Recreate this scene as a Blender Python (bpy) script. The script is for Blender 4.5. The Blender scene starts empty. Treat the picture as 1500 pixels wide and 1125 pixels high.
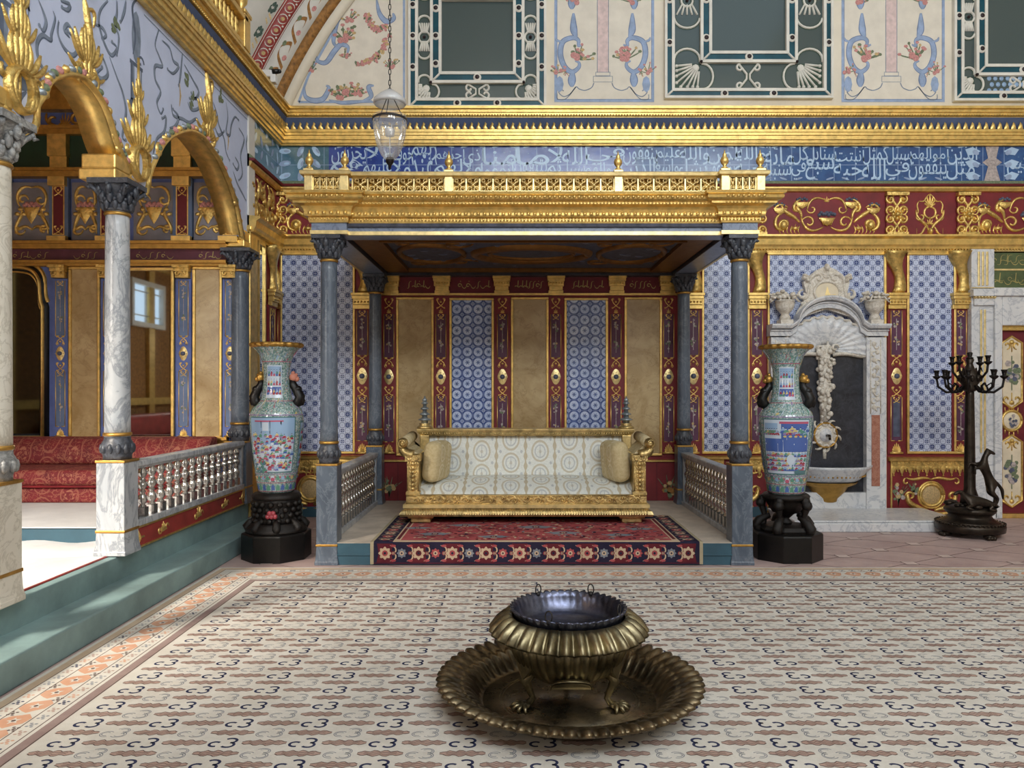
import bpy, bmesh, math, random
from mathutils import Vector, Matrix
random.seed(7)
pi = math.pi
SC = bpy.context.scene
COL = SC.collection

# ------------------------------------------------------------------ camera, world, lights, exposure
FPX, CX, CY, H = 1100.0, 755.0, 572.0, 1.55      # focal length in pixels, principal point, eye height
cam_d = bpy.data.cameras.new('camera'); cam = bpy.data.objects.new('camera', cam_d); COL.objects.link(cam)
cam.location = (0, 0, H); cam.rotation_euler = (pi/2, 0, 0)
cam_d.sensor_fit = 'HORIZONTAL'; cam_d.sensor_width = 36; cam_d.lens = 36*FPX/1500
cam_d.shift_x = (750-CX)/1500; cam_d.shift_y = (CY-562.5)/1500
cam_d.clip_start = .05; cam_d.clip_end = 100
SC.camera = cam
SC.view_settings.view_transform = 'Standard'; SC.view_settings.look = 'None'
SC.view_settings.gamma = 1; SC.view_settings.use_curve_mapping = False
SC.view_settings.exposure = 0.36

w = bpy.data.worlds.new('sky'); SC.world = w; w.use_nodes = True
bgn = w.node_tree.nodes['Background']; bgn.inputs[0].default_value = (.80, .90, 1.0, 1); bgn.inputs[1].default_value = 0.85

def area(name, loc, rot, sx, sy, power, col=(1, 1, 1)):
    d = bpy.data.lights.new(name, 'AREA'); d.shape = 'RECTANGLE'; d.size = sx; d.size_y = sy
    d.energy = power; d.color = col
    o = bpy.data.objects.new(name, d); COL.objects.link(o); o.location = loc; o.rotation_euler = rot
    return o
# daylight through the tall windows of the wall behind the camera (three bays, high up)
for i, (x, s, e) in enumerate([(-.1, 1.7, 190), (2.4, 1.9, 200), (5.6, 1.9, 170)]):
    area('front_window_light', (x, -2.9, 6.9), (pi/2, 0, 0), s, 2.2, e, (.86, .94, 1.0))
# lower windows of the same wall
area('front_low_window_light', (2.4, -2.9, 3.1), (pi/2, 0, 0), 1.5, 1.8, 24, (1, .95, .88))
# fill light added to brighten the side room, as from unseen left windows
area('side_room_fill_light', (-6.5, -1.2, 3.0), (pi/2, 0, -pi/2+.75), 1.4, 1.4, 75, (1, .96, .9))
# tall window at the near end of the side room, throwing warm sun on its floor
sw = area('side_room_window_light', (-5.2, 1.2, 3.4), (0, 0, 0), 1.0, 1.0, 60, (1, .90, .76)); sw.data.spread = 1.0
sw.rotation_euler = Vector((1.55, 3.6, -3.05)).to_track_quat('-Z', 'Y').to_euler()

# ------------------------------------------------------------------ helpers
def V(*a): return Vector(a)
def P(px, py, Y): return Vector(((px-CX)*Y/FPX, Y, H-(py-CY)*Y/FPX))
def lin(c): return tuple(((x/255)/12.92 if x/255 <= .04045 else ((x/255+.055)/1.055)**2.4) for x in c)

class MB:
    def __init__(s): s.v = []; s.f = []; s.m = []; s.sm = []; s.mi = 0
    def add(s, vs, fs, smooth=False):
        b = len(s.v); s.v.extend([tuple(p) for p in vs])
        for f in fs: s.f.append(tuple(b+i for i in f)); s.m.append(s.mi); s.sm.append(smooth)
        return s
    def mat(s, i): s.mi = i; return s
    def box(s, a, b):
        x0, x1 = sorted((a[0], b[0])); y0, y1 = sorted((a[1], b[1])); z0, z1 = sorted((a[2], b[2]))
        return s.add([(x0,y0,z0),(x1,y0,z0),(x1,y1,z0),(x0,y1,z0),(x0,y0,z1),(x1,y0,z1),(x1,y1,z1),(x0,y1,z1)],
              [(0,3,2,1),(4,5,6,7),(0,1,5,4),(1,2,6,5),(2,3,7,6),(3,0,4,7)])
    def lathe(s, prof, c=(0,0,0), seg=24, fl=None, smooth=True, closed_ends=True, a0=0.0, sq=None):
        vs = []
        for i, (r, z) in enumerate(prof):
            for k in range(seg):
                t = 2*pi*k/seg + a0
                rr = r*(fl(t, i) if fl else 1)
                vs.append((c[0]+rr*math.cos(t), c[1]+rr*math.sin(t), c[2]+z))
        fs = []
        for i in range(len(prof)-1):
            for k in range(seg):
                a = i*seg+k; b = i*seg+(k+1) % seg
                fs.append((a, b, b+seg, a+seg))
        if closed_ends:
            fs.append(tuple(reversed(range(seg)))); fs.append(tuple(range((len(prof)-1)*seg, len(prof)*seg)))
        return s.add(vs, fs, smooth)
    def tube(s, pts, r, seg=6, closed=False, cap=True):
        pts = [Vector(p) for p in pts]; n = len(pts)
        rs = r if isinstance(r, (list, tuple)) else [r]*n
        vs = []; up = None
        for i, p in enumerate(pts):
            if closed: d = pts[(i+1) % n]-pts[i-1]
            else: d = pts[min(i+1, n-1)]-pts[max(i-1, 0)]
            if d.length < 1e-9: d = Vector((0, 0, 1))
            d.normalize()
            if up is None:
                up = Vector((0, 0, 1)) if abs(d.z) < .9 else Vector((1, 0, 0))
            a = up-d*up.dot(d)
            if a.length < 1e-6: a = d.orthogonal()
            a.normalize(); up = a; b = d.cross(a)
            for k in range(seg):
                t = 2*pi*k/seg
                vs.append(p+(a*math.cos(t)+b*math.sin(t))*rs[i])
        fs = []
        for i in range(n if closed else n-1):
            j = (i+1) % n
            for k in range(seg):
                l = (k+1) % seg
                fs.append((i*seg+k, i*seg+l, j*seg+l, j*seg+k))
        if cap and not closed:
            fs.append(tuple(reversed(range(seg)))); fs.append(tuple(range((n-1)*seg, n*seg)))
        return s.add(vs, fs, True)
    def ball(s, c, r, seg=10, rings=6, sc=(1, 1, 1)):
        pr = [(max(1e-4, math.sin(pi*i/rings))*r, -math.cos(pi*i/rings)*r) for i in range(rings+1)]
        vs = []
        for (rr, z) in pr:
            for k in range(seg):
                t = 2*pi*k/seg; vs.append((c[0]+rr*math.cos(t)*sc[0], c[1]+rr*math.sin(t)*sc[1], c[2]+z*sc[2]))
        fs = [(i*seg+k, i*seg+(k+1) % seg, (i+1)*seg+(k+1) % seg, (i+1)*seg+k) for i in range(rings) for k in range(seg)]
        return s.add(vs, fs, True)
    def prism(s, poly, fn, t0, t1, smooth=False):
        n = len(poly)
        vs = [fn(a, b, t0) for a, b in poly]+[fn(a, b, t1) for a, b in poly]
        fs = [tuple(reversed(range(n))), tuple(range(n, 2*n))]+[(i, (i+1) % n, (i+1) % n+n, i+n) for i in range(n)]
        return s.add(vs, fs, smooth)
    def sweep(s, prof, path, closed=False, flip=False):
        """profile [(d,z)] offset d to the right of the plan path, mitred"""
        n = len(path); m = len(prof); vs = []
        for i in range(n):
            p = Vector(path[i])
            dirs = []
            if i > 0 or closed: dirs.append((p-Vector(path[i-1])).normalized())
            if i < n-1 or closed: dirs.append((Vector(path[(i+1) % n])-p).normalized())
            ns = [Vector((d.y, -d.x)) for d in dirs]
            nn = sum(ns, Vector((0, 0)))
            nn = nn/ max(1e-6, nn.length_squared)*len(ns) if len(ns) > 1 else ns[0]
            if len(ns) > 1:
                h = (ns[0]+ns[1]); nn = h*(2/ max(.2, h.length_squared))*1.0
            if flip: nn = -nn
            for d, z in prof: vs.append((p.x+nn.x*d, p.y+nn.y*d, z))
        fs = []
        for i in range(n if closed else n-1):
            j = (i+1) % n
            for k in range(m-1): fs.append((i*m+k, j*m+k, j*m+k+1, i*m+k+1))
        if not closed:
            fs.append(tuple(range(m))); fs.append(tuple(reversed(range((n-1)*m, n*m))))
        return s.add(vs, fs)
    # ---- drawing on a mapped surface fn(u,v,n)
    def stroke(s, fn, pts, w, n=.0015, taper=False):
        pts = [Vector((p[0], p[1])) for p in pts]; N = len(pts); vs = []
        for i, p in enumerate(pts):
            d = pts[min(i+1, N-1)]-pts[max(i-1, 0)]
            if d.length < 1e-9: d = Vector((1, 0))
            d.normalize(); q = Vector((-d.y, d.x)); t = i/max(1, N-1)
            ww = w/2*((.25+.75*math.sin(pi*t)) if taper else 1)
            a = p+q*ww; b = p-q*ww
            vs += [fn(a.x, a.y, n), fn(b.x, b.y, n)]
        return s.add(vs, [(2*i, 2*i+1, 2*i+3, 2*i+2) for i in range(N-1)])
    def relief(s, fn, pts, r, h=None, taper=True, n0=0.0):
        h = h or r*1.1; pts = [Vector((p[0], p[1])) for p in pts]; N = len(pts); vs = []
        sec = [(-1, -.2), (-.75, .6), (0, 1), (.75, .6), (1, -.2)]
        for i, p in enumerate(pts):
            d = pts[min(i+1, N-1)]-pts[max(i-1, 0)]
            if d.length < 1e-9: d = Vector((1, 0))
            d.normalize(); q = Vector((-d.y, d.x)); t = i/max(1, N-1)
            k = (.35+.65*math.sin(pi*min(1, max(0, t*.92+.04)))) if taper else 1
            for a, b in sec:
                o = p+q*(a*r*k); vs.append(fn(o.x, o.y, n0+b*h*k))
        fs = [(i*5+k, i*5+k+1, i*5+k+6, i*5+k+5) for i in range(N-1) for k in range(4)]
        fs += [(4, 3, 2, 1, 0), tuple((N-1)*5+k for k in range(5))]
        return s.add(vs, fs, True)
    def dome(s, fn, c, rx, ry=None, h=0, n0=.001, seg=12, ang=0):
        ry = ry or rx; vs = []; ca, sa = math.cos(ang), math.sin(ang)
        def pt(k, t, hh):
            x, y = rx*t*math.cos(2*pi*k/seg), ry*t*math.sin(2*pi*k/seg)
            return fn(c[0]+x*ca-y*sa, c[1]+x*sa+y*ca, n0+hh)
        if h <= 0:
            return s.add([pt(k, 1, 0) for k in range(seg)], [tuple(range(seg))])
        for t, hh in ((1, 0), (.72, h*.7), (.35, h*.95)): vs += [pt(k, t, hh) for k in range(seg)]
        vs.append(fn(c[0], c[1], n0+h))
        fs = [(i*seg+k, i*seg+(k+1) % seg, (i+1)*seg+(k+1) % seg, (i+1)*seg+k) for i in range(2) for k in range(seg)]
        fs += [(2*seg+k, 2*seg+(k+1) % seg, 3*seg) for k in range(seg)]
        return s.add(vs, fs, True)
    def poly(s, fn, pts, n=.001, h=0):
        N = len(pts); vs = [fn(p[0], p[1], n) for p in pts]
        cx = sum(p[0] for p in pts)/N; cy = sum(p[1] for p in pts)/N
        vs.append(fn(cx, cy, n+h))
        return s.add(vs, [(i, (i+1) % N, N) for i in range(N)], h > 0)
    def rect(s, fn, u0, v0, u1, v1, n=.001):
        return s.add([fn(u0, v0, n), fn(u1, v0, n), fn(u1, v1, n), fn(u0, v1, n)], [(0, 1, 2, 3)])
    def slab(s, fn, u0, v0, u1, v1, n0, n1):
        return s.add([fn(u0,v0,n0),fn(u1,v0,n0),fn(u1,v1,n0),fn(u0,v1,n0),fn(u0,v0,n1),fn(u1,v0,n1),fn(u1,v1,n1),fn(u0,v1,n1)],
              [(0,3,2,1),(4,5,6,7),(0,1,5,4),(1,2,6,5),(2,3,7,6),(3,0,4,7)])
    def frame(s, fn, u0, v0, u1, v1, t, n0, n1):
        s.slab(fn, u0, v0, u1, v0+t, n0, n1); s.slab(fn, u0, v1-t, u1, v1, n0, n1)
        s.slab(fn, u0, v0+t, u0+t, v1-t, n0, n1); return s.slab(fn, u1-t, v0+t, u1, v1-t, n0, n1)
    def line_box(s, fn, u0, v0, u1, v1, t, n):
        s.rect(fn, u0, v0, u1, v0+t, n); s.rect(fn, u0, v1-t, u1, v1, n)
        s.rect(fn, u0, v0+t, u0+t, v1-t, n); return s.rect(fn, u1-t, v0+t, u1, v1-t, n)
    def build(s, name, mats, parent=None, bevel=0, seg=2):
        me = bpy.data.meshes.new(name); off = Vector((0, 0, 0)); p = parent
        while p is not None: off += p.location; p = p.parent
        me.from_pydata([(a-off.x, b-off.y, c-off.z) for a, b, c in s.v], [], s.f)
        mats = mats if isinstance(mats, (list, tuple)) else [mats]
        for m in mats: me.materials.append(M[m])
        me.polygons.foreach_set('material_index', s.m); me.polygons.foreach_set('use_smooth', s.sm)
        me.update()
        bm = bmesh.new(); bm.from_mesh(me); bmesh.ops.recalc_face_normals(bm, faces=bm.faces); bm.to_mesh(me); bm.free()
        o = bpy.data.objects.new(name, me); COL.objects.link(o); o.parent = parent
        if bevel:
            b = o.modifiers.new('bevel', 'BEVEL'); b.width = bevel; b.segments = seg; b.limit_method = 'ANGLE'
        return o
    def flat(s, name, mats, parent=None):
        """like build, without recomputing normals: for many loose flat motifs"""
        return s.build(name, mats, parent)

def tag(o, label=None, cat=None, group=None, kind=None):
    if label: o['label'] = label
    if cat: o['category'] = cat
    if group: o['group'] = group
    if kind: o['kind'] = kind
    return o
def thing(name, label, cat, loc=(0, 0, 0), group=None, kind=None):
    o = bpy.data.objects.new(name, None); COL.objects.link(o); o.location = loc; o.empty_display_size = .1
    return tag(o, label, cat, group, kind)
def copy_tree(o, parent=None):
    c = o.copy(); COL.objects.link(c)
    c.parent = parent
    for ch in list(o.children): copy_tree(ch, c)
    return c
def wallfn(Y): return lambda u, v, n: (u, Y-n, v)              # faces the camera
def leftfn(X): return lambda u, v, n: (X+n, u, v)              # left wall, faces +X ; u is depth
def floorfn(z): return lambda u, v, n: (u, v, z+n)
def spiral(cx, cy, r0, r1, a0, a1, n=22):
    return [(cx+(r0+(r1-r0)*i/n)*math.cos(a0+(a1-a0)*i/n), cy+(r0+(r1-r0)*i/n)*math.sin(a0+(a1-a0)*i/n)) for i in range(n+1)]
def bez(p0, p1, p2, p3, n=12):
    out = []
    for i in range(n+1):
        t = i/n; a = (1-t)**3; b = 3*(1-t)**2*t; c = 3*(1-t)*t*t; d = t**3
        out.append((a*p0[0]+b*p1[0]+c*p2[0]+d*p3[0], a*p0[1]+b*p1[1]+c*p2[1]+d*p3[1]))
    return out
def smooth_pts(pts, n=6):
    """Catmull-Rom through points"""
    out = []; L = len(pts)
    for i in range(L-1):
        p0, p1, p2, p3 = pts[max(i-1, 0)], pts[i], pts[i+1], pts[min(i+2, L-1)]
        for k in range(n):
            t = k/n
            out.append(tuple(.5*((2*b)+(-a+c)*t+(2*a-5*b+4*c-d)*t*t+(-a+3*b-3*c+d)*t**3) for a, b, c, d in zip(p0, p1, p2, p3)))
    out.append(tuple(pts[-1])); return out
def mirror(pts, c=0): return [(2*c-p[0], p[1]) for p in pts]

# ------------------------------------------------------------------ node expressions and materials
class E:
    def __init__(s, nt, k): s.nt = nt; s.k = k
    def _o(s, op, b=None, c=None, rev=False):
        n = s.nt.nodes.new('ShaderNodeMath'); n.operation = op
        args = [s, b, c]
        if rev: args = [b, s, c]
        for i, a in enumerate(args):
            if a is None: continue
            if isinstance(a, E): s.nt.links.new(a.k, n.inputs[i])
            else: n.inputs[i].default_value = a
        return E(s.nt, n.outputs[0])
    def __add__(s, b): return s._o('ADD', b)
    __radd__ = __add__
    def __sub__(s, b): return s._o('SUBTRACT', b)
    def __rsub__(s, b): return s._o('SUBTRACT', b, rev=True)
    def __mul__(s, b): return s._o('MULTIPLY', b)
    __rmul__ = __mul__
    def __truediv__(s, b): return s._o('DIVIDE', b)
    def abs(s): return s._o('ABSOLUTE')
    def fr(s): return s._o('FRACT')
    def fl(s): return s._o('FLOOR')
    def mod(s, b): return s._o('FLOORED_MODULO', b)
    def sqrt(s): return s._o('SQRT')
    def cos(s): return s._o('COSINE')
    def sin(s): return s._o('SINE')
    def at2(s, b): return s._o('ARCTAN2', b)
    def mn(s, b): return s._o('MINIMUM', b)
    def mx(s, b): return s._o('MAXIMUM', b)
    def lt(s, b): return s._o('LESS_THAN', b)
    def gt(s, b): return s._o('GREATER_THAN', b)
def hyp(a, b): return (a*a+b*b).sqrt()

class NT:
    def __init__(s, name):
        s.m = bpy.data.materials.new(name); s.m.use_nodes = True; s.t = s.m.node_tree
        s.b = s.t.nodes['Principled BSDF']; s.out = s.t.nodes['Material Output']; s._c = None
    def co(s, kind='Object'):
        if s._c is None:
            s._c = s.t.nodes.new('ShaderNodeTexCoord')
        return s._c.outputs[kind]
    def xyz(s):
        n = s.t.nodes.new('ShaderNodeSeparateXYZ'); s.t.links.new(s.co(), n.inputs[0])
        return [E(s.t, n.outputs[i]) for i in range(3)]
    def noise(s, scale, detail=4, rough=.6, dist=0, sc=(1, 1, 1)):
        n = s.t.nodes.new('ShaderNodeTexNoise'); n.inputs['Scale'].default_value = scale; n.inputs['Detail'].default_value = detail
        n.inputs['Roughness'].default_value = rough; n.inputs['Distortion'].default_value = dist
        mp = s.t.nodes.new('ShaderNodeMapping'); mp.inputs['Scale'].default_value = sc
        s.t.links.new(s.co(), mp.inputs[0]); s.t.links.new(mp.outputs[0], n.inputs['Vector'])
        return E(s.t, n.outputs[0])
    def voro(s, scale, feature='F1', out=0, rand=1.0):
        n = s.t.nodes.new('ShaderNodeTexVoronoi'); n.feature = feature; n.inputs['Scale'].default_value = scale
        n.inputs['Randomness'].default_value = rand
        s.t.links.new(s.co(), n.inputs['Vector'])
        return n.outputs[out] if out else E(s.t, n.outputs[0])
    def ramp(s, e, stops, interp='LINEAR'):
        n = s.t.nodes.new('ShaderNodeValToRGB'); cr = n.color_ramp; cr.interpolation = interp
        while len(cr.elements) < len(stops): cr.elements.new(.5)
        for el, (p, c) in zip(cr.elements, stops): el.position = p; el.color = (*lin(c), 1)
        s.t.links.new(e.k, n.inputs[0]); return n.outputs[0]
    def mix(s, f, a, b):
        n = s.t.nodes.new('ShaderNodeMix'); n.data_type = 'RGBA'
        for i, v in ((0, f), (6, a), (7, b)):
            if isinstance(v, E): s.t.links.new(v.k, n.inputs[i])
            elif isinstance(v, bpy.types.NodeSocket): s.t.links.new(v, n.inputs[i])
            elif isinstance(v, tuple): n.inputs[i].default_value = (*lin(v), 1)
            else: n.inputs[i].default_value = v
        return n.outputs[2]
    def set(s, base=None, rough=None, metal=None, bump=None, bd=.01, bs=.5, spec=None, coat=None):
        L = s.t.links
        if base is not None:
            if isinstance(base, tuple): s.b.inputs['Base Color'].default_value = (*lin(base), 1)
            else: L.new(base, s.b.inputs['Base Color'])
        if rough is not None:
            if isinstance(rough, E): L.new(rough.k, s.b.inputs['Roughness'])
            else: s.b.inputs['Roughness'].default_value = rough
        if metal is not None: s.b.inputs['Metallic'].default_value = metal
        if spec is not None: s.b.inputs['Specular IOR Level'].default_value = spec
        if coat is not None: s.b.inputs['Coat Weight'].default_value = coat; s.b.inputs['Coat Roughness'].default_value = .08
        if bump is not None:
            n = s.t.nodes.new('ShaderNodeBump'); n.inputs['Distance'].default_value = bd; n.inputs['Strength'].default_value = bs
            L.new(bump.k, n.inputs['Height']); L.new(n.outputs[0], s.b.inputs['Normal'])
        return s.m
M = {}
def paint(name, c, rough=.55, var=.12, scale=6, bump=0, metal=0, spec=.4, coat=None):
    n = NT(name); d = tuple(max(0, int(x*(1-var))) for x in c); l = tuple(min(255, int(x*(1+var*.7))) for x in c)
    e = n.noise(scale, 5); col = n.ramp(e, [(.3, d), (.7, l)])
    n.set(col, rough, metal, n.noise(scale*9, 3) if bump else None, bump or .01, .4, spec, coat); M[name] = n.m
def veined(name, base, vein, light, scale=3, rough=.25, vw=.03, dist=1.5, stretch=(1, 1, 1), k=.6):
    n = NT(name); e = n.noise(scale, 8, .65, dist, stretch)
    v = (e-.5).abs(); c0 = n.ramp(n.noise(scale*.7, 5, .6, .8, stretch), [(.32, base), (.68, light)])
    f = n.ramp(v, [(0, (255, 255, 255)), (vw, (0, 0, 0))])
    n.set(n.mix(E(n.t, f)*k, c0, vein), rough, 0); M[name] = n.m
def gilt(name, c, rough=.35, bscale=60, bd=.0025, var=.16):
    n = NT(name); e = n.noise(14, 4)
    d = tuple(int(x*(1-var)) for x in c)
    n.set(n.ramp(e, [(.3, d), (.62, c)]), n.noise(9, 3)*.12+(rough-.04), .82, n.noise(bscale, 3)+n.noise(bscale*.3, 2)*.6, bd, .55); M[name] = n.m

gilt('gold', (240, 204, 124)); gilt('gold_pale', (246, 222, 160), .38); gilt('gold_dark', (198, 154, 80), .4); gilt('gold_shaded', (134, 92, 46), .45)
gilt('gold_carved', (240, 204, 122), .34, 42, .012, .28)
gilt('gold_old', (224, 198, 138), .36, 50, .004, .3)
gilt('gold_old_carved', (222, 192, 128), .36, 46, .012, .35)
paint('red', (122, 36, 42), .5, .1); paint('red_deep', (106, 30, 40), .55, .12)
paint('red_panel', (150, 58, 54), .5, .15)
paint('purple', (92, 52, 78), .5, .15); paint('purple_band', (98, 52, 66), .5, .12)
paint('steel_blue', (98, 118, 152), .45, .12); paint('cove_blue', (86, 100, 134), .6, .08)
paint('pilaster_blue', (92, 108, 168), .45, .1); paint('inlay_slate', (86, 92, 112), .4, .2, 12)
paint('flower_pale', (176, 164, 160), .6, .2, 40); paint('flower_pink', (198, 138, 134), .6, .2, 60)
paint('flower_green', (112, 124, 96), .6, .25, 60); paint('flower_gold', (196, 168, 120), .6, .2, 60)
paint('scroll_blue', (152, 170, 200), .7, .1, 12); paint('scroll_blue_dark', (112, 130, 166), .7, .12, 12); paint('bay_cream', (224, 216, 202), .7, .04)
paint('scroll_grey', (126, 138, 156), .7, .15, 12); paint('scroll_grey_dark', (92, 104, 124), .7, .15, 12)
paint('plaster', (226, 216, 198), .8, .05, 2); paint('plaster_white', (216, 212, 204), .8, .05, 2)
paint('lavender', (196, 206, 232), .7, .04, 2); paint('pink_marble', (218, 194, 190), .6, .08, 20)
paint('teal_frame', (16, 74, 88), .25, .15); paint('window_white', (224, 220, 210), .6, .06)
paint('dark_dot', (40, 24, 28), .4, .1); paint('ochre', (150, 106, 56), .7, .3, 20)
paint('teal_paint', (124, 148, 148), .62, .16, 2.2, .003); paint('teal_dark', (56, 88, 104), .6, .12, 3)
paint('white_cloth', (214, 214, 216), .9, .05, 3, .004); paint('stone_pale', (196, 184, 170), .5, .1, 6)
paint('bronze', (58, 51, 44), .33, .3, 14, .004, .75); paint('bronze_arm', (36, 32, 30), .4, .3, 14, .004, .7)
paint('ebony', (16, 14, 14), .34, .4, 20, .004); paint('ebony_carved', (24, 19, 17), .36, .4, 30, .012)
paint('white_plastic', (222, 222, 222), .4, .03); paint('black_plastic', (22, 22, 24), .35, .1)
paint('wire_dark', (40, 36, 34), .5, .1); paint('flesh_pink', (200, 130, 110), .4, .2)
paint('green_panel', (84, 96, 62), .5, .15); paint('green_dark', (36, 62, 44), .5, .15)
paint('grey_panel', (128, 124, 130), .6, .1); paint('cream_panel', (226, 212, 186), .6, .06)
paint('calli_white', (180, 206, 232), .25, .06); paint('calli_gold', (176, 158, 96), .5, .1)
paint('silver_grey', (150, 158, 164), .3, .2, 20, .004, .55)
paint('fabric_red_dark', (120, 30, 36), .9, .15)
veined('marble_grey', (72, 82, 96), (136, 144, 154), (100, 110, 124), 5, .28, .035, 2, (1, 1, .6), .4)
veined('marble_light', (160, 166, 174), (88, 96, 108), (196, 198, 200), 4, .3, .05, 2, (1, 1, .5))
veined('marble_cream_lit', (206, 200, 186), (168, 160, 144), (222, 216, 204), 4, .4, .04, 2)  # nearest arcade column only: its bright warm light is put into the colour
veined('marble_white', (206, 208, 212), (150, 156, 168), (224, 222, 220), 2.4, .3, .04, 2.4)
veined('marble_blue', (104, 116, 140), (70, 80, 100), (132, 144, 166), 3, .3, .04, 2)
veined('marble_dark', (34, 36, 42), (84, 86, 94), (58, 60, 68), 7, .3, .03, .8, k=.35); paint('ceiling_slate', (62, 64, 78), .6, .35, 14)
veined('marble_red', (150, 92, 76), (196, 150, 128), (176, 118, 98), 9, .3, .06, 2)
veined('onyx', (164, 136, 92), (124, 92, 54), (200, 176, 134), 4.2, .25, .02, .6, (1, 1, 1.2), .35)
veined('stone_carved', (214, 206, 194), (160, 146, 122), (230, 224, 214), 14, .5, .06, 1)
veined('capital_grey', (58, 62, 72), (24, 26, 32), (96, 100, 110), 16, .4, .12, 1)
veined('capital_light', (140, 140, 140), (44, 46, 52), (200, 200, 196), 12, .45, .14, 1)

def flat_mat(name, c, rough=.5, metal=0, spec=.5):
    n = NT(name); n.set(c, rough, metal, spec=spec); M[name] = n.m
flat_mat('mirror', (188, 192, 190), .03, 1); flat_mat('mirror_dark', (92, 96, 96), .06, 1)
flat_mat('glass_window', (70, 84, 84), .12, 0, .6)

def glass(name, body=.08, gloss=.18):
    """thin clear glass: mostly see-through, a little milky, mirror-like at grazing angles"""
    n = NT(name); t = n.t; tr = t.nodes.new('ShaderNodeBsdfTransparent'); gl = t.nodes.new('ShaderNodeBsdfGlossy'); df = t.nodes.new('ShaderNodeBsdfDiffuse')
    tr.inputs[0].default_value = (.96, .97, .97, 1); gl.inputs['Roughness'].default_value = .05; df.inputs[0].default_value = (.85, .85, .86, 1)
    m1 = t.nodes.new('ShaderNodeMixShader'); m1.inputs[0].default_value = body; t.links.new(tr.outputs[0], m1.inputs[1]); t.links.new(df.outputs[0], m1.inputs[2])
    fr = t.nodes.new('ShaderNodeLayerWeight'); fr.inputs[0].default_value = .3
    mx = t.nodes.new('ShaderNodeMixShader'); e = E(t, fr.outputs[0])*.5+gloss*.3
    t.links.new(e.k, mx.inputs[0]); t.links.new(m1.outputs[0], mx.inputs[1]); t.links.new(gl.outputs[0], mx.inputs[2])
    t.links.new(mx.outputs[0], n.out.inputs[0]); M[name] = n.m
glass('glass', .14, .2); glass('glass_milk', .42, .2)
def crystal():
    n = NT('crystal'); n.set(n.ramp(n.noise(30, 3), [(.3, (150, 148, 146)), (.7, (206, 204, 200))]), .14, .82); M['crystal'] = n.m
crystal()
def emit(name, c, s):
    n = NT(name); e = n.t.nodes.new('ShaderNodeEmission'); e.inputs[0].default_value = (*lin(c), 1); e.inputs[1].default_value = s
    n.t.links.new(e.outputs[0], n.out.inputs[0]); M[name] = n.m
emit('daylight_pane', (206, 228, 252), 1.25)

# blue and white tiles, two patterns; x and z in metres (objects sit at the world origin)
def tiles(name, kind, per, ax=0):
    n = NT(name); X = n.xyz(); u = (X[ax]/per).fr()-.5; v = (X[2]/per).fr()-.5
    r = hyp(u, v); th = v.at2(u)
    cu = .5-u.abs(); cv = .5-v.abs()
    if kind == 'a':
        star = r.lt((th*8).cos()*.06+.235)
        hole = r.lt(.05)+((u.abs()).mn(v.abs())).lt(.018)
        small = ((cu-.085).abs().mx((cv-.085).abs())).lt(.06)
        d1 = hyp(cu, v); d2 = hyp(u, cv); ring = ((d1-.26).abs()).mn((d2-.26).abs()).lt(.024)
        inner = d1.mn(d2).lt(.045)
        blue = (star-hole*.45).mx(small).mx(ring*.8).mx(inner*.3).mx(0.0)
        grout = cu.mn(cv).lt(.012)*.25
        c = n.ramp(n.noise(3, 3), [(.3, (182, 194, 224)), (.7, (208, 215, 236))])
        d = n.ramp(n.noise(22, 3), [(.3, (30, 48, 104)), (.7, (54, 76, 138))])
        col = n.mix(blue.mx(grout)._o('MINIMUM', 1.0), c, d)
    else:
        ring = (r-.33).abs().lt(.07); petals = r.lt((th*8).cos()*.045+.29); fl = r.lt((th*6+1.0).sin()*.07+.15)
        rc = hyp(cu, cv); dia = (rc-.13).abs().lt(.035); dot = rc.lt(.04)
        edge = (r-.42).abs().lt(.02)*.35
        cross = (cu.mn(cv)).lt(.02)*r.gt(.38)*.45
        lightf = ring.mx(petals).mx(dia*.8).mx(dot*.9).mx(edge).mx(cross)-fl*.9
        g = n.ramp(n.noise(9, 4), [(.3, (36, 58, 118)), (.7, (60, 86, 156))])
        l = n.ramp(n.noise(5, 3), [(.3, (168, 186, 224)), (.7, (206, 216, 238))])
        col = n.mix(lightf.mx(0.0), g, l)
    n.set(col, n.noise(4, 2)*.2+.2, 0, n.noise(7, 2), .004, .3, .45); M[name] = n.m
tiles('tile_star', 'a', .1325); tiles('tile_rosette', 'b', .1305)

def frieze_tile(name, c1, c2):
    n = NT(name); X = n.xyz(); gx = ((X[0]/.26).fr()-.5).abs(); gz = (((X[2]-.06)/.25).fr()-.5).abs()
    gy = ((X[1]/.26).fr()-.5).abs()
    g = n.ramp(n.noise(5, 5), [(.3, c1), (.7, c2)])
    leaf = n.ramp(n.voro(16), [(.12, (255, 255, 255)), (.2, (0, 0, 0))])
    c = n.mix(E(n.t, leaf)*.25, g, (120, 170, 180))
    col = n.mix((gx.mx(gz)).gt(.482)*.6, c, (150, 174, 206))
    n.set(col, .2, 0, n.noise(3, 2), .008, .3, .6); M[name] = n.m
frieze_tile('frieze_blue', (28, 62, 118), (48, 94, 150)); frieze_tile('frieze_cobalt', (22, 46, 124), (38, 74, 160))
frieze_tile('frieze_teal', (40, 84, 108), (64, 112, 132))

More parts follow.
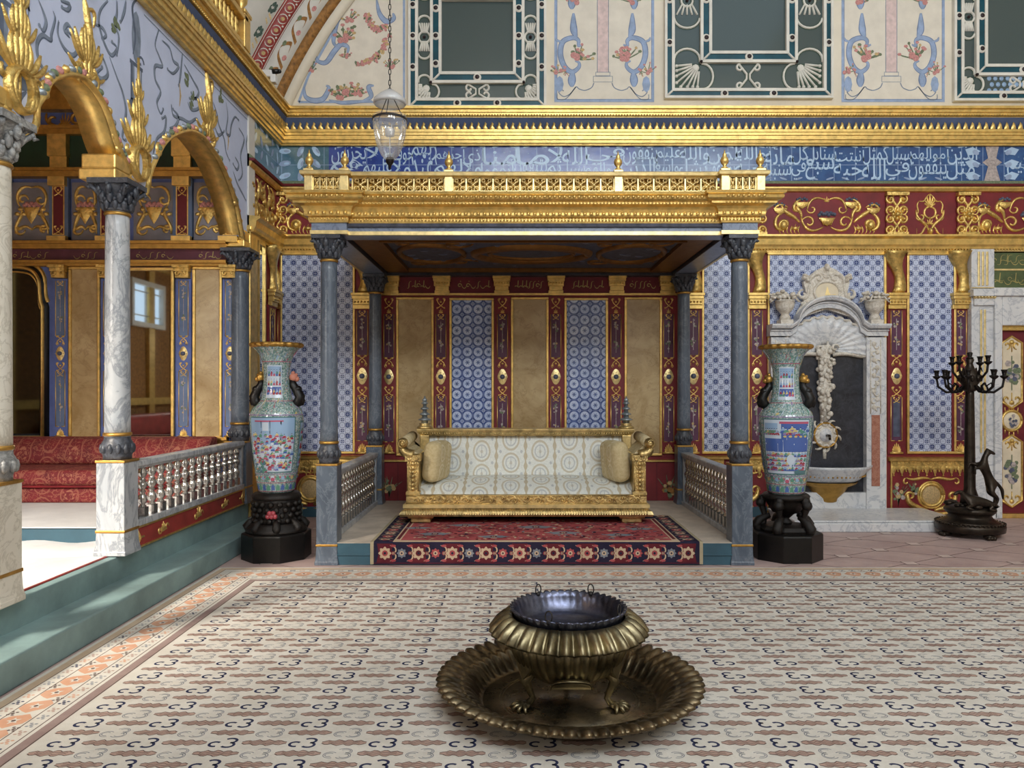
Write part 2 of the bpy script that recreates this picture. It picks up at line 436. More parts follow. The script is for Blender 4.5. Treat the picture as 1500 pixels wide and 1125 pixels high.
def brocade():
    n = NT('brocade'); X = n.xyz(); per = .317
    u = X[0]/per; col = u.fl().mod(2.0)
    v = (X[2]-X[1])/.205+col*.5
    du = u.fr()-.5; dv = v.fr()-.5
    q = hyp(du*1.75, dv*1.15)
    ring = (q-.48).abs().lt(.05); ring2 = (q-.3).abs().lt(.035); dot = q.lt(.09)
    stem = du.abs().lt(.012)*q.lt(.3)
    wv = (X[2]-X[1])*70.0
    stripe = (du.abs()-.5).abs().lt(wv.sin()*.022+.045)
    b2 = hyp((du.abs()-.36)*1.6, dv.abs()-.5).lt(.07)
    base = n.ramp(n.noise(60, 3), [(.3, (206, 210, 206)), (.7, (226, 228, 224))])
    c1 = n.mix((ring*.62).mx(stripe*.75).mx(dot*.4), base, (176, 160, 126))
    c2 = n.mix((ring2*.45).mx(stem*.5).mx(b2*.5), c1, (138, 146, 160))
    n.set(c2, .7, 0, n.noise(160, 2), .002, .4); M['brocade'] = n.m
    n = NT('brocade_tan'); X = n.xyz(); u = (X[1]/.16).fr()-.5; v = (X[2]/.2).fr()-.5
    q = hyp(u*1.5, v); ring = (q-.42).abs().lt(.05).mx((q-.22).abs().lt(.04)*.6)
    base = n.ramp(n.noise(40, 3), [(.3, (186, 166, 122)), (.7, (206, 190, 150))])
    n.set(n.mix(ring*.6, base, (222, 212, 184)), .75, 0, n.noise(150, 2), .002, .4); M['brocade_tan'] = n.m
brocade()
def damask():
    n = NT('damask'); X = n.xyz(); zz = X[2]-X[1]*.9; u = (X[0]/.26).fr()-.5; v = (zz/.22+(X[0]/.26).fl()*.5).fr()-.5
    a = u.abs(); r = hyp(a*1.3, v)
    vine = ((n.noise(17, 2, .5, 1.2)-.5).abs()).lt(.03); leafs = n.voro(34).lt(.2)
    frame = (r-.42).abs().lt(.03); core = (r-.2).abs().lt(.035)*((v*40).sin()).gt(-.2)
    base = n.ramp(n.noise(5, 3), [(.3, (94, 22, 30)), (.7, (128, 34, 40))])
    n.set(n.mix((vine*.7).mx(leafs*.5).mx(frame*.7).mx(core)*.55, base, (184, 126, 98)), .75, 0, n.noise(120, 2), .002, .4); M['damask'] = n.m
damask()
def carpet_mats():
    for nm, a, b in (('carpet_cream', (198, 192, 182), (220, 215, 206)), ('carpet_navy', (44, 48, 76), (66, 70, 96)),
                     ('carpet_grey', (118, 122, 132), (160, 160, 162)), ('carpet_brown', (164, 136, 124), (186, 160, 148)),
                     ('carpet_dark', (86, 70, 66), (112, 94, 88)), ('carpet_orange', (196, 146, 118), (214, 172, 146)),
                     ('carpet_tan', (190, 164, 138), (208, 188, 164)), ('carpet_mauve', (140, 118, 114), (164, 144, 138)),
                     ('rug_navy', (34, 32, 50), (52, 46, 66)), ('rug_red', (138, 58, 64), (178, 92, 94)),
                     ('rug_cream', (178, 152, 128), (200, 178, 152)), ('rug_maroon', (82, 32, 42), (108, 46, 52)),
                     ('rug_slate', (104, 110, 122), (136, 138, 146)), ('rug_edge', (158, 146, 120), (182, 170, 144))):
        n = NT(nm); n.set(n.ramp(n.noise(3.5, 6, .7), [(.3, a), (.7, b)]), .95, 0, n.noise(220, 2), .002, .5, .1); M[nm] = n.m
carpet_mats()
def brass():
    for nm, c, r in (('brass_old', (158, 146, 114), .34), ('brass_tray', (134, 118, 92), .34), ('brass_disc', (150, 136, 112), .26), ('pan_steel', (112, 116, 138), .3)):
        n = NT(nm); d = tuple(int(x*.45) for x in c)
        n.set(n.ramp(n.noise(7, 6, .7), [(.32, d), (.66, c)]), n.noise(11, 4)*.3+(r-.12), .95, n.noise(40, 3), .002, .3); M[nm] = n.m
brass()
def porcelain(nm, stops, sc):
    n = NT(nm); v = n.voro(sc, 'F1', 1); sp = n.t.nodes.new('ShaderNodeSeparateColor'); n.t.links.new(v, sp.inputs[0])
    e = E(n.t, sp.outputs[0]); c = n.ramp(e, stops, 'CONSTANT')
    w2 = n.voro(sc*.42, 'DISTANCE_TO_EDGE'); c2 = n.mix(w2.lt(.04)*.8, c, (82, 122, 116))
    n.set(c2, .12, 0, None, spec=.6, coat=.5); M[nm] = n.m
porcelain('porcelain_green', [(0, (142, 168, 166)), (.25, (172, 190, 188)), (.45, (116, 146, 140)), (.62, (188, 198, 198)), (.78, (118, 142, 160)), (.88, (96, 118, 114)), (.94, (186, 156, 156)), (.97, (190, 180, 144))], 95)
porcelain('porcelain_pale', [(0, (176, 200, 196)), (.4, (150, 184, 184)), (.7, (200, 212, 208)), (.9, (128, 164, 172))], 60)
for nm, c in (('enamel_white', (196, 208, 222)), ('enamel_blue', (76, 102, 168)), ('enamel_rose', (182, 92, 116)), ('enamel_red', (160, 66, 76)),
              ('enamel_green', (92, 146, 124)), ('enamel_teal', (84, 122, 128)), ('enamel_yellow', (204, 186, 126)), ('enamel_black', (30, 28, 34)), ('enamel_sky', (146, 174, 206)), ('enamel_lilac', (150, 124, 168))):
    flat_mat(nm, c, .15, 0, .6)
def hexfloor():
    n = NT('terracotta'); n.set(n.ramp(n.noise(2.2, 5), [(.3, (172, 146, 142)), (.7, (198, 174, 168))]), .5, 0, n.noise(30, 3), .003, .3); M['terracotta'] = n.m
hexfloor()
paint('terra_inset', (206, 186, 178), .5, .06); paint('grout', (120, 100, 98), .8, .1)
# ================================================================== the room
BW = 9.2                                   # depth of the back wall
LX = -2.90                                 # face of the arcade on the left
kb = BW/FPX
def bx(px): return (px-CX)*kb
def bz(py): return H-(py-CY)*kb
W0 = wallfn(BW)

b = MB(); b.box((-2.62, -3, -.2), (9, 9.4, 0))
floor = tag(b.build('floor', 'terracotta'), kind='structure')
# terracotta paving: lattice of dark joints with small square insets
g = MB(); ff = floorfn(0)
x0, y0, ax, ay = 3.54, 7.857, .48, .56
for i in range(-14, 10):
    for j in range(-3, 5):
        x = x0+ax*i; y = y0+ay*j+(.28 if i % 2 else 0)
        if not (-2.5 < x < 8.5 and 6.4 < y < 9.05): continue
        for sx, sy in ((1, 1), (1, -1)):
            x2, y2 = x+ax*sx, y+.28*sy
            g.mat(0).stroke(ff, [(x, y), (x2, y2)], .009, .001)
        g.mat(0).rect(ff, x-.062, y-.062, x+.062, y+.062, .002)
        g.mat(1).rect(ff, x-.055, y-.055, x+.055, y+.055, .003)
g.build('paving_joints', ['grout', 'terra_inset'], floor)

b = MB(); b.box((-6.6, BW, -.2), (9, BW+.25, 8.6))
wall_back = tag(b.build('wall_back', 'red'), kind='structure')
b = MB(); b.box((-6.8, -3.2, -.2), (9.2, -3.0, 9.2)); wf = tag(b.build('wall_front', 'plaster'), kind='structure')
b = MB(); b.box((9, -3.2, -.2), (9.2, 9.45, 9.2)); tag(b.build('wall_right', 'plaster'), kind='structure')
b = MB()
for a0, a1 in (((-6.8, -3.2), (9.2, .6)), ((-6.8, 6.0), (9.2, 9.45)), ((-6.8, .6), (.2, 6.0)), ((5.6, .6), (9.2, 6.0))): b.box((*a0, 9.0), (*a1, 9.2))
tag(b.build('ceiling', 'plaster'), kind='structure')

# ------------------------------------------------------------------ ornaments
def knot(mb, fn, x, z, w, h, up=1):
    """small interlaced gold knot"""
    r = w*.055
    for s in (-1, 1):
        mb.relief(fn, bez((x+s*w*.42, z-up*h*.5), (x-s*w*.1, z-up*h*.2), (x-s*w*.6, z+up*h*.15), (x-s*w*.2, z+up*h*.42), 8), r, taper=False)
        mb.relief(fn, spiral(x+s*w*.28, z+up*h*.3, w*.2, w*.05, -.5*pi, -.5*pi+s*1.5*pi, 9), r)
        mb.dome(fn, (x+s*w*.36, z-up*h*.42), w*.09, h=.006, seg=6)
    mb.dome(fn, (x, z+up*h*.1), w*.12, h=.01, seg=7)
def palmette(mb, fn, x, z, w, h, n=7):
    for i in range(n):
        t = (i/(n-1)-.5)*2; a = pi/2-t*1.15; L = h*(1-.35*abs(t))
        mb.relief(fn, bez((x+t*w*.12, z), (x+t*w*.2, z+L*.3), (x+math.cos(a)*L*.8, z+math.sin(a)*L*.75), (x+math.cos(a)*L*.6, z+math.sin(a)*L), 5), w*.075)
def bouquet(mb, fn, x, z, r, mats, n=9):
    for i in range(n):
        a = random.random()*2*pi; d = r*math.sqrt(random.random())
        mb.mat(random.choice(mats)).dome(fn, (x+d*math.cos(a)*.8, z+d*math.sin(a)*1.5), r*random.uniform(.22, .42), n0=.002+random.random()*.0008, seg=6)
def lozenge(mb, fn, x, z, w, h, gold=0, stone=1):
    pts = []
    for k in range(24):
        t = 2*pi*k/24; pts.append((x+w*.5*math.cos(t)*(1-.12*abs(math.sin(2*t))), z+h*.5*math.sin(t)*abs(math.sin(t))**.25))
    mb.mat(gold).poly(fn, pts, .004, .018)
    mb.mat(stone).dome(fn, (x, z), w*.27, h=.026, n0=.01, seg=10)
    mb.mat(gold)
    for k in range(8):
        t = 2*pi*k/8; mb.dome(fn, (x+w*.4*math.cos(t), z+w*.4*math.sin(t)), w*.06, h=.02, n0=.006, seg=5)
def scroll_pair(mb, fn, x, z, w, h, r, up=1):
    for s in (-1, 1):
        mb.relief(fn, spiral(x+s*w*.3, z+up*h*.25, w*.24, w*.04, pi/2, pi/2-s*up*2.6*pi, 22), r)
        mb.relief(fn, spiral(x+s*w*.3, z-up*h*.25, w*.24, w*.04, -pi/2, -pi/2+s*up*2.6*pi, 22), r)
        mb.relief(fn, bez((x+s*w*.06, z+h*.5), (x+s*w*.6, z+h*.2), (x-s*w*.5, z-h*.2), (x+s*w*.06, z-h*.5), 12), r)
        mb.dome(fn, (x+s*w*.34, z+up*h*.25), w*.09, h=r*1.6, seg=7); mb.dome(fn, (x+s*w*.34, z-up*h*.25), w*.09, h=r*1.6, seg=7)

PIL = {}
def pilaster(xc, zt, zb, w, root, ground='red', name='pilaster', medallion_z=None, fn=None, top_knot=True, lower_onyx=False):
    fn = fn or W0
    mats = [ground, 'gold', 'inlay_slate', 'flower_pale', 'flower_gold', 'flower_green', 'purple' if ground == 'red' else 'steel_blue', 'gold_pale']
    m = MB(); m.mat(0).slab(fn, xc-w*.5, zb, xc+w*.5, zt, -.02, .02)
    f2 = lambda u, v, n: fn(u, v, n+.02)
    mz = medallion_z if medallion_z is not None else (zt+zb)/2
    lw = w*.31
    hM = w*.95; gap = w*.62
    m.mat(1); lozenge(m, f2, xc, mz, w*.62, hM*1.0, 7, 2)
    m.mat(1); knot(m, f2, xc, mz+hM*.5+gap*.62, w*.62, gap*1.0, -1); knot(m, f2, xc, mz-hM*.5-gap*.62, w*.62, gap*1.0, 1)
    a0 = mz+hM*.5+gap*1.12; a1 = zt-w*.12
    if top_knot:
        m.mat(1); knot(m, f2, xc, zt-w*.42, w*.6, w*.7, 1); palmette(m, f2, xc, zt-w*1.05, w*.4, w*.3, 5); a1 = zt-w*1.1
    b1 = mz-hM*.5-gap*1.12; b0 = zb+w*.75
    m.mat(1); palmette(m, f2, xc, zb+w*.02, w*.62, w*.62, 9); m.relief(f2, [(xc-w*.36, zb+.015), (xc+w*.36, zb+.015)], w*.06, taper=False)
    for q0, q1 in ((a0, a1), (b0, b1)):
        m.mat(6).rect(f2, xc-lw, q0, xc+lw, q1, .001)
        m.mat(1)
        for s in (-1, 1): m.relief(f2, [(xc+s*lw, q0), (xc+s*lw, q1)], w*.03, taper=False)
        m.relief(f2, [(xc-lw, q0), (xc-lw*.3, q0)], w*.03, taper=False); m.relief(f2, [(xc+lw*.3, q0), (xc+lw, q0)], w*.03, taper=False)
        knot(m, f2, xc, q1-w*.16, w*.42, w*.36, 1)
        m.mat(3).stroke(f2, [(xc, q0+w*.3), (xc, q1-w*.45)], w*.035, .0015)
        n = max(2, int((q1-q0)/(w*1.5)))
        if lower_onyx and q0 == b0:
            m.mat(2).rect(f2, xc-lw*.6, q0+.05, xc+lw*.6, q1-.05, .002); continue
        for i in range(n):
            zc = q0+(i+.75)*(q1-q0-w*.5)/n
            bouquet(m, f2, xc, zc, w*.19, [3, 3, 4, 5], 8)
    return m.build(name, mats, root)

def panel(px0, py0, px1, py1, mat, root, name, fmat='gold', fr=.03, label=None, fn=None, ex=None):
    fn = fn or W0
    u0, u1, v0, v1 = ex or (bx(px0), bx(px1), bz(py1), bz(py0))
    m = MB(); m.slab(fn, u0, v0, u1, v1, -.02, .008)
    o = m.build(name, mat, root)
    if label: o['label'] = label
    f = MB(); f.frame(fn, u0-fr, v0-fr, u1+fr, v1+fr, fr, -.01, .03); f.build('gilded_frame', fmat, o, .008)
    return o

# ------------------------------------------------------------------ back wall: tiles, pilasters, bands
L_TILE = 'blue and white star patterned tiles in a gilt frame'
panel(414, 374, 517, 661, 'tile_star', wall_back, 'tile_panel', label=L_TILE)
panel(1031, 374, 1094, 661, 'tile_star', wall_back, 'tile_panel', label=L_TILE)
panel(1127, 374, 1294, 752, 'tile_star', wall_back, 'tile_panel', label=L_TILE)
panel(1331, 374, 1396, 661, 'tile_star', wall_back, 'tile_panel', label=L_TILE)
for a, c in ((662, 720), (830, 887)):
    panel(a, 440, c, 664, 'tile_rosette', wall_back, 'rosette_tile_panel', label='deep blue tiles with pale rosettes in a gilt frame')
for a, c in ((584, 632), (752, 800), (918, 966)):
    panel(a, 439, c, 664, 'onyx', wall_back, 'onyx_panel', label='tan veined onyx slab in a gilt frame')
pw = 24*kb
for px in (570, 646, 736, 814, 902, 979):
    pilaster(bx(px), bz(434), bz(665), pw, wall_back, medallion_z=bz(552))
for px in (531, 1015, 1108, 1312, 1406):
    pilaster(bx(px), bz(452), bz(665), 26*kb, wall_back, medallion_z=bz(551), top_knot=False, lower_onyx=px in (1312,))
pilaster(bx(401), bz(452), bz(665), 22*kb, wall_back, medallion_z=bz(551), top_knot=False)

def console(xc, w, root, fn=W0):
    """gilded scroll console above a pilaster, with its cap block"""
    m = MB(); prof = [(.0, bz(369)), (.11, bz(369)), (.115, bz(376)), (.06, bz(392)), (.035, bz(408)), (.045, bz(420)), (.075, bz(428)), (.0, bz(430))]
    def shp(z):  # half width along the height
        t = (z-bz(430))/(bz(369)-bz(430)); return w*(.30+.12*t+.08*math.cos(t*6))
    for i in range(len(prof)-1): pass
    vs = []; N = 14
    for i in range(N+1):
        t = i/N; z = bz(430)+(bz(369)-bz(430))*t; hw = shp(z)*(.72+.28*t*t); d = .035+.08*t**2.2+.03*math.exp(-((t-.08)/.08)**2)
        sk = .17*w*math.sin(t*5.0+.3)
        vs += [fn(xc-hw+sk, z, 0), fn(xc-hw+sk, z, d), fn(xc+sk, z, d+.012), fn(xc+hw+sk, z, d), fn(xc+hw+sk, z, 0)]
    m.add(vs, [(i*5+k, i*5+k+1, i*5+k+6, i*5+k+5) for i in range(N) for k in range(4)]+[(0, 1, 2, 3, 4), tuple(N*5+k for k in range(5))], True)
    for s in (-1, 1): m.relief(fn, spiral(xc+s*w*.34, bz(373), w*.14, w*.03, 0, s*4, 9), .014, n0=.06)
    c = m.build('console', 'gold_carved', root)
    m = MB()
    for (a, d, q0, q1) in ((.5, .10, 430, 434), (.46, .085, 434, 439), (.40, .07, 439, 447), (.44, .05, 447, 453)):
        m.slab(fn, xc-w*a, bz(q1), xc+w*a, bz(q0), 0, d)
    for i in range(5): m.dome(fn, (xc+(i-2)*w*.16, bz(443)), w*.06, h=.02, n0=.07, seg=6)
    m.build('cap_block', 'gold', c, .006)
for px in (531, 1015, 1108, 1312, 1406, 401): console(bx(px), 30*kb, wall_back)

# upper band inside the canopy: dark red with gilt scribbles, brackets
m = MB(); m.mat(0).slab(W0, bx(558), bz(430), bx(992), bz(404), -.02, .01)
def scribble(mb, fn, x0, x1, z0, z1, w, n=.003, step=.09):
    x = x1
    while x > x0+step*.6:
        k = random.randint(0, 3); h = z1-z0
        if k == 0: mb.stroke(fn, bez((x, z0+h*.4), (x-step*.2, z0), (x-step*.8, z0), (x-step, z0+h*.5), 7), w, n, True)
        elif k == 1: mb.stroke(fn, [(x-step*.3, z1), (x-step*.4, z0+h*.3)], w, n); mb.stroke(fn, bez((x, z0+h*.3), (x-step*.4, z0+h*.1), (x-step*.6, z0+h*.6), (x-step, z0+h*.3), 6), w, n)
        elif k == 2: mb.stroke(fn, spiral(x-step*.5, z0+h*.45, h*.22, h*.12, 0, 5.5, 10), w, n); mb.dome(fn, (x-step*.3, z1-h*.1), w*.7, n0=n, seg=4)
        else: mb.stroke(fn, bez((x, z0+h*.9), (x-step, z0+h), (x-step*.1, z0-h*.1), (x-step, z0+h*.15), 8), w, n, True)
        x -= step*random.uniform(.75, 1.1)
for a, c in ((588, 634), (666, 722), (750, 800), (830, 888), (918, 964)):
    m.mat(1); scribble(m, lambda u, v, n: W0(u, v, n+.01), bx(a)+.03, bx(c)-.03, bz(424), bz(411), .01, .002, .06)
m.build('script_band', ['red_deep', 'calli_gold'], wall_back)
for px in (574, 648, 735, 814, 903, 977):
    m = MB(); xc = bx(px); w = 26*kb
    for i, (a, d, q0, q1) in enumerate(((.5, .13, 404, 409), (.48, .1, 409, 413), (.44, .085, 413, 420), (.38, .06, 420, 426), (.42, .05, 426, 431))):
        m.slab(W0, xc-w*a, bz(q1), xc+w*a, bz(q0), 0, d)
    for i in range(5): m.dome(W0, (xc+(i-2)*w*.16, bz(416)), w*.06, h=.02, n0=.085, seg=6)
    m.build('bracket', 'gold', wall_back, .006)
m = MB(); m.sweep([(0, bz(433)), (.04, bz(433)), (.04, bz(430)), (0, bz(430))], [(bx(556), BW), (bx(994), BW)]); m.sweep([(0, bz(406)), (.05, bz(406)), (.07, bz(402)), (0, bz(401))], [(bx(556), BW), (bx(994), BW)])
m.build('gilded_moulding', 'gold', wall_back)

# gilded cornice under the ornament band (y 347..368), cream-gold moulding above it (y 270..281)
def hmould(name, pxa, pxb, prof, mat, root=None, lead=True):
    m = MB(); path = [(bx(pxa), BW), (bx(pxb), BW)]
    if lead: path = [(LX, 8.12)] + [(LX, BW)] + [(bx(pxb), BW)]
    m.sweep(prof, path); return m.build(name, mat, root or wall_back)
hmould('gilded_cornice', 414, 1520, [(0, bz(371)), (.03, bz(371)), (.03, bz(367)), (.07, bz(366)), (.075, bz(363)), (.09, bz(360)), (.1, bz(352)), (.14, bz(349)), (.14, bz(346.5)), (0, bz(345))], 'gold')
m = MB()
for i in range(250): # beads along the cornice
    x = bx(414)+i*.037
    if x > bx(1520): break
    m.ball((x, BW-.075, bz(367.5)), .011, 5, 3)
m.build('bead_row', 'gold', wall_back)
hmould('painted_moulding', 414, 1520, [(0, bz(282)), (.03, bz(281)), (.05, bz(277)), (.05, bz(275)), (0, bz(274))], 'gold')
hmould('red_moulding', 414, 1520, [(0, bz(274.5)), (.07, bz(274.5)), (.08, bz(271.5)), (0, bz(270))], 'red_deep')
hmould('stone_moulding', 414, 1520, [(0, bz(271)), (.05, bz(271)), (.03, bz(266)), (0, bz(265))], 'flower_green')

# gilt ornaments of the red band (y 283..347)
def big_ornament(x, z, s, half=0):
    m = MB(); f = W0; r = .018*s
    for sg in ((-1, 1) if not half else (half,)):
        X = lambda pts: [(x+sg*p[0]*s, z+p[1]*s) for p in pts]
        m.mat(0)
        m.relief(f, X(bez((.02, .20), (.14, .26), (.24, .22), (.26, .06))), r); m.relief(f, X(spiral(.2, .08, .07, .015, 0, -5, 14)), r*.8)
        m.relief(f, X(bez((.05, -.16), (.2, -.26), (.32, -.2), (.34, -.02), 14)), r*1.2); m.relief(f, X(spiral(.24, -.1, .09, .02, .3, 5.8, 16)), r)
        m.relief(f, X(bez((.34, -.06), (.32, .1), (.46, .06), (.36, .14), 10)), r*1.5)      # fish neck
        m.relief(f, X(bez((.36, .05), (.5, .02), (.44, .2), (.33, .21), 8)), r*1.3)
        m.relief(f, X(bez((.36, -.1), (.46, .02), (.58, .02), (.60, .12), 12)), r*1.7)      # dolphin body
        m.relief(f, X(bez((.60, .02), (.72, -.02), (.72, -.22), (.58, -.2), 12)), r*1.5); m.relief(f, X(spiral(.56, -.13, .08, .02, -1, 4.5, 14)), r*1.5)
        m.relief(f, X(bez((.52, .10), (.6, .16), (.68, .14), (.70, .06), 8)), r*1.2)
        for a, c in ((.33, .17), (.62, .09)):
            m.poly(f, X([(a-.09, c), (a+.09, c), (a+.07, c-.05), (a, c-.09), (a-.07, c-.05)]), .012, .03)
        m.dome(f, X([(.58, -.14)])[0], .06*s, .075*s, .05, seg=9); m.dome(f, X([(.42, -.18)])[0], .05*s, .03*s, .03, seg=8)
        for k in range(6): m.relief(f, X(bez((.36+.05*k, -.14+.02*(k % 2)), (.38+.05*k, -.18), (.4+.05*k, -.22), (.36+.05*k, -.25), 4)), r*.6)
        m.mat(1)
        for k in range(5): m.dome(f, X([(.33-.06+.03*k, .205+.015*(k % 2))])[0], .022*s, h=.02, seg=6)
        for k in range(5): m.dome(f, X([(.62-.05+.03*k, .13+.02*(k % 2))])[0], .022*s, h=.02, seg=6)
    if not half:
        m.mat(0)
        m.poly(f, [(x-.11*s, z-.04*s), (x+.11*s, z-.04*s), (x+.07*s, z-.1*s), (x, z-.15*s), (x-.07*s, z-.1*s)], .012, .05)
        for k in range(7): m.relief(f, [(x+(k-3)*.03*s, z-.05*s), (x+(k-3)*.016*s, z-.14*s)], r*.6, n0=.02)
        palmette(m, f, x, z+.17*s, .1*s, .08*s, 5)
        m.mat(1)
        for k in range(9): m.dome(f, (x+(-.1+.025*k)*s, z+(-.02+.03*math.sin(k*1.9)**2+.02)*s), .028*s, h=.03, seg=6)
    o = m.build('gilded_scrollwork', ['gold_carved', 'inlay_slate'], wall_back); return o
big_ornament(bx(1211), bz(315), .92)
big_ornament(bx(1508), bz(315), .92)
big_ornament(bx(497), bz(315), .92, -1)
def scroll_block(x, w):
    m = MB(); z0, z1 = bz(347), bz(283); m.mat(0).slab(W0, x-w*.5, z0, x+w*.5, z1, -.01, .025)
    f = lambda u, v, n: W0(u, v, n+.025); m.mat(1)
    scroll_pair(m, f, x, (z0+z1)/2+.12, w*1.0, .26, .018); scroll_pair(m, f, x, (z0+z1)/2-.12, w*1.0, .26, .018)
    for k in range(8): m.dome(f, (x+.05*math.cos(k*pi/4), (z0+z1)/2+.05*math.sin(k*pi/4)), .022, .03, .03, seg=6)
    m.dome(f, (x, (z0+z1)/2), .04, h=.05, seg=8)
    m.slab(W0, x-w*.52, z0, x+w*.52, z0+.05, 0, .06); m.slab(W0, x-w*.54, z1-.04, x+w*.54, z1, 0, .07)
    m.build('scroll_block', ['red', 'gold_carved'], wall_back)
for px in (406, 1312, 1416): scroll_block(bx(px), 30*kb)
scroll_block(bx(1106), 30*kb)
def vase_ornament(x, z):
    m = MB(); f = W0
    for s in (-1, 1):
        X = lambda pts: [(x+s*p[0], z+p[1]) for p in pts]
        m.relief(f, X(bez((0, .26), (.08, .2), (.04, .15), (.13, .17))), .012); m.relief(f, X(bez((.13, .17), (.2, .1), (.1, .05), (.17, .0))), .012)
        m.relief(f, X(bez((.17, .06), (.18, -.08), (.02, -.08), (.02, -.2), 12)), .02); m.relief(f, X(spiral(.11, -.02, .06, .015, 0, -5, 12)), .014)
        m.relief(f, X(bez((.02, -.12), (.1, -.16), (.06, -.24), (.16, -.24))), .014); m.relief(f, X([(.16, -.24), (.16, -.16)]), .006)
        m.relief(f, X(spiral(0, .03, .07, .07, -pi/2, pi/2, 10)), .014, taper=False)
    palmette(m, f, x, z+.1, .16, .16, 7); m.dome(f, (x, z-.2), .035, .05, .05, seg=8); palmette(m, f, x, z-.12, .1, .1, 5)
    m.build('gilded_urn_ornament', 'gold_carved', wall_back)
vase_ornament(bx(1362), bz(315))

# lower band and dado (y 665..752)
m = MB(); m.sweep([(0, bz(672)), (.04, bz(672)), (.045, bz(669)), (0, bz(667))], [(bx(414), BW), (bx(556), BW)])
m.sweep([(0, bz(676)), (.03, bz(676)), (.03, bz(674)), (0, bz(673))], [(bx(540), BW), (bx(1000), BW)])
m.sweep([(0, bz(672)), (.06, bz(672)), (.065, bz(669)), (0, bz(667))], [(bx(1000), BW), (bx(1127), BW)])
m.sweep([(0, bz(675)), (.05, bz(675)), (.06, bz(671)), (0, bz(669))], [(bx(1300), BW), (bx(1446), BW)])
m.build('dado_rail', 'gold', wall_back)
def lambrequin(pa, pb, step=11, y=676, root=wall_back):
    m = MB(); m.slab(W0, bx(pa), bz(y+7), bx(pb), bz(y-3), 0, .015)
    x = bx(pa)+.04; k = 0
    while x < bx(pb)-.03:
        L = .07 if k % 2 else .12
        m.poly(W0, [(x-.04, bz(y+6)), (x+.04, bz(y+6)), (x+.022, bz(y+6)-L*.6), (x, bz(y+6)-L), (x-.022, bz(y+6)-L*.6)], .008, .02)
        m.dome(W0, (x, bz(y+6)-L), .012, h=.02, seg=6); m.relief(W0, spiral(x, bz(y+2), .03, .01, 0, 5, 8), .008, n0=.012)
        x += step*kb*.55; k += 1
    m.build('gilded_lambrequin', 'gold_carved', root)
lambrequin(420, 470); lambrequin(495, 530); lambrequin(1015, 1060); lambrequin(1095, 1122); lambrequin(1304, 1420)
def cartouche(x, z, s):
    m = MB(); f = W0
    for sg in (-1, 1):
        X = lambda pts: [(x+sg*p[0]*s, z+p[1]*s) for p in pts]
        m.mat(0)
        m.relief(f, X(bez((0, .2), (.14, .26), (.2, .16), (.32, .22), 12)), .022*s); m.relief(f, X(spiral(.32, .17, .05, .01, pi/2, -3, 10)), .014*s)
        m.relief(f, X(bez((.04, -.2), (.2, -.16), (.34, -.12), (.3, .02), 12)), .04*s); m.relief(f, X(spiral(.27, -.02, .07, .02, 0, 4.5, 10)), .02*s)
        m.relief(f, X(bez((.02, -.24), (.14, -.28), (.22, -.2), (.26, -.24), 8)), .022*s)
    pts = spiral(x, z, .14*s, .14*s, 0, 2*pi, 24); m.relief(f, pts, .024*s, taper=False); m.relief(f, spiral(x, z, .17*s, .17*s, 0, 2*pi, 24), .014*s, taper=False)
    m.mat(1).dome(f, (x, z), .12*s, .13*s, .02, seg=16)
    m.build('gilded_cartouche', ['gold_carved', 'flower_gold'], wall_back)
cartouche(bx(1364), bz(725), .95); cartouche(bx(455), bz(716), .95); cartouche(bx(1075), bz(716), .95)
def painted_spray(px, py, s, mats=('flower_green', 'flower_gold', 'flower_pale'), root=wall_back):
    m = MB(); x, z = bx(px), bz(py)
    for k in range(7):
        a = pi/2+random.uniform(-1.2, 1.2); L = s*random.uniform(.6, 1.2)
        m.mat(0).stroke(W0, bez((x, z-s), (x, z-s*.3), (x+math.cos(a)*L*.5, z), (x+math.cos(a)*L, z+math.sin(a)*L*.7), 6), s*.1, .0015, True)
    bouquet(m, W0, x, z, s*.5, [1, 2, 0], 10)
    m.build('painted_flowers', list(mats), root)
painted_spray(980, 712, .17, ('flower_green', 'ochre', 'flower_gold')); painted_spray(570, 712, .15); painted_spray(1316, 722, .16); painted_spray(1340, 716, .12)
m = MB(); m.slab(W0, bx(414), bz(757), bx(1130), bz(742), 0, .012); m.slab(W0, bx(1304), bz(757), bx(1447), bz(752), 0, .012)
m.build('skirting', 'teal_dark', wall_back)
m = MB(); m.frame(W0, bx(1304), bz(752), bx(1418), bz(675), .02, 0, .012); m.build('gilded_frame', 'gold', wall_back)

# ------------------------------------------------------------------ calligraphic tile frieze
FZ0, FZ1 = bz(266), bz(211)
m = MB()
segs = [(405, 482, 2), (482, 700, 1), (700, 930, 1), (930, 1500, 0), (1500, 1540, 0)]
for a, c, k in segs: m.mat(k).slab(W0, bx(a) if a > 405 else LX, FZ0, bx(c), FZ1+.06, -.02, .012)
fr_o = m.build('calligraphy_frieze', ['frieze_blue', 'frieze_cobalt', 'frieze_teal'], wall_back)
fr_o['label'] = 'band of blue tiles with white Arabic script'
m = MB(); m.slab(leftfn(LX), 8.2, FZ0, BW, FZ1+.06, -.02, .012); fl_o = m.build('side_frieze', 'frieze_teal', wall_back)

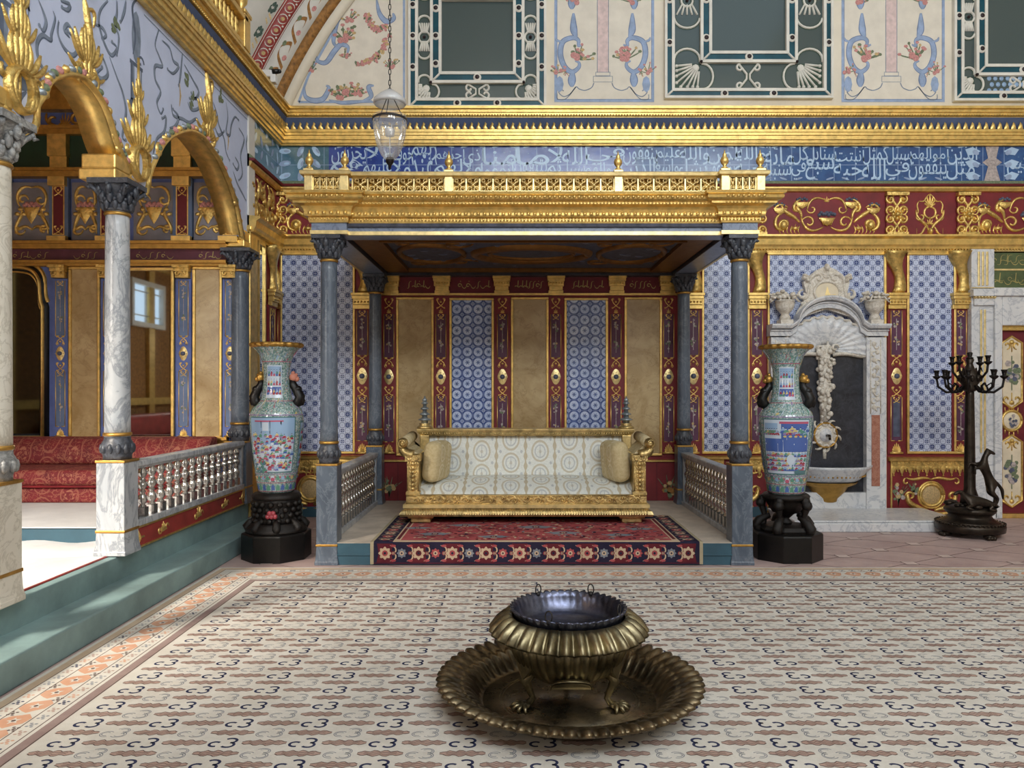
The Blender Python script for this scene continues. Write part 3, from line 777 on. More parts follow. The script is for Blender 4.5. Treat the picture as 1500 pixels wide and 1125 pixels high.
AR = {}
def _forms():
    code = 0xFE80
    seq = [('\u0621', 1), ('\u0622', 2), ('\u0623', 2), ('\u0624', 2), ('\u0625', 2), ('\u0626', 4), ('\u0627', 2), ('\u0628', 4), ('\u0629', 2)]
    seq += [(chr(c), 4) for c in range(0x62A, 0x62F)]+[(chr(c), 2) for c in range(0x62F, 0x633)]+[(chr(c), 4) for c in range(0x633, 0x63B)]
    seq += [(chr(c), 4) for c in range(0x641, 0x648)]+[('\u0648', 2), ('\u0649', 2), ('\u064A', 4)]
    for ch, n in seq: AR[ch] = (code, n); code += n
_forms()
LAMALEF = {'\u0622': 0xFEF5, '\u0623': 0xFEF7, '\u0625': 0xFEF9, '\u0627': 0xFEFB}
def shape_word(wd):
    out = []; i = 0; prev_join = False
    while i < len(wd):
        ch = wd[i]; code, n = AR[ch]; nxt = wd[i+1] if i+1 < len(wd) else None
        if ch == '\u0644' and nxt in LAMALEF:
            out.append(chr(LAMALEF[nxt]+(1 if prev_join else 0))); prev_join = False; i += 2; continue
        jn = nxt is not None and n == 4 and AR[nxt][1] > 1
        if prev_join and jn: k = 3
        elif prev_join: k = 1
        elif jn: k = 2
        else: k = 0
        out.append(chr(code+k)); prev_join = jn; i += 1
    return ''.join(reversed(out))
GL = {}
def word_mesh(wd):
    if wd in GL: return GL[wd]
    c = bpy.data.curves.new('script', 'FONT'); c.body = shape_word(wd); c.resolution_u = 2; c.offset = .003
    o = bpy.data.objects.new('script', c); COL.objects.link(o)
    bpy.context.view_layer.update(); dg = bpy.context.evaluated_depsgraph_get()
    me = o.evaluated_get(dg).to_mesh(); vs = [(v.co.x, v.co.y) for v in me.vertices]; fs = [tuple(p.vertices) for p in me.polygons]
    o.evaluated_get(dg).to_mesh_clear(); bpy.data.objects.remove(o); bpy.data.curves.remove(c)
    GL[wd] = (vs, fs); return GL[wd]
def put_word(mb, fn, wd, x0, x1, z0, z1, n=.002):
    vs, fs = word_mesh(wd)
    if not vs: return
    a0 = min(v[0] for v in vs); a1 = max(v[0] for v in vs); c0 = min(v[1] for v in vs); c1 = max(v[1] for v in vs)
    sx = (x1-x0)/max(.05, a1-a0); sz = (z1-z0)/max(.3, c1-c0)
    mb.add([fn(x0+(v[0]-a0)*sx, z0+(v[1]-c0)*sz, n) for v in vs], fs)
VERSE = ('مثل الذين ينفقون أموالهم في سبيل الله كمثل حبة أنبتت سبع سنابل في كل سنبلة مائة حبة والله يضاعف لمن يشاء والله واسع عليم '
         'الذين ينفقون أموالهم في سبيل الله ثم لا يتبعون ما أنفقوا منا ولا أذى لهم أجرهم عند ربهم ولا خوف عليهم ولا هم يحزنون').split()
f2 = lambda u, v, n: W0(u, v, n+.012)
m = MB(); xr = bx(1428); xl = bx(486); pairs = [VERSE[i:i+2] for i in range(0, len(VERSE), 2)]
tot = sum(max(len(a) for a in p)+1.2 for p in pairs); x = xr; hh = FZ1-FZ0
for p in pairs:
    wd = (max(len(a) for a in p)+1.2)/tot*(xr-xl)
    put_word(m, f2, p[0], x-wd*1.04, x-.01, FZ0+hh*.04, FZ0+hh*.60)
    if len(p) > 1: put_word(m, f2, p[1], x-wd*1.0, x+.02, FZ0+hh*.44, FZ0+hh*.97, .003)
    x -= wd
put_word(m, f2, 'حكيم', bx(1474), bx(1525), FZ0+hh*.1, FZ0+hh*.75)
m.build('script', 'calli_white', fr_o)
m = MB()   # leaf spray cartouche between the two verses, and leaf scrolls along the edge
cxp = bx(1452)
for sg in (-1, 1):
    for k in range(3):
        m.mat(0).poly(f2, [(cxp+sg*.30+a*sg, bz(222+k*18)+c) for a, c in ((-.16, 0), (-.06, .05), (.03, .02), (-.02, -.05), (-.1, -.04))], .0042+k*.0003)
        m.mat(1).dome(f2, (cxp+sg*.2, bz(224+k*18)), .045, .03, n0=.0055, seg=8, ang=sg*.5)
m.mat(2).poly(f2, [(cxp-.09, FZ1), (cxp+.09, FZ1), (cxp+.05, (FZ0+FZ1)/2+.05), (cxp+.12, (FZ0+FZ1)/2), (cxp+.05, (FZ0+FZ1)/2-.05), (cxp+.1, FZ0), (cxp-.1, FZ0), (cxp-.05, (FZ0+FZ1)/2-.05), (cxp-.12, (FZ0+FZ1)/2), (cxp-.05, (FZ0+FZ1)/2+.05)], .0062)
for i in range(9):
    m.mat(i % 2).dome(f2, (bx(418)+(i % 3)*.19, bz(222+(i//3)*18)), .075, .035, n0=.0016+i*.0002, seg=9, ang=i*1.1); m.mat(1-i % 2).dome(f2, (bx(418)+(i % 3)*.19+.02, bz(222+(i//3)*18)), .035, .016, n0=.004+i*.0002, seg=8, ang=i*1.1)
for i in range(46):
    xx = bx(500)+i*.19
    if xx > bx(1425): break
    m.mat(0).dome(f2, (xx, bz(215)), .06, .013, n0=.001, seg=8, ang=.25*(-1)**i); m.mat(1).dome(f2, (xx+.09, bz(262)), .05, .012, n0=.001, seg=8, ang=-.3*(-1)**i)
m.build('leaf_scrolls', ['calli_white', 'scroll_blue', 'flower_pale'], fr_o)
m = MB(); fl2 = leftfn(LX+.012)
for i in range(5):
    for q in range(3): m.mat(i % 2).dome(fl2, (8.35+i*.19, bz(262)+.08+q*.15), .07, .03, n0=.002, seg=8, ang=i+q)
m.build('leaf_scrolls', ['calli_white', 'scroll_blue'], fl_o)

# ------------------------------------------------------------------ great cornice running along both walls
path = [(LX, 2.6), (LX, BW), (9.0, BW)]
z0 = 4.535
m = MB(); m.sweep([(0, z0), (.05, z0), (.055, z0+.02), (.075, z0+.025), (.08, z0+.055), (.10, z0+.06), (.105, z0+.10), (.12, z0+.105), (.12, z0+.135), (.13, z0+.14), (.13, z0+.17), (0, z0+.17)], path)
corn = tag(m.build('trim_1', 'gold'), kind='structure')
m = MB(); m.sweep([(.0, z0+.16), (.05, z0+.17), (.06, z0+.2), (.11, z0+.27), (.14, z0+.31), (0, z0+.32)], path); m.build('blue_cove', 'cove_blue', corn)
m = MB(); m.sweep([(0, z0+.30), (.12, z0+.30), (.125, z0+.325), (.15, z0+.33), (.155, z0+.36), (.17, z0+.365), (.17, z0+.395), (.2, z0+.40), (.2, z0+.43), (0, z0+.45)], path); m.build('gilded_crown_moulding', 'gold', corn)
m = MB()
def crest(fn, u):
    pts = [(u-.028, z0+.165), (u+.028, z0+.165), (u+.03, z0+.19), (u+.012, z0+.215), (u+.02, z0+.24), (u-.004, z0+.265), (u-.014, z0+.235), (u-.03, z0+.2)]
    m.poly(fn, pts, .0, .03)
    m.poly(lambda a, c, n: fn(a, c, -n), list(reversed(pts)), .0, .02)
fb = wallfn(BW-.115); flw = leftfn(LX+.115)
u = LX+.13
while u < 7.2: crest(fb, u); u += .083
u = BW-.15
while u > 4.3: crest(flw, u); u -= .083
m.build('acanthus_cresting', 'gold', corn)
m = MB()
u = LX+.17
while u < 7.2: m.ball((u, BW-.155, z0+.335), .012, 5, 3); u += .034
u = BW-.2
while u > 4.3: m.ball((LX+.155, u, z0+.335), .012, 5, 3); u -= .034
m.build('bead_row', 'gold', corn)

# ------------------------------------------------------------------ upper wall: painted plaster
ZU = z0+.44
m = MB(); m.slab(W0, LX, ZU-.02, 8.9, 8.55, -.02, .01); upper = m.build('painted_plaster', 'plaster', wall_back); upper['label'] = 'cream plaster lunette above the gilt cornice'
UP = lambda u, v, n: W0(u, v, n+.012)
def flowers(m, x, z, s, n=16, up=pi/2, spread=1.3):
    for k in range(n):
        a = up+random.uniform(-spread, spread); L = s*random.uniform(.35, 1.1)
        e = (x+math.cos(a)*L, z+math.sin(a)*L)
        m.mat(3).stroke(UP, bez((x, z), (x+math.cos(a)*L*.3, z+math.sin(a)*L*.4), (e[0], e[1]-s*.1), e, 5), s*.09, .001+random.random()*.0005, True)
        m.mat(random.choice([2, 2, 4, 3])).dome(UP, e, s*random.uniform(.08, .15), s*.1, n0=.002+random.random()*.0014, seg=6)
    for k in range(3): m.mat(2).dome(UP, (x+random.uniform(-.3, .3)*s, z+random.uniform(0, .3)*s), s*.2, n0=.0036+k*.0005+random.random()*.0004, seg=8)
FM = ['scroll_blue', 'scroll_blue_dark', 'flower_pink', 'flower_green', 'flower_gold', 'pink_marble', 'bay_cream', 'scroll_grey']
def fat_scroll(m, pts, w):
    q = random.random()*.0004
    m.mat(1).stroke(UP, pts, w*1.0, .0012+q, True); m.mat(0).stroke(UP, pts, w*.74, .0017+q, True)
def painted_bay(pa, pb, cxp):
    m = MB(); xa, xb = bx(pa), bx(pb); zb, zt = bz(150), bz(-330); xc = bx(cxp)
    m.mat(6).rect(UP, xa, zb, xb, zt, .0004); m.mat(0).line_box(UP, xa, zb, xb, zt, .03, .001); m.mat(1).line_box(UP, xa+.03, zb+.03, xb-.03, zt-.03, .006, .0012)
    m.mat(5).rect(UP, xc-.065, bz(107), xc+.065, zt, .001)
    for s in (-1, 1): m.mat(7).rect(UP, xc+s*.068-.004, bz(107), xc+s*.068+.004, zt, .0012)
    m.mat(7)
    m.line_box(UP, xc-.09, bz(112), xc+.09, bz(106), .006, .0012); m.line_box(UP, xc-.12, bz(121), xc+.12, bz(112), .006, .0012)
    for s in (-1, 1):
        X = lambda pts: [(xc+s*p[0], p[1]) for p in pts]
        m.mat(7).stroke(UP, X(smooth_pts([(.11, bz(122)), (.14, bz(129)), (.22, bz(133)), (.29, bz(131)), (.33, bz(128)), (.4, bz(138)), (.48, bz(142)), (.54, bz(136)), (.52, bz(131)), (.48, bz(134))])), .012, .0012)
        m.mat(7).stroke(UP, X(smooth_pts([(.33, bz(128)), (.45, bz(145)), (.55, bz(146)), (.56, bz(139))])), .01, .0012)
        for dz in (0, .95, 1.9):
            zz = lambda py: bz(py)+dz
            fat_scroll(m, X(smooth_pts([(.25, zz(66)), (.30, zz(68)), (.30, zz(60)), (.37, zz(56)), (.49, zz(62)), (.52, zz(80)), (.47, zz(98)), (.38, zz(106)), (.30, zz(100)), (.29, zz(93)), (.34, zz(90))])), .07)
            fat_scroll(m, X(smooth_pts([(.38, zz(128)), (.38, zz(118)), (.37, zz(106))])), .10); fat_scroll(m, X(smooth_pts([(.32, zz(55)), (.35, zz(48)), (.36, zz(38)), (.36, zz(20))])), .09)
            fat_scroll(m, X(smooth_pts([(.49, zz(62)), (.56, zz(60)), (.58, zz(55))])), .03)
            flowers(m, xc+s*.30, zz(88), .2, 16, pi/2+s*.2); flowers(m, xc+s*.36, zz(5), .17, 12)
            flowers(m, xc+s*.55, zz(108), .13, 9, pi/2); flowers(m, xc+s*.46, zz(104), .08, 5, -pi/2, .6)
        m.mat(0).dome(UP, (xc+s*.53, bz(124)), .05, .1, n0=.0023, seg=8)
    m.build('painted_bay', FM, wall_back)
painted_bay(812, 958, 883); painted_bay(1232, 1383, 1305)
# left painted spandrel under the arch
m = MB()
sp = [(438, 150), (592, 150), (592, -40), (545, -40), (512, 3), (480, 62), (452, 112)]
m.mat(6).poly(UP, [(bx(a), bz(c)) for a, c in sp], .0004)
out = [(bx(a), bz(c)) for a, c in sp+[sp[0]]]; m.mat(0).stroke(UP, out, .03, .001)
def S(pts, w): fat_scroll(m, smooth_pts([(bx(a), bz(c)) for a, c in pts]), w)
S([(512, 0), (500, 15), (492, 40), (489, 62), (495, 70)], .06); S([(463, 80), (466, 90), (478, 92), (490, 76), (500, 66), (510, 70), (509, 80)], .07)
S([(446, 128), (448, 142), (460, 148), (474, 145), (482, 130), (478, 126)], .07); S([(548, 126), (540, 128), (544, 142), (532, 148)], .06); S([(552, 0), (556, 20), (566, 32), (577, 28), (576, 20)], .07)
S([(482, 147), (500, 151), (520, 150), (545, 148)], .05)
for px, py, s in ((505, 60, .2), (512, 32, .14), (512, 142, .2), (500, 145, .16), (456, 105, .12), (525, 140, .14), (574, 100, .12), (505, 85, .1)): flowers(m, bx(px), bz(py), s)
for (a, c, d, e) in (((538, 20), (540, 40), (552, 50), (564, 40)), ((525, 92), (545, 96), (560, 80), (568, 55))):
    pts = bez(*[(bx(q[0]), bz(q[1])) for q in (a, c, d, e)], 16)
    for q in pts:
        for k in range(3): m.mat(random.choice([2, 3, 2, 4])).dome(UP, (q[0]+random.uniform(-.03, .03), q[1]+random.uniform(-.03, .03)), .035, .018, n0=.002+random.random()*.001, seg=6, ang=random.random()*3)
m.build('painted_bay', FM, wall_back)
# band of the great arch on the left
AC = (bx(1095), bz(447)); 
def arch_band(r0, r1, y0, y1, mats, name, deco=None, label=None):
    m = MB(); N = 40
    def pt(rp, Y, a): r = rp*Y/FPX; c = ((1095-CX)*Y/FPX, H-(447-CY)*Y/FPX); return (c[0]-r*math.cos(a), Y, c[1]+r*math.sin(a))
    a0, a1 = .36, 1.25
    def fn(u, v, n):
        rp = r0+(r1-r0)*v; Y = y0+(y1-y0)*v-n; return pt(rp, Y, u)
    vs = []
    for i in range(N+1):
        a = a0+(a1-a0)*i/N; vs += [fn(a, 0, 0), fn(a, 1, 0), fn(a, 1, -.12), fn(a, 0, -.12)]
    m.mat(0).add(vs, [(i*4+k, i*4+(k+1) % 4, i*4+4+(k+1) % 4, i*4+4+k) for i in range(N) for k in range(4)], True)
    if deco: deco(m, fn, a0, a1)
    o = m.build(name, mats, upper)
    return o
arch_band(729, 744, 9.15, 9.06, ['plaster'], 'arch_edge')
def d_scroll(m, fn, a0, a1):
    a = a0
    while a < a1:
        m.mat(1).stroke(fn, smooth_pts([(a, .2), (a+.02, .7), (a+.04, .75), (a+.05, .4), (a+.035, .3)]), .008, .003)
        m.mat(2).dome(fn, (a+.02, .35), .006, .12, n0=.004, seg=7); m.mat(3).dome(fn, (a+.045, .7), .006, .1, n0=.004, seg=7); a += .055
arch_band(744, 759, 9.06, 8.97, ['ochre'], 'arch_ochre_band')
arch_band(759, 788, 8.97, 8.82, ['plaster_white', 'ochre', 'flower_pink', 'flower_green'], 'arch_floral_band', d_scroll)
def d_red(m, fn, a0, a1):
    for q_ in (.06, .9): m.mat(1).stroke(fn, [(a0+(a1-a0)*k/60, q_) for k in range(61)], .04, .003)
    a = a0
    while a < a1:
        m.mat(1).stroke(fn, [(a+.009*math.cos(t), .48+.3*math.sin(t)) for t in [k*2*pi/12 for k in range(13)]], .002, .003); m.mat(2).dome(fn, (a, .48), .004, .14, n0=.004, seg=7); m.mat(1).dome(fn, (a+.012, .25), .002, .07, n0=.0035, seg=6); a += .024
arch_band(788, 812, 8.82, 8.68, ['red_panel', 'plaster_white', 'flower_gold'], 'arch_red_band', d_red)
def d_vine(m, fn, a0, a1):
    a = a0
    while a < a1:
        for q in (.05, .13, .21, .3, .5, .72, .9):
            for k in range(7):
                t = k*2*pi/7; m.mat(1).dome(fn, (a+.007*math.cos(t), q+.026*math.sin(t)), .0055, .013, n0=.003+k*.0002, seg=6)
            m.mat(2).stroke(fn, smooth_pts([(a-.02, q-.04), (a, q+.045), (a+.03, q+.03), (a+.02, q-.03)]), .004, .0025)
        a += .05
arch_band(812, 990, 8.68, 8.05, ['plaster_white', 'green_dark', 'flower_gold'], 'arch_vine_band', d_vine)

# ------------------------------------------------------------------ latticed windows of the upper wall
def window(n, xc, hw, gw, zb, zg, h2, lab):
    """xc centre, hw outer half width, gw glass half width, zb bottom, zg bottom of the centre pane, h2 half height"""
    zc = zb+h2; f = lambda u, v, nn: W0(xc+u, zc+v, nn+.012)
    m = MB(); m.slab(f, -hw, -h2, hw, h2, -.01, .012); win = tag(m.build('window_%d' % n, 'glass_window'), label=lab, kind='structure')
    F = MB(); t = .055
    F.mat(0).frame(f, -hw-.03, -h2-.03, hw+.03, h2+.03, .03, 0, .06); F.mat(1).frame(f, -hw, -h2, hw, h2, t, 0, .045); F.mat(0).frame(f, -hw+t, -h2+t, hw-t, h2-t, .035, 0, .06)
    ig = zg-zc
    F.mat(0).frame(f, -gw-.14, ig-.14, gw+.14, -ig+.14, .035, 0, .06); F.mat(1).frame(f, -gw-.105, ig-.105, gw+.105, -ig+.105, .07, 0, .045); F.mat(0).frame(f, -gw-.035, ig-.035, gw+.035, -ig+.035, .035, 0, .06)
    for sx in (-1, 1):
        for sz in (-1, 1):
            F.mat(0).relief(f, [(sx*(gw+.02), sz*(-ig+.02)), (sx*(gw+.11), sz*(-ig+.11))], .014, .02, False, .045); F.relief(f, [(sx*(hw), sz*h2), (sx*(hw-.07), sz*(h2-.07))], .014, .02, False, .045)
    dots = []
    for s in (-1, 1):
        dots += [(s*(hw-.027), -h2*.45), (s*(hw-.027), h2*.45), (s*(hw-.027), -.0), (-.3*hw, s*(h2-.027)), (.3*hw, s*(h2-.027)), (s*(gw+.07), 0), (0, s*(-ig+.07)), (s*(gw+.07), -h2*.4), (s*(gw+.07), h2*.4)]
    for d in dots:
        F.mat(0).dome(f, d, .05, h=.02, n0=.05, seg=12); F.mat(2).dome(f, d, .028, h=.012, n0=.067, seg=10)
    F.build('window_frame', ['window_white', 'teal_frame', 'dark_dot'], win)
    T = MB(); xo = hw-t-.035; xi = gw+.14; zo = h2-t-.035; zi = -ig+.14; cw = xo-xi; ch = zo-zi; r = .014
    dark = 1
    def C(pts, rr=r):
        T.mat(dark).stroke(f, pts, rr*3.4, .014); T.mat(0).relief(f, pts, rr, .02, False, .014)
    for sx in (-1, 1):
        for sz in (-1, 1):
            X = lambda pts: [(sx*p[0], sz*p[1]) for p in pts]
            o = (xi+.02, zi+.02)
            T.mat(1).rect(f, *sorted((sx*xi, sx*xo))[:1], sorted((sz*zi, sz*zo))[0], sorted((sx*xi, sx*xo))[1], sorted((sz*zi, sz*zo))[1], .0132)
            for k in range(8):           # corner shell
                a = (k+.5)/8*pi/2; ca, sa = math.cos(a), math.sin(a); L = min(cw/max(ca, .01), ch/max(sa, .01))*.93
                T.mat(0).relief(f, X([(xi+ca*.10, zi+sa*.10), (xi+ca*L, zi+sa*L)]), .013, .02, False, .014)
                T.mat(0).dome(f, X([(xi+ca*L*.97, zi+sa*L*.97)])[0], .022, h=.02, n0=.014, seg=6)
            T.mat(0).dome(f, X([(xi+.05, zi+.05)])[0], .045, h=.02, n0=.014, seg=8)
            T.mat(2).dome(f, X([(xi-.01, zi-.01)])[0], .02, h=.03, n0=.05, seg=8)
            # braces along the side strip and along the bottom strip
            xm = (xi+xo)/2
            C(X([(xi, zi-.02)]+[(xm+cw*.5*math.cos(a), zi-.05-cw*.42*math.sin(a)) for a in [pi-.1-k*(pi-.2)/10 for k in range(11)]]+[(xo, zi-.02)]))
            C(X([(xi, .22)]+[(xm+cw*.5*math.cos(a), .2+cw*.42*math.sin(a)) for a in [pi-.1-k*(pi-.2)/10 for k in range(11)]]+[(xo, .22)]))
            zm = (zi+zo)/2
            C(X([(xi-.02, zo)]+[(xi-.03-ch*.42*math.sin(a), zm+ch*.5*math.cos(a)) for a in [.1+k*(pi-.2)/10 for k in range(11)]]+[(xi-.02, zi)]))
            C(X([(.12, zo), (.02, zm+.03), (.02, zm-.03), (.12, zi)])); T.mat(0).relief(f, X(spiral(.1, zo-.05, .05, .02, pi/2, -3, 8)), r, .02, False, .014); T.relief(f, X(spiral(.1, zi+.05, .05, .02, -pi/2, 3, 8)), r, .02, False, .014)
            for k in range(5):
                T.relief(f, X([(xi+cw*(.1+.2*k), .17), (xi+cw*(.3+.1*k), .05)]), .012, .02, False, .014)
        xm = sx*(xi+xo)/2; C(spiral(xm, 0, .07, .07, 0, 2*pi, 14)); T.mat(2).dome(f, (xm, 0), .02, h=.02, n0=.03, seg=8)
    T.build('lattice_tracery', ['window_white', 'green_dark', 'dark_dot'], win)
    return win
window(1, bx(699.5), 97*kb, 52*kb, bz(157), bz(108), 1.68*kb*60, 'latticed window left of the other two, above the canopy')
window(2, bx(1095), 119*kb, 54*kb, bz(143), bz(78), 1.4*kb*100, 'widest latticed window, over the right canopy column')
window(3, bx(1494), 97*kb, 52*kb, bz(147), bz(97), 1.5*kb*80, 'latticed window cut by the right edge')
# pale spots seen in the lower pane of the third window: bullseye glass
m = MB(); m.mat(0)
for k in range(16):
    m.dome(UP, (bx(1447+(k % 6)*9+(k//6 % 2)*4), bz(116+(k//6)*9)), .028, .03, h=.01, n0=.014, seg=10)
m.build('bullseye_glass', 'enamel_sky', bpy.data.objects['window_3'])

# ------------------------------------------------------------------ right: marble door surround and door
m = MB(); m.mat(0)
m.slab(W0, bx(1447), bz(757), bx(1458), bz(431), 0, .14); m.slab(W0, bx(1458), bz(478), bx(1530), bz(431), 0, .14); m.slab(W0, bx(1443), bz(436), bx(1532), bz(424), 0, .18)
surround = tag(m.build('trim_2', 'marble_white', None, .01), kind='structure')
m = MB(); m.mat(0).slab(W0, bx(1416), bz(757), bx(1449), bz(367), 0, .1); m.slab(W0, bx(1414), bz(436), bx(1450), bz(426), 0, .17); m.slab(W0, bx(1418), bz(449), bx(1447), bz(436), 0, .13)
m.slab(W0, bx(1413), bz(757), bx(1450), bz(742), 0, .14)
m.mat(1)
for k in range(3):
    m.slab(W0, bx(1424.5+k*6), bz(420), bx(1427.5+k*6), bz(371), .1, .115)
for k in range(2): m.slab(W0, bx(1428+k*5.5), bz(662), bx(1430.5+k*5.5), bz(455), .1, .115)
for k in range(7): m.dome(W0, (bx(1419+k*4.6), bz(437)), .025, h=.03, n0=.13, seg=6)
m.slab(W0, bx(1416), bz(424), bx(1449), bz(422.5), .1, .12)
m.build('marble_pilaster', ['marble_white', 'gold_pale'], surround, .004)
m = MB(); m.mat(0).slab(W0, bx(1449), bz(425), bx(1530), bz(367), -.01, .03); m.mat(1).slab(W0, bx(1449), bz(397), bx(1530), bz(394.5), .03, .04); m.frame(W0, bx(1449), bz(425), bx(1530), bz(367), .02, .03, .045)
m.mat(2); fg = lambda u, v, n: W0(u, v, n+.03)
for q0, q1 in ((393, 371), (422, 399)):
    scribble(m, fg, bx(1452), bx(1522), bz(q0)+.02, bz(q1)-.01, .009, .003, .1); scribble(m, fg, bx(1454), bx(1522), bz(q0)+.05, bz(q1)-.02, .006, .004, .13)
p = m.build('inscription_panel', ['green_panel', 'gold_pale', 'calli_gold'], surround); p['label'] = 'olive green panel with gold script above the door'
m = MB(); m.mat(0).slab(W0, bx(1458), bz(757), bx(1530), bz(478), 0, .03)
door = tag(m.build('door_1', 'red_deep'), kind='structure')
m = MB(); m.frame(W0, bx(1457), bz(760), bx(1532), bz(476), .03, .02, .09); m.slab(W0, bx(1457), bz(757), bx(1530), bz(751), .02, .1); m.build('door_frame', 'gold', door, .006)
m = MB(); m.slab(W0, bx(1461), bz(485), bx(1526), bz(476), .03, .08); m.build('lintel', 'gold_carved', door, .008)
def door_panel(py0, py1, xc=1479):
    x = bx(xc); hw = .125; z0_, z1_ = bz(py1), bz(py0)
    pts = [(x-hw, z0_+.08), (x-hw*.6, z0_+.05), (x, z0_), (x+hw*.6, z0_+.05), (x+hw, z0_+.08), (x+hw, z1_-.08), (x+hw*.6, z1_-.05), (x, z1_), (x-hw*.6, z1_-.05), (x-hw, z1_-.08)]
    m = MB(); m.mat(0).poly(W0, pts, .036); m.mat(1).relief(W0, pts+[pts[0]], .014, .02, False, .036)
    fn = lambda u, v, n: W0(u, v, n+.04)
    for sg, zz in ((1, z0_+.05), (-1, z1_-.05)):
        for s in (-1, 1):
            m.mat(1).relief(fn, spiral(x+s*.06, zz+sg*.06, .05, .01, -pi/2, -pi/2+s*sg*5, 12), .012); 
        m.dome(fn, (x, zz+sg*.02), .03, h=.02, seg=7); m.relief(fn, [(x, zz), (x, zz+sg*.14)], .014)
    zc = (z0_+z1_)/2
    bouquet(m, fn, x, zc, .1, [2, 3, 4], 26); m.mat(4).stroke(fn, [(x, zc-.22), (x, zc+.2)], .012, .001)
    m.build('door_panel', ['cream_panel', 'gold_carved', 'flower_pale', 'inlay_slate', 'flower_green'], door)
door_panel(493, 598); door_panel(637, 742)
m = MB(); x, z = bx(1479), bz(616); m.mat(0).dome(W0, (x, z), .115, .12, .03, .03, seg=18); m.mat(1).relief(W0, spiral(x, z, .12, .12, 0, 2*pi, 24), .02, .03, False, .03)
for k in range(14):
    a = 2*pi*k/14; L = .17+.05*abs(math.sin(a)); m.relief(W0, [(x+.12*math.cos(a), z+.12*math.sin(a)), (x+.13*math.cos(a), z+L*math.sin(a))], .016, .02, True, .03)
bouquet(m, lambda u, v, n: W0(u, v, n+.06), x, z, .055, [2, 3], 14)
m.build('door_medallion', ['cream_panel', 'gold_carved', 'inlay_slate', 'flower_pale'], door)
# ================================================================== left side: steps, arcade, alcove
b = MB(); b.box((-2.9, -3, 0), (-2.6, 9.2, .172))
step = tag(b.build('trim_3', 'teal_paint', None, .012), kind='structure')
b = MB(); b.mat(0).box((-6.6, -3, -.2), (-2.88, 8.1, .345)); b.mat(1).box((-6.6, -3, .3), (-2.95, 8.1, .352)); b.mat(2).box((-2.965, -3, .3), (-2.945, 8.1, .356))
plat = tag(b.build('trim_4', ['teal_paint', 'white_cloth', 'red_panel'], None, .008), kind='structure')
b = MB(); b.mat(0).box((-6.6, 5.87, .34), (-3.05, 8.1, .478)); b.mat(1).box((-6.6, 5.85, .475), (-3.05, 8.1, .486))
dais = tag(b.build('trim_5', ['teal_dark', 'white_cloth'], None, .006), kind='structure')
# folded white cloth along the foot of the dais
m = MB()
vs = []; N = 40
for i in range(N+1):
    x = -5.6+2.55*i/N
    vs += [(x, 5.88, .37+.012*math.sin(i*.7)), (x, 5.7+.03*math.sin(i*.5), .375+.008*math.sin(i)), (x, 5.45+.05*math.sin(i*.33), .372), (x, 5.40+.05*math.sin(i*.33), .353)]
m.add(vs, [(i*4+k, i*4+k+1, i*4+k+5, i*4+k+4) for i in range(N) for k in range(3)], True)
tag(m.build('floor_cloth', 'white_cloth'), 'crumpled white cloth spread on the alcove floor below the teal step', 'cloth')

# ------------------------------------------------------------------ arcade wall with its arches
def ap(px, py, X=LX):
    Y = X*FPX/(px-CX); return (Y, H-(py-CY)*Y/FPX)
A1 = [ap(*q) for q in ((52, 160), (56, 152), (65, 140), (70, 126), (78, 118), (95, 112), (113, 113), (127, 122), (145, 145), (158, 172), (168, 205), (174, 222), (180, 235), (188, 252))]
A2 = [ap(*q) for q in ((216, 268), (220, 252), (232, 225), (240, 211), (250, 202), (262, 196), (275, 193), (286, 196), (297, 203), (310, 220), (322, 239), (335, 270), (345, 300), (351, 330), (357, 362))]
A1 = smooth_pts(A1, 4); A2 = smooth_pts(A2, 4); A1[0] = (A1[0][0], 3.14); A1[-1] = (A1[-1][0], 3.16); A2[0] = (A2[0][0], 3.14); A2[-1] = (A2[-1][0], 3.06)
TH = .22; ZT = z0+.1
low = [(3.0, 3.14), (4.36, 3.14)]+A1+A2+[(8.2, 3.04)]
m = MB(); vs = []
for (y, z) in low: vs += [(LX, y, z), (LX, y, ZT), (LX-TH, y, z), (LX-TH, y, ZT)]
n = len(low); m.mat(0)
for i in range(n-1):
    a, c = i*4, i*4+4
    if low[i+1][0] <= low[i][0]: continue
m.add(vs, [f for i in range(n-1) for f in ((i*4, i*4+4, i*4+5, i*4+1), (i*4+2, i*4+3, i*4+7, i*4+6))])
wall_left = tag(m.build('wall_left', 'lavender'), kind='structure'); wall_left['label'] = 'pale lavender arcade wall painted with grey scrolls'
m = MB()
for arr in (A1, A2):
    vs = []
    for (y, z) in arr: vs += [(LX+.012, y, z), (LX-TH-.01, y, z), (LX-TH-.01, y, z+.03), (LX+.012, y, z+.03)]
    m.add(vs, [(i*4+k, i*4+(k+1) % 4, i*4+4+(k+1) % 4, i*4+4+k) for i in range(len(arr)-1) for k in range(4)], True)
soff = m.build('arch_soffit', 'gold', wall_left)
LW = leftfn(LX)
m = MB()
for arr in (A1, A2):
    m.mat(0).relief(LW, [(y, z+.012) for y, z in arr], .022, .03, False)
    L = len(arr)
    for i, (y, z) in enumerate(arr):
        if L*.1 < i < L*.96 and i % 2 == 0:
            m.mat([1, 2, 0, 3][i//2 % 4]).dome(LW, (y, z+.045), .035, .03, .03, seg=7, ang=i)
            m.mat(0).relief(LW, spiral(y, z+.03, .035, .01, i, i+4, 7), .012)
    for s, (y, z) in ((1, arr[8]), (-1, arr[-9])):
        m.mat(0).relief(LW, spiral(y+s*.01, z+.03, .06, .015, pi/2, pi/2+s*5, 12), .02); 
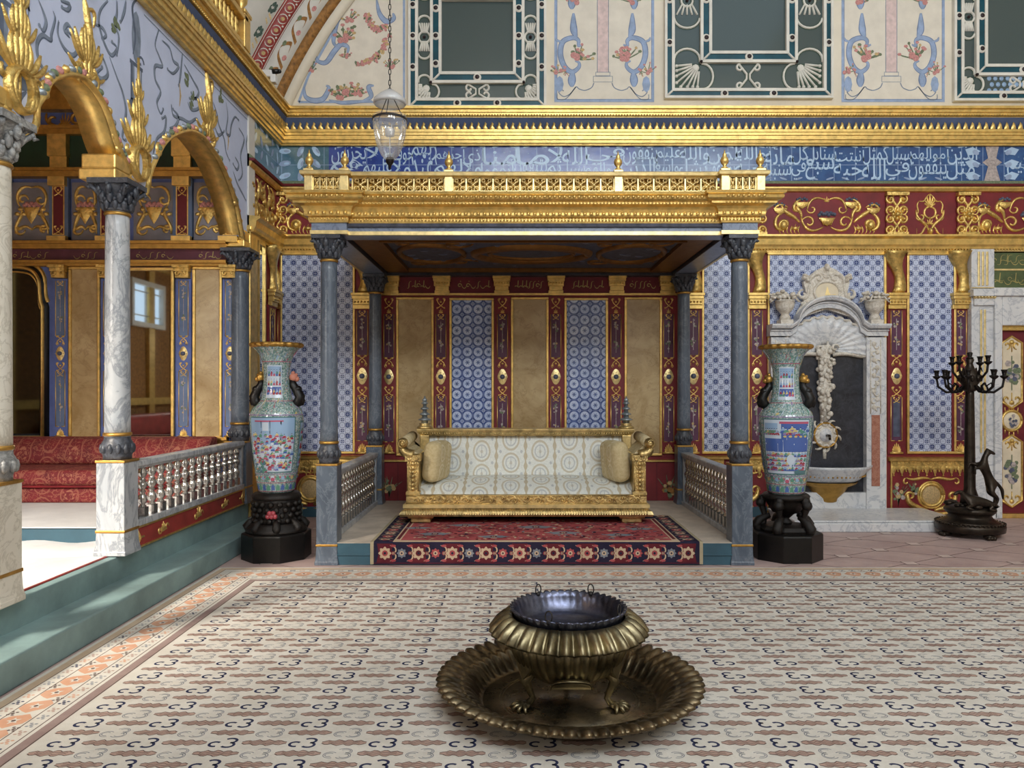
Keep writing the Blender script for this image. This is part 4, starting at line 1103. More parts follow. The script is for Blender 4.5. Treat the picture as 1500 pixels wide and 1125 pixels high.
# corbels where the soffit meets the capitals
m.build('gilded_arch_garland', ['gold', 'flower_green', 'flower_pink', 'silver_grey'], wall_left)
m = MB()
for y, s in ((5.53, .34), (4.2, .3), (8.05, .24)):
    m.box((LX+.03, y-s*.42, 3.07), (LX-TH-.02, y+s*.42, 3.15)); m.box((LX+.02, y-s*.36, 3.15), (LX-TH-.01, y+s*.36, 3.26))
m.build('impost', 'gold', wall_left, .012)
# grey painted scrolls
m = MB(); LP = lambda u, v, n: LW(u, v, n+.001)
CV = [[(210,0),(235,60),(250,120),(235,165),(215,140)], [(290,60),(300,100),(280,180),(275,215),(230,190),(200,240),(210,330),(250,400),(240,460),(220,440)],
 [(320,110),(315,180),(350,260),(400,300),(430,250),(400,200),(370,170)], [(330,0),(380,20),(370,50),(340,40)], [(450,0),(480,60),(490,100)],
 [(590,0),(550,50),(540,120),(570,230),(610,300),(640,260),(615,230)], [(640,0),(640,70),(630,130),(650,200),(640,300)], [(690,0),(680,60),(660,120)],
 [(520,290),(560,310),(590,400),(560,430),(530,400),(560,370)], [(600,310),(640,420),(670,500),(690,600),(680,680),(670,750),(690,770)],
 [(870,160),(850,240),(870,300),(890,360),(850,360),(850,430),(880,500),(860,560),(880,620),(895,600)], [(890,220),(930,260),(950,330),(980,360),(950,400),(920,380)],
 [(1000,290),(990,400),(980,470)], [(1010,350),(1060,440),(1090,500),(1070,540),(1050,510)], [(840,840),(860,760),(900,720),(910,640),(890,650)],
 [(940,570),(950,630),(1000,650),(1040,670),(1080,650),(1100,700)], [(1170,560),(1190,620),(1200,680),(1230,760),(1240,830),(1260,880)],
 [(1240,560),(1250,640),(1240,720),(1260,740),(1270,680),(1290,640),(1310,660)], [(1310,700),(1340,760),(1320,850),(1330,950),(1310,990)], [(1370,640),(1372,700),(1352,780),(1362,860)],
 [(1280,940),(1300,1000),(1330,1060),(1350,1100)], [(700,700),(720,740),(740,720)], [(930,700),(960,690),(980,640),(950,600)], [(1030,560),(1050,600),(1090,590),(1080,540),(1040,540)], [(380,200),(350,160),(370,130),(400,170)],
 [(520,130),(560,150),(580,190),(560,210)], [(1180,700),(1200,740),(1230,720)], [(1290,860),(1310,900),(1300,930),(1280,900)]]
for i, c in enumerate(CV):
    pts = smooth_pts([ap(a/3.75, q/3.75) for a, q in c], 5)
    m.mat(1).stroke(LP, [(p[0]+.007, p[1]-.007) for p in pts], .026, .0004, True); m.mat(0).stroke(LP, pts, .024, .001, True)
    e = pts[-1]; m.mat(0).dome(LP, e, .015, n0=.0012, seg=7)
for c in ([(790,80),(1360,660)], [(160,0),(150,180)]):
    m.mat(0).stroke(LP, [ap(a/3.75, q/3.75) for a, q in c], .009, .001)
def painted_block(a, q, w, h):   # a painted pedestal in grey
    y, z = ap(a/3.75, q/3.75); m.mat(0).rect(LP, y-w, z-h, y+w, z, .0006)
    m.mat(1).rect(LP, y-w, z-h, y-w*.65, z, .001); m.mat(2).rect(LP, y-w*.35, z-h+.03, y+w*.1, z-.03, .001); m.mat(2).rect(LP, y+w*.3, z-h+.03, y+w*.75, z-.03, .001)
    m.mat(1).rect(LP, y-w*1.15, z-.03, y+w*1.15, z, .0012); m.mat(1).dome(LP, (y, z-h-.02), w*1.2, .05, n0=.001, seg=10)
    m.mat(1).stroke(LP, smooth_pts([(y+w, z-h-.05), (y+w*.4, z-h-.14), (y+w*.9, z-h-.25)]), .04, .001, True)
    m.mat(0).dome(LP, (y, z+.2), w*.8, .2, n0=.0008, seg=12); m.mat(1).stroke(LP, smooth_pts([(y-w*.6, z+.05), (y-w*.2, z+.2), (y-w*.7, z+.4), (y+w*.2, z+.5)]), .03, .001, True)
    m.mat(1).stroke(LP, spiral(y+w*.8, z+.04, .05, .015, 0, 5, 10), .02, .001)
painted_block(748, 350, .085, .30); painted_block(70, 30, .12, .4); painted_block(1368, 900, .05, .25)
for a, q in ((630, 120), (1030, 420), (1060, 560), (1210, 540)):
    y, z = ap(a/3.75, q/3.75)
    for k in range(5): m.mat(3).dome(LP, (y+random.uniform(-.05, .05), z+random.uniform(-.07, .07)), .022, .04, n0=.001+k*.0003, seg=6, ang=k)
for a, q in ((985, 520), (1250, 770)):
    y, z = ap(a/3.75, q/3.75); m.mat(4).stroke(LP, [(y, z+.1), (y+.02, z), (y, z-.1)], .03, .001, True)
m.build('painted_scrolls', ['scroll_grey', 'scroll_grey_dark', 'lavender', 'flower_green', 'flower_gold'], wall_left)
# gilded cartouches above the columns and crests on the arches
def flames(m, y, z, w, h, n, r):
    """fan of flame-like acanthus leaves"""
    for i in range(n):
        t = (i/(n-1)-.5)*2; L = h*(1-.45*abs(t))
        m.relief(LW, bez((y+t*w*.12, z), (y+t*w*.55, z+L*.25), (y+t*w*.62, z+L*.7), (y+t*w*(.42 if abs(t) < .7 else .75), z+L), 7), r*(1.15-.4*abs(t)), r*(1.4-.5*abs(t)))
def col_cartouche(y, z, s):
    m = MB(); m.mat(0)
    m.relief(LW, spiral(y, z, .125*s, .125*s, 0, 2*pi, 20), .028*s, .05*s, False); m.relief(LW, [(y+.09*s*math.cos(t), z+.13*s*math.sin(t)) for t in [k*2*pi/16 for k in range(17)]], .014*s, .05*s, False)
    for sg in (-1, 1):
        m.relief(LW, bez((y+sg*.14*s, z-.05*s), (y+sg*.2*s, z-.2*s), (y+sg*.05*s, z-.26*s), (y, z-.28*s)), .03*s)
        m.relief(LW, spiral(y+sg*.15*s, z+.08*s, .06*s, .015*s, 0, sg*4.5, 10), .022*s)
    flames(m, y, z+.1*s, .36*s, .3*s, 9, .026*s); flames(m, y, z+.3*s, .22*s, .28*s, 7, .022*s); flames(m, y, z+.5*s, .12*s, .22*s, 5, .018*s)
    m.relief(LW, [(y, z-.08*s), (y, z+.1*s)], .03*s); m.relief(LW, [(y, z+.4*s), (y, z+.85*s)], .035*s)
    m.build('gilded_cartouche', 'gold_carved', wall_left)
y, z = ap(200, 238); col_cartouche(y+.02, z, .95)
y, z = ap(25, 130); col_cartouche(y+.02, z, .95)
def arch_crest(y, z, s):
    m = MB()
    m.relief(LW, smooth_pts([(y, z-.02), (y+.02*s, z+.3*s), (y-.02*s, z+.5*s), (y-.05*s, z+.62*s)]), .03*s, .045*s)
    flames(m, y, z+.12*s, .3*s, .34*s, 9, .026*s); flames(m, y, z+.02*s, .34*s, .16*s, 6, .024*s)
    for sg in (-1, 1): m.relief(LW, spiral(y+sg*.085*s, z+.04*s, .085*s, .02*s, -pi/2, -pi/2+sg*5, 14), .024*s)
    m.relief(LW, spiral(y-.06*s, z+.66*s, .07*s, .025*s, 0, 5, 12), .02*s); m.relief(LW, bez((y-.01*s, z+.52*s), (y+.08*s, z+.66*s), (y+.13*s, z+.56*s), (y+.09*s, z+.46*s), 9), .02*s)
    m.dome(LW, (y+.0, z+.72*s), .035*s, .06*s, .04, seg=8)
    m.build('gilded_crest', 'gold_carved', wall_left)
y, z = ap(127, 118); arch_crest(y, z, .86)
y, z = ap(304, 205); arch_crest(y, z, 1.0)

m = MB(); m.box((LX-.1, 8.12, 3.34), (LX+.02, 8.30, z0)); m.build('pale_pier', 'plaster_white', wall_left)
# end of the arcade: gilded pier and the short side wall with mirror strip
m = MB(); m.box((-3.15, 8.12, .17), (LX-.01, 9.2, 4.7)); pier = m.build('side_wall', 'red', wall_left)
m = MB(); m.box((LX-.05, 8.12, .18), (LX+.035, 8.36, 3.28)); m.box((LX-.05, 8.1, 3.28), (LX+.05, 8.4, 3.33)); m.build('gilded_pier', 'gold', wall_left, .012)
SL = leftfn(LX)
m = MB(); m.slab(SL, 8.44, 1.1, 8.62, 3.2, -.02, .012); o = m.build('mirror_strip', 'mirror', wall_left)
m = MB(); m.frame(SL, 8.41, 1.07, 8.65, 3.23, .03, 0, .03); m.build('gilded_frame', 'gold', o)
pilaster(8.9, bz(452), bz(665), .26, wall_left, fn=SL, medallion_z=bz(551), top_knot=False)
console(8.9, .24, wall_left, SL)
m = MB()
scroll_pair(m, SL, 8.75, (bz(347)+bz(283))/2, .5, .5, .022); scroll_pair(m, SL, 8.4, (bz(347)+bz(283))/2, .4, .45, .02); 
for k in range(9): m.dome(SL, (8.25+k*.1, bz(300)-.1*(k % 3)), .05, .03, .03, seg=7, ang=k)
m.build('gilded_scrollwork', 'gold_carved', wall_left)

# ------------------------------------------------------------------ columns
def make_column(name, label, group, x, y, zb, zped, zneck, ztop, pw, r, mats, cat='column', ringz=None, order='corinthian'):
    shaft_m, ped_m, cap_m = mats
    t = thing(name, label, cat, (x, y, zb), group)
    m = MB(); h = pw/2
    m.box((x-h*1.14, y-h*1.14, zb), (x+h*1.14, y+h*1.14, zb+.035)); 
    vs = []; 
    for zz, k in ((zb+.03, 1.12), (zb+.08, 1.04), (zb+.17, 1.0)):
        vs += [(x-h*k, y-h*k, zz), (x+h*k, y-h*k, zz), (x+h*k, y+h*k, zz), (x-h*k, y+h*k, zz)]
    m.add(vs, [(i*4+k, i*4+(k+1) % 4, i*4+4+(k+1) % 4, i*4+4+k) for i in range(2) for k in range(4)])
    m.box((x-h, y-h, zb+.16), (x+h, y+h, zped))
    m.build('pedestal', ped_m, t, .006)
    m = MB(); m.box((x-h*1.05, y-h*1.05, zb+.165), (x+h*1.05, y+h*1.05, zb+.185)); m.box((x-h*1.06, y-h*1.06, zped-.005), (x+h*1.06, y+h*1.06, zped+.014))
    m.build('brass_band', 'gold_dark', t, .004)['label'] = 'thin brass band'
    m = MB(); a = zped+.012
    m.lathe([(pw*.47, a), (pw*.47, a+.03), (pw*.5, a+.05), (r*1.22, a+.075), (r*1.32, a+.1), (r*1.2, a+.13), (r*1.06, a+.15), (r*1.04, a+.18)], (x, y, 0), 24)
    for k in range(12):
        q = 2*pi*k/12; m.ball((x+r*1.2*math.cos(q), y+r*1.2*math.sin(q), a+.085), .022, 6, 4, (1, 1, 1.8))
    m.build('base', cap_m, t)
    m = MB(); m.lathe([(r*1.12, a+.175), (r*1.16, a+.185), (r*1.12, a+.2)], (x, y, 0), 24); m.lathe([(r*1.02, zneck-.03), (r*1.1, zneck-.02), (r*1.02, zneck-.005)], (x, y, 0), 24)
    m.build('gilded_ring', 'gold_dark', t)
    m = MB(); m.lathe([(r*1.05, a+.17), (r*1.03, a+.3), (r*.96, zneck-.1), (r*.93, zneck)], (x, y, 0), 32); m.build('shaft', shaft_m, t)
    m = MB(); hc = ztop-zneck
    m.lathe([(r*.98, zneck), (r*1.12, zneck+hc*.06), (r*.98, zneck+hc*.1), (r*1.05, zneck+hc*.3), (r*1.2, zneck+hc*.55), (r*1.6, zneck+hc*.8), (r*1.7, zneck+hc*.84)], (x, y, 0), 24)
    q = r*1.72; m.box((x-q, y-q, zneck+hc*.83), (x+q, y+q, ztop))
    for row, (zz, rr, n, s) in enumerate(((.22, 1.12, 10, .03), (.45, 1.25, 10, .033), (.68, 1.5, 8, .034))):
        for k in range(n):
            q2 = 2*pi*(k+.5*(row % 2))/n
            m.ball((x+r*rr*math.cos(q2), y+r*rr*math.sin(q2), zneck+hc*zz), s, 6, 4, (.8, .8, 1.5)); m.ball((x+r*(rr+.22)*math.cos(q2), y+r*(rr+.22)*math.sin(q2), zneck+hc*(zz+.13)), s*.5, 5, 3)
    for sx in (-1, 1):
        for sy in (-1, 1):
            m.tube([(x+sx*r*a2, y+sy*r*a2, zneck+hc*b2) for a2, b2 in ((.9, .4), (1.2, .62), (1.6, .78), (1.7, .7), (1.55, .66))], [.012, .016, .018, .016, .01], 6)
    m.build('capital', cap_m, t)
    return t
GC = 'marble columns of the left arcade'
make_column('marble_column', 'cream-lit marble arcade column cut by the left edge, nearest one', 'column', -2.915, 4.2, .352, 1.03, 2.83, 3.08, .19, .085, ('marble_cream_lit', 'marble_cream_lit', 'capital_light')).name
make_column('marble_column', 'grey marble arcade column on a square pedestal at the left end of the low balustrade', 'column', -2.93, 5.53, .352, 1.03, 2.86, 3.08, .205, .085, ('marble_light', 'marble_light', 'capital_grey'))
make_column('marble_column', 'dark grey arcade column close behind the left porcelain vase', 'column', -2.94, 8.02, .352, 1.0, 2.84, 3.05, .2, .09, ('marble_grey', 'marble_grey', 'capital_grey'))

# ------------------------------------------------------------------ balustrades
def baluster_mesh(z0_, z1_):
    h = z1_-z0_; m = MB()
    m.box((-.032, -.032, z0_), (.032, .032, z0_+h*.2))
    m.lathe([(.026, .2), (.03, .22), (.018, .25), (.038, .33), (.030, .42), (.015, .48), (.028, .51), (.015, .54), (.038, .62), (.040, .66), (.018, .72), (.03, .735), (.016, .76), (.034, .85), (.037, .9), (.02, .96), (.028, 1.0)], (0, 0, 0), 10)
    # scale the turned part
    m.v[8:] = [(a, b2, z0_+c*h) for a, b2, c in m.v[8:]]
    return m
def balustrade(name, label, x, ya, yb, z0_, z1_, n, rail_m, base_th=.05, group=None, ball_m='crystal'):
    t = thing(name, label, 'balustrade', (x, (ya+yb)/2, z0_), group)
    m = MB(); m.box((x-.055, ya, z1_-.05), (x+.055, yb, z1_)); m.box((x-.045, ya, z1_-.065), (x+.045, yb, z1_-.045)); m.build('handrail', rail_m, t, .012)
    m = MB(); m.box((x-.05, ya, z0_), (x+.05, yb, z0_+base_th)); m.build('bottom_rail', rail_m, t, .006)
    m = MB(); m.box((x-.04, yb-.06, z0_+base_th), (x+.04, yb, z1_-.06)); m.build('end_post', rail_m, t, .006)
    src = None
    for i in range(n):
        y = ya+.05+(yb-ya-.16)*i/(n-1)
        if src is None:
            src = baluster_mesh(z0_+base_th-.004-z0_, z1_-.062-z0_).build('baluster', ball_m); src.parent = t; o = src
        else:
            o = src.copy(); COL.objects.link(o)
        o.location = (0, y-(ya+yb)/2, 0)
    return t
bal = balustrade('balustrade', 'low balustrade of silvery balusters on the red arcade parapet, left of the vase', -2.90, 5.64, 7.9, .52, 1.02, 15, 'marble_light')
# red parapet strip below the balusters
m = MB(); m.box((-2.99, 5.64, .35), (-2.86, 7.92, .523)); par = tag(m.build('trim_6', 'red_panel', None, .004), kind='structure')
m = MB(); fp = leftfn(-2.86); m.frame(fp, 5.64, .355, 7.92, .52, .014, 0, .008)
for y in (6.1, 6.78, 7.4):
    palmette(m, fp, y, .43, .1, .06 if y != 6.78 else .1, 5); m.dome(fp, (y, .43), .06, .025, .012, seg=8)
    for s in (-1, 1): m.relief(fp, spiral(y+s*.06, .43, .04, .01, 0, s*5, 9), .009)
for y, s in ((5.66, 1), (7.9, -1)): m.relief(fp, [(y, .43), (y+s*.12, .43)], .02); m.relief(fp, [(y+s*.02, .5), (y+s*.06, .43), (y+s*.02, .37)], .014)
m.build('gilded_appliques', 'gold', par)

# ------------------------------------------------------------------ alcove behind the arcade
AY = 8.0; WA = wallfn(AY); ka = AY/FPX
def axx(px): return (px-CX)*ka
def az(py): return H-(py-CY)*ka
m = MB(); m.box((-6.6, AY, .3), (-3.04, AY+.25, 4.9)); wall_alcove = tag(m.build('wall_alcove', 'pilaster_blue'), kind='structure')
m = MB(); m.box((-6.85, -3, -.2), (-6.6, 9.4, 9.1)); wall_far = tag(m.build('wall_side', 'ochre'), kind='structure')
m = MB(); m.box((-6.6, -3, 4.72), (-3.12, 9.2, 4.8)); tag(m.build('ceiling_alcove', 'gold_dark'), kind='structure')
m = MB()
for py0, py1, d in ((188, 200, .08), (250, 262, .1), (355, 366, .08), (383, 391, .07), (640, 651, .05)):
    m.slab(WA, -6.6, az(py1), -3.05, az(py0), 0, d); m.slab(WA, -6.6, az(py0)-.03, -3.05, az(py0), 0, d+.03)
m.slab(WA, -6.6, az(165), -3.05, az(130), 0, .1)
for px in (30, 96, 165, 215, 270):
    for s in (-1, 1):
        m.relief(WA, spiral(axx(px)+s*.12, az(176), .09, .02, 0, s*5.5, 12), .02); m.relief(WA, bez((axx(px), az(188)), (axx(px)+s*.1, az(186)), (axx(px)+s*.24, az(182)), (axx(px)+s*.2, az(166)), 8), .022)
    palmette(m, WA, axx(px), az(186), .12, .16, 7)
m.build('gilded_moulding', 'gold_dark', wall_alcove, .01)
m = MB(); m.slab(WA, -6.6, az(250), -3.05, az(200), 0, .02); m.build('green_frieze', 'green_dark', wall_alcove)
m = MB(); m.mat(0).slab(WA, -6.6, az(383), -3.05, az(366), 0, .03); m.mat(1)
fq = lambda u, v, n: WA(u, v, n+.03)
for a, c in ((22, 74), (108, 146), (200, 256), (288, 326)): scribble(m, fq, axx(a), axx(c), az(381), az(369), .008, .002, .07)
m.build('script_band', ['purple_band', 'calli_gold'], wall_alcove)
# upper panels with gilt scrollwork
def alc_panel(a, c, wide):
    m = MB(); u0, u1, v0, v1 = axx(a), axx(c), az(352), az(268); m.mat(0).slab(WA, u0, v0, u1, v1, 0, .02)
    f = lambda u, v, n: WA(u, v, n+.02); x = (u0+u1)/2; zc = (v0+v1)/2; w2 = (u1-u0); m.mat(1)
    for s in (-1, 1):
        X = lambda pts: [(x+s*p[0]*w2, zc+p[1]) for p in pts]
        m.relief(f, X(bez((0, .25), (.3, .3), (.45, .15), (.3, .05), 12)), .018); m.relief(f, X(bez((.3, .05), (.1, -.05), (.45, -.1), (.4, -.24), 12)), .02)
        m.relief(f, X(bez((0, -.2), (.2, -.1), (.3, -.25), (.42, -.16), 12)), .02); m.relief(f, spiral(x+s*.3*w2, zc-.2, .06, .015, 0, s*5.5, 12), .016)
        m.relief(f, spiral(x+s*.22*w2, zc+.12, .06, .015, 0, -s*5.5, 12), .016)
        for k in range(4): m.dome(f, (x+s*w2*(.12+.08*k), zc+.02-.05*(k % 2)), .03, .022, .02, seg=7)
    m.poly(f, [(x-.09, zc+.04), (x+.09, zc+.04), (x+.05, zc-.06), (x, zc-.14), (x-.05, zc-.06)], .01, .03)
    m.mat(2)
    for k in range(7): m.dome(f, (x+(k-3)*.025, zc+.06+.02*(k % 2)), .025, h=.02, seg=6)
    m.build('scrollwork_panel', ['grey_panel', 'gold_carved', 'flower_pink'], wall_alcove)
for a, c, wd in ((19, 78, 1), (107, 147, 0), (197, 258, 1), (285, 328, 0), (-60, -10, 1)): alc_panel(a, c, wd)
m = MB()
for px in (90, 160, 270, 338, 6):
    x = axx(px); m.mat(1).slab(WA, x-.1, az(355), x+.1, az(262), 0, .05); m.mat(0).slab(WA, x-.055, az(345), x+.055, az(275), .05, .055); m.mat(2).line_box(lambda u, v, n: WA(u, v, n+.055), x-.065, az(346), x+.065, az(274), .012, .001)
    m.mat(2).slab(WA, x-.09, az(275), x+.09, az(262), .0, .1); m.slab(WA, x-.1, az(357), x+.1, az(348), .0, .1); knot(m, lambda u, v, n: WA(u, v, n+.056), x, az(338), .1, .1); knot(m, lambda u, v, n: WA(u, v, n+.056), x, az(282), .1, .1)
    m.slab(WA, x-.09, az(250), x+.09, az(228), .0, .06); m.slab(WA, x-.1, az(232), x+.1, az(200), .0, .09)
m.build('upper_pilasters', ['red_deep', 'steel_blue', 'gold'], wall_alcove, .004)
m = MB()
for px in (90, 160, 270, 338):
    x = axx(px); w = 24*ka
    for (a, d, q0, q1) in ((.5, .11, 390, 394), (.45, .09, 394, 399), (.4, .07, 399, 408)): m.slab(WA, x-w*a, az(q1), x+w*a, az(q0), 0, d)
    for s in (-1, 1): m.relief(WA, spiral(x+s*w*.26, az(401), w*.16, w*.04, 0, s*5, 10), .012, n0=.08)
m.build('gilded_capitals', 'gold_carved', wall_alcove, .005)
for px in (90, 160, 270, 338):
    pilaster(axx(px), az(409), az(641), 22*ka, wall_alcove, 'pilaster_blue', 'blue_pilaster', az(518), WA, False)
for a, c in ((106, 144), (287, 322)):
    u0, u1, v0, v1 = axx(a), axx(c), az(639), az(395)
    panel(0, 0, 0, 0, 'onyx', wall_alcove, 'onyx_panel', 'gold', .03, 'tan veined onyx slab in a gilt frame', WA, (u0, u1, v0, v1))
# mirrors
def mirror_plain():
    u0, u1, v0, v1 = axx(172), axx(252), az(639), az(397)
    t = thing('wall_mirror', 'tall narrow mirror behind the middle arcade column, reflecting a bright window', 'mirror', ((u0+u1)/2, AY, v0))
    m = MB(); m.slab(WA, u0, v0, u1, v1, 0, .012); m.build('mirror_glass', 'mirror', t)
    m = MB(); m.frame(WA, u0-.035, v0-.035, u1+.035, v1+.035, .035, 0, .04); m.build('frame', 'gold', t, .008)
mirror_plain()
def mirror_dark():
    u0, u1, v0, v1 = axx(-70), axx(66), az(640), az(392)
    t = thing('wall_mirror', 'large dark mirror with a wavy gilt frame at the left edge of the alcove wall', 'mirror', ((u0+u1)/2, AY, v0))
    pr = [(u1, v0), (u1, v1-.42), (u1-.02, v1-.36), (u1-.03, v1-.26), (u1-.04, v1-.14), (u1-.10, v1-.05), (u1-.2, v1-.01), (u1-.4, v1)]
    xm = (u0+u1)/2; pts = smooth_pts(pr[1:], 3); pts = [(u1, v0)]+pts; full = pts+[(2*xm-p[0], p[1]) for p in reversed(pts)]
    m = MB(); m.prism(full, WA, 0, .014); m.build('mirror_glass', 'mirror_dark', t)
    m = MB(); m.mat(1).relief(WA, full+[full[0]], .05, .05, False); m.mat(0).relief(WA, full+[full[0]], .018, .03, False, .04); ins = [(xm+(p[0]-xm)*.94, v0+.05+(p[1]-v0-.05)*.975) for p in full]; m.relief(WA, ins+[ins[0]], .012, .02, False, .014)
    m.mat(0).relief(WA, [(xm+(p[0]-xm)*1.07, p[1]+.05) for p in full][1:-1], .022, .03, False, .0)
    m.build('frame', ['gold', 'black_plastic'], t)
mirror_dark()
# divan under the wall
t = thing('divan', 'long low divan upholstered in dark red damask along the alcove wall', 'divan', (-4.6, 7.5, .486))
def cush(x0, x1, y0_, y1_, z0_, z1_, r):
    m = MB(); m.box((x0, y0_, z0_), (x1, y1_, z1_)); return m
o = cush(-6.50, -3.12, 7.09, 7.885, .486, .64, .03).build('base', 'damask', t, .03, 3)
o = cush(-6.50, -3.12, 7.05, 7.885, .645, .80, .05).build('seat_cushion', 'damask', t, .06, 4)
m = MB(); vs = []
N = 2
prof = [(7.60, .80), (7.58, .86), (7.62, .98), (7.70, 1.05), (7.78, 1.07), (7.885, 1.07), (7.885, .80)]
m.prism(prof, lambda a, c, tt: (tt, a, c), -6.50, -3.12); m.build('back_cushion', 'damask', t, .03, 3)
m = MB(); m.box((-6.50, 7.088, .64), (-3.12, 7.1, .646)); m.tube([(-6.50, 7.06, .645), (-3.12, 7.06, .645)], .012); m.build('piping', 'fabric_red_dark', t)
# window of the far side wall, which the mirror shows
m = MB(); m.box((-6.6, 2.1, 2.75), (-6.59, 3.15, 3.4)); w4 = tag(m.build('window_4', 'daylight_pane'), kind='structure')
m = MB(); f6 = leftfn(-6.6); m.frame(f6, 2.02, 2.67, 3.23, 3.48, .08, 0, .1)
for y in (2.62,): m.slab(f6, y-.02, 2.75, y+.02, 3.4, 0, .04)
m.slab(f6, 2.1, 2.86, 3.15, 2.88, 0, .04); m.slab(f6, 2.1, 3.28, 3.15, 3.30, 0, .04); m.build('window_frame', 'window_white', w4)
m = MB()
for k in range(9): m.slab(f6, -.5+k*.95, .4, -.3+k*.95, 4.6, 0, .06)
m.slab(f6, -2.8, 1.3, 8, 1.42, 0, .08); m.slab(f6, -2.8, 4.1, 8, 4.3, 0, .1); m.slab(f6, -2.8, 3.75, 8, 4.05, 0, .02); m.build('gilded_moulding', 'gold', wall_far)
t = thing('divan', 'red divan seen only in the narrow mirror, along the far side wall', 'divan', (-6.2, 4, .352))
cush(-6.52, -5.8, .5, 5.6, .352, .75, 0).build('seat_cushion', 'red_panel', t, .05, 3); cush(-6.52, -6.2, .5, 5.6, .76, 1.15, 0).build('back_cushion', 'red_panel', t, .05, 3)

# ------------------------------------------------------------------ balcony above the left cornice and the camera on the ledge
t = thing('balcony_railing', 'gilt balustraded balcony rail above the left cornice, ending in an urn finial', 'railing', (LX+.1, 6.5, z0+.44))
zr = z0+.45; X0 = LX+.07; XC = X0+.06
m = MB(); m.box((X0, 4.8, zr), (X0+.12, 7.6, zr+.05)); m.build('bottom_rail', 'gold', t, .01)
m = MB(); m.box((X0-.01, 4.8, zr+.27), (X0+.13, 7.6, zr+.33)); m.build('handrail', 'gold', t, .012)
m = MB(); m.box((X0-.01, 7.5, zr), (X0+.13, 7.66, zr+.36)); m.box((X0-.02, 7.48, zr+.34), (X0+.14, 7.68, zr+.38)); m.build('newel', 'gold', t, .01)
m = MB(); m.lathe([(.03, 0), (.045, .02), (.02, .05), (.06, .1), (.065, .14), (.03, .18), (.04, .2), (.012, .24), (.004, .28)], (XC, 7.58, zr+.375), 14); m.build('finial', 'gold', t)
src = None
for i in range(26):
    y = 4.95+i*.099
    if src is None:
        mm = MB(); mm.lathe([(.03, .0), (.03, .02), (.014, .04), (.034, .09), (.016, .14), (.028, .17), (.014, .2), (.03, .225)], (0, 0, .05), 10); src = mm.build('baluster', 'gold'); src.parent = t; o = src
    else: o = src.copy(); COL.objects.link(o)
    o.location = (XC-(LX+.1), y-6.5, zr-(z0+.44))
t = thing('security_camera', 'small white box security camera with a black lens on the left gilt cornice', 'camera', (-2.74, 8.42, z0+.46))
px_, py_, pz_ = -2.74, 8.42, z0+.50
m = MB(); m.box((px_-.11, py_-.04, pz_+.02), (px_+.02, py_+.06, pz_+.1)); m.build('housing', 'white_plastic', t, .012)
m = MB(); m.box((px_-.0, py_-.04, pz_-.04), (px_+.06, py_+.05, pz_+.05)); m.build('mount', 'white_plastic', t, .008)
m = MB(); m.tube([(px_+.0, py_-.0, pz_+.09), (px_+.09, py_-.02, pz_+.085)], [.03, .026], 12); m.ball((px_+.1, py_-.02, pz_+.085), .024, 10, 6); m.build('lens', 'black_plastic', t)
# ================================================================== throne canopy and its platform
CXL, CXR, CYF, CYB = -1.675, 2.013, 6.75, 8.98
ZP = .2
b = MB(); b.mat(0).box((CXL+.02, 6.665, 0), (CXR-.02, BW, ZP-.004)); b.mat(1).box((CXL+.02, 6.66, ZP-.006), (CXR-.02, BW, ZP)); b.mat(0).box((CXL+.02, 6.655, .085), (CXR-.02, 6.67, .1))
platform = tag(b.build('trim_7', ['teal_dark', 'stone_pale'], None, .005), kind='structure')
for (x, y, lab, nk) in ((CXL, CYF, 'grey marble canopy column at the front left corner', 0), (CXR, CYF, 'grey marble canopy column at the front right corner', 0),
                    (CXL, CYB, 'dark marble canopy column at the back left, against the wall', 1), (CXR, CYB, 'dark marble canopy column at the back right, against the wall', 1)):
    make_column('canopy_column', lab, 'columns carrying the throne canopy' if 0 else None, x, y, 0 if not nk else ZP, .885, 2.73, 2.93, .185, .075, ('marble_grey', 'marble_grey', 'capital_grey'))
balustrade('balustrade', 'silvery balustrade on the left side of the throne platform', CXL, 6.86, 8.88, ZP, .82, 16, 'marble_light')
balustrade('balustrade', 'silvery balustrade on the right side of the throne platform', CXR, 6.86, 8.88, ZP, .82, 16, 'marble_light')

can = thing('throne_canopy', 'gilded canopy over the sofa, with a pierced parapet and finials', 'canopy', ((CXL+CXR)/2, 7.8, 2.93))
q = .125
# plan path of the entablature with small breaks above the corner columns
def plan(off, rs=.30, br=.05):
    L, R, F_, B_ = CXL-q-off, CXR+q+off, CYF-q-off, BW
    i = CXL+q+.06+off*.35; j = CXR-q-.06-off*.35
    return [(L, B_), (L, F_), (i, F_), (i, F_+br), (j, F_+br), (j, F_), (R, F_), (R, B_)]
base = plan(0)
m = MB()
m.sweep([(-.24, 2.935), (0, 2.935), (0, 2.95), (0, 3.035), (-.24, 3.035)], base); m.build('architrave', 'marble_blue', can)
m = MB(); m.sweep([(-.02, 2.93), (.012, 2.93), (.012, 2.962), (-.02, 2.962)], base); m.build('pale_fillet', 'gold_pale', can)
m = MB(); m.sweep([(-.2, 3.03), (.015, 3.03), (.02, 3.05), (.02, 3.078), (.05, 3.082), (.055, 3.095), (.05, 3.118), (.052, 3.124), (.058, 3.142), (.078, 3.162), (.118, 3.174), (.128, 3.176), (.13, 3.196), (.152, 3.199), (.172, 3.212), (.176, 3.228), (.168, 3.244), (.186, 3.248), (.192, 3.27), (-.2, 3.275)], base)
m.build('cornice', 'gold', can)
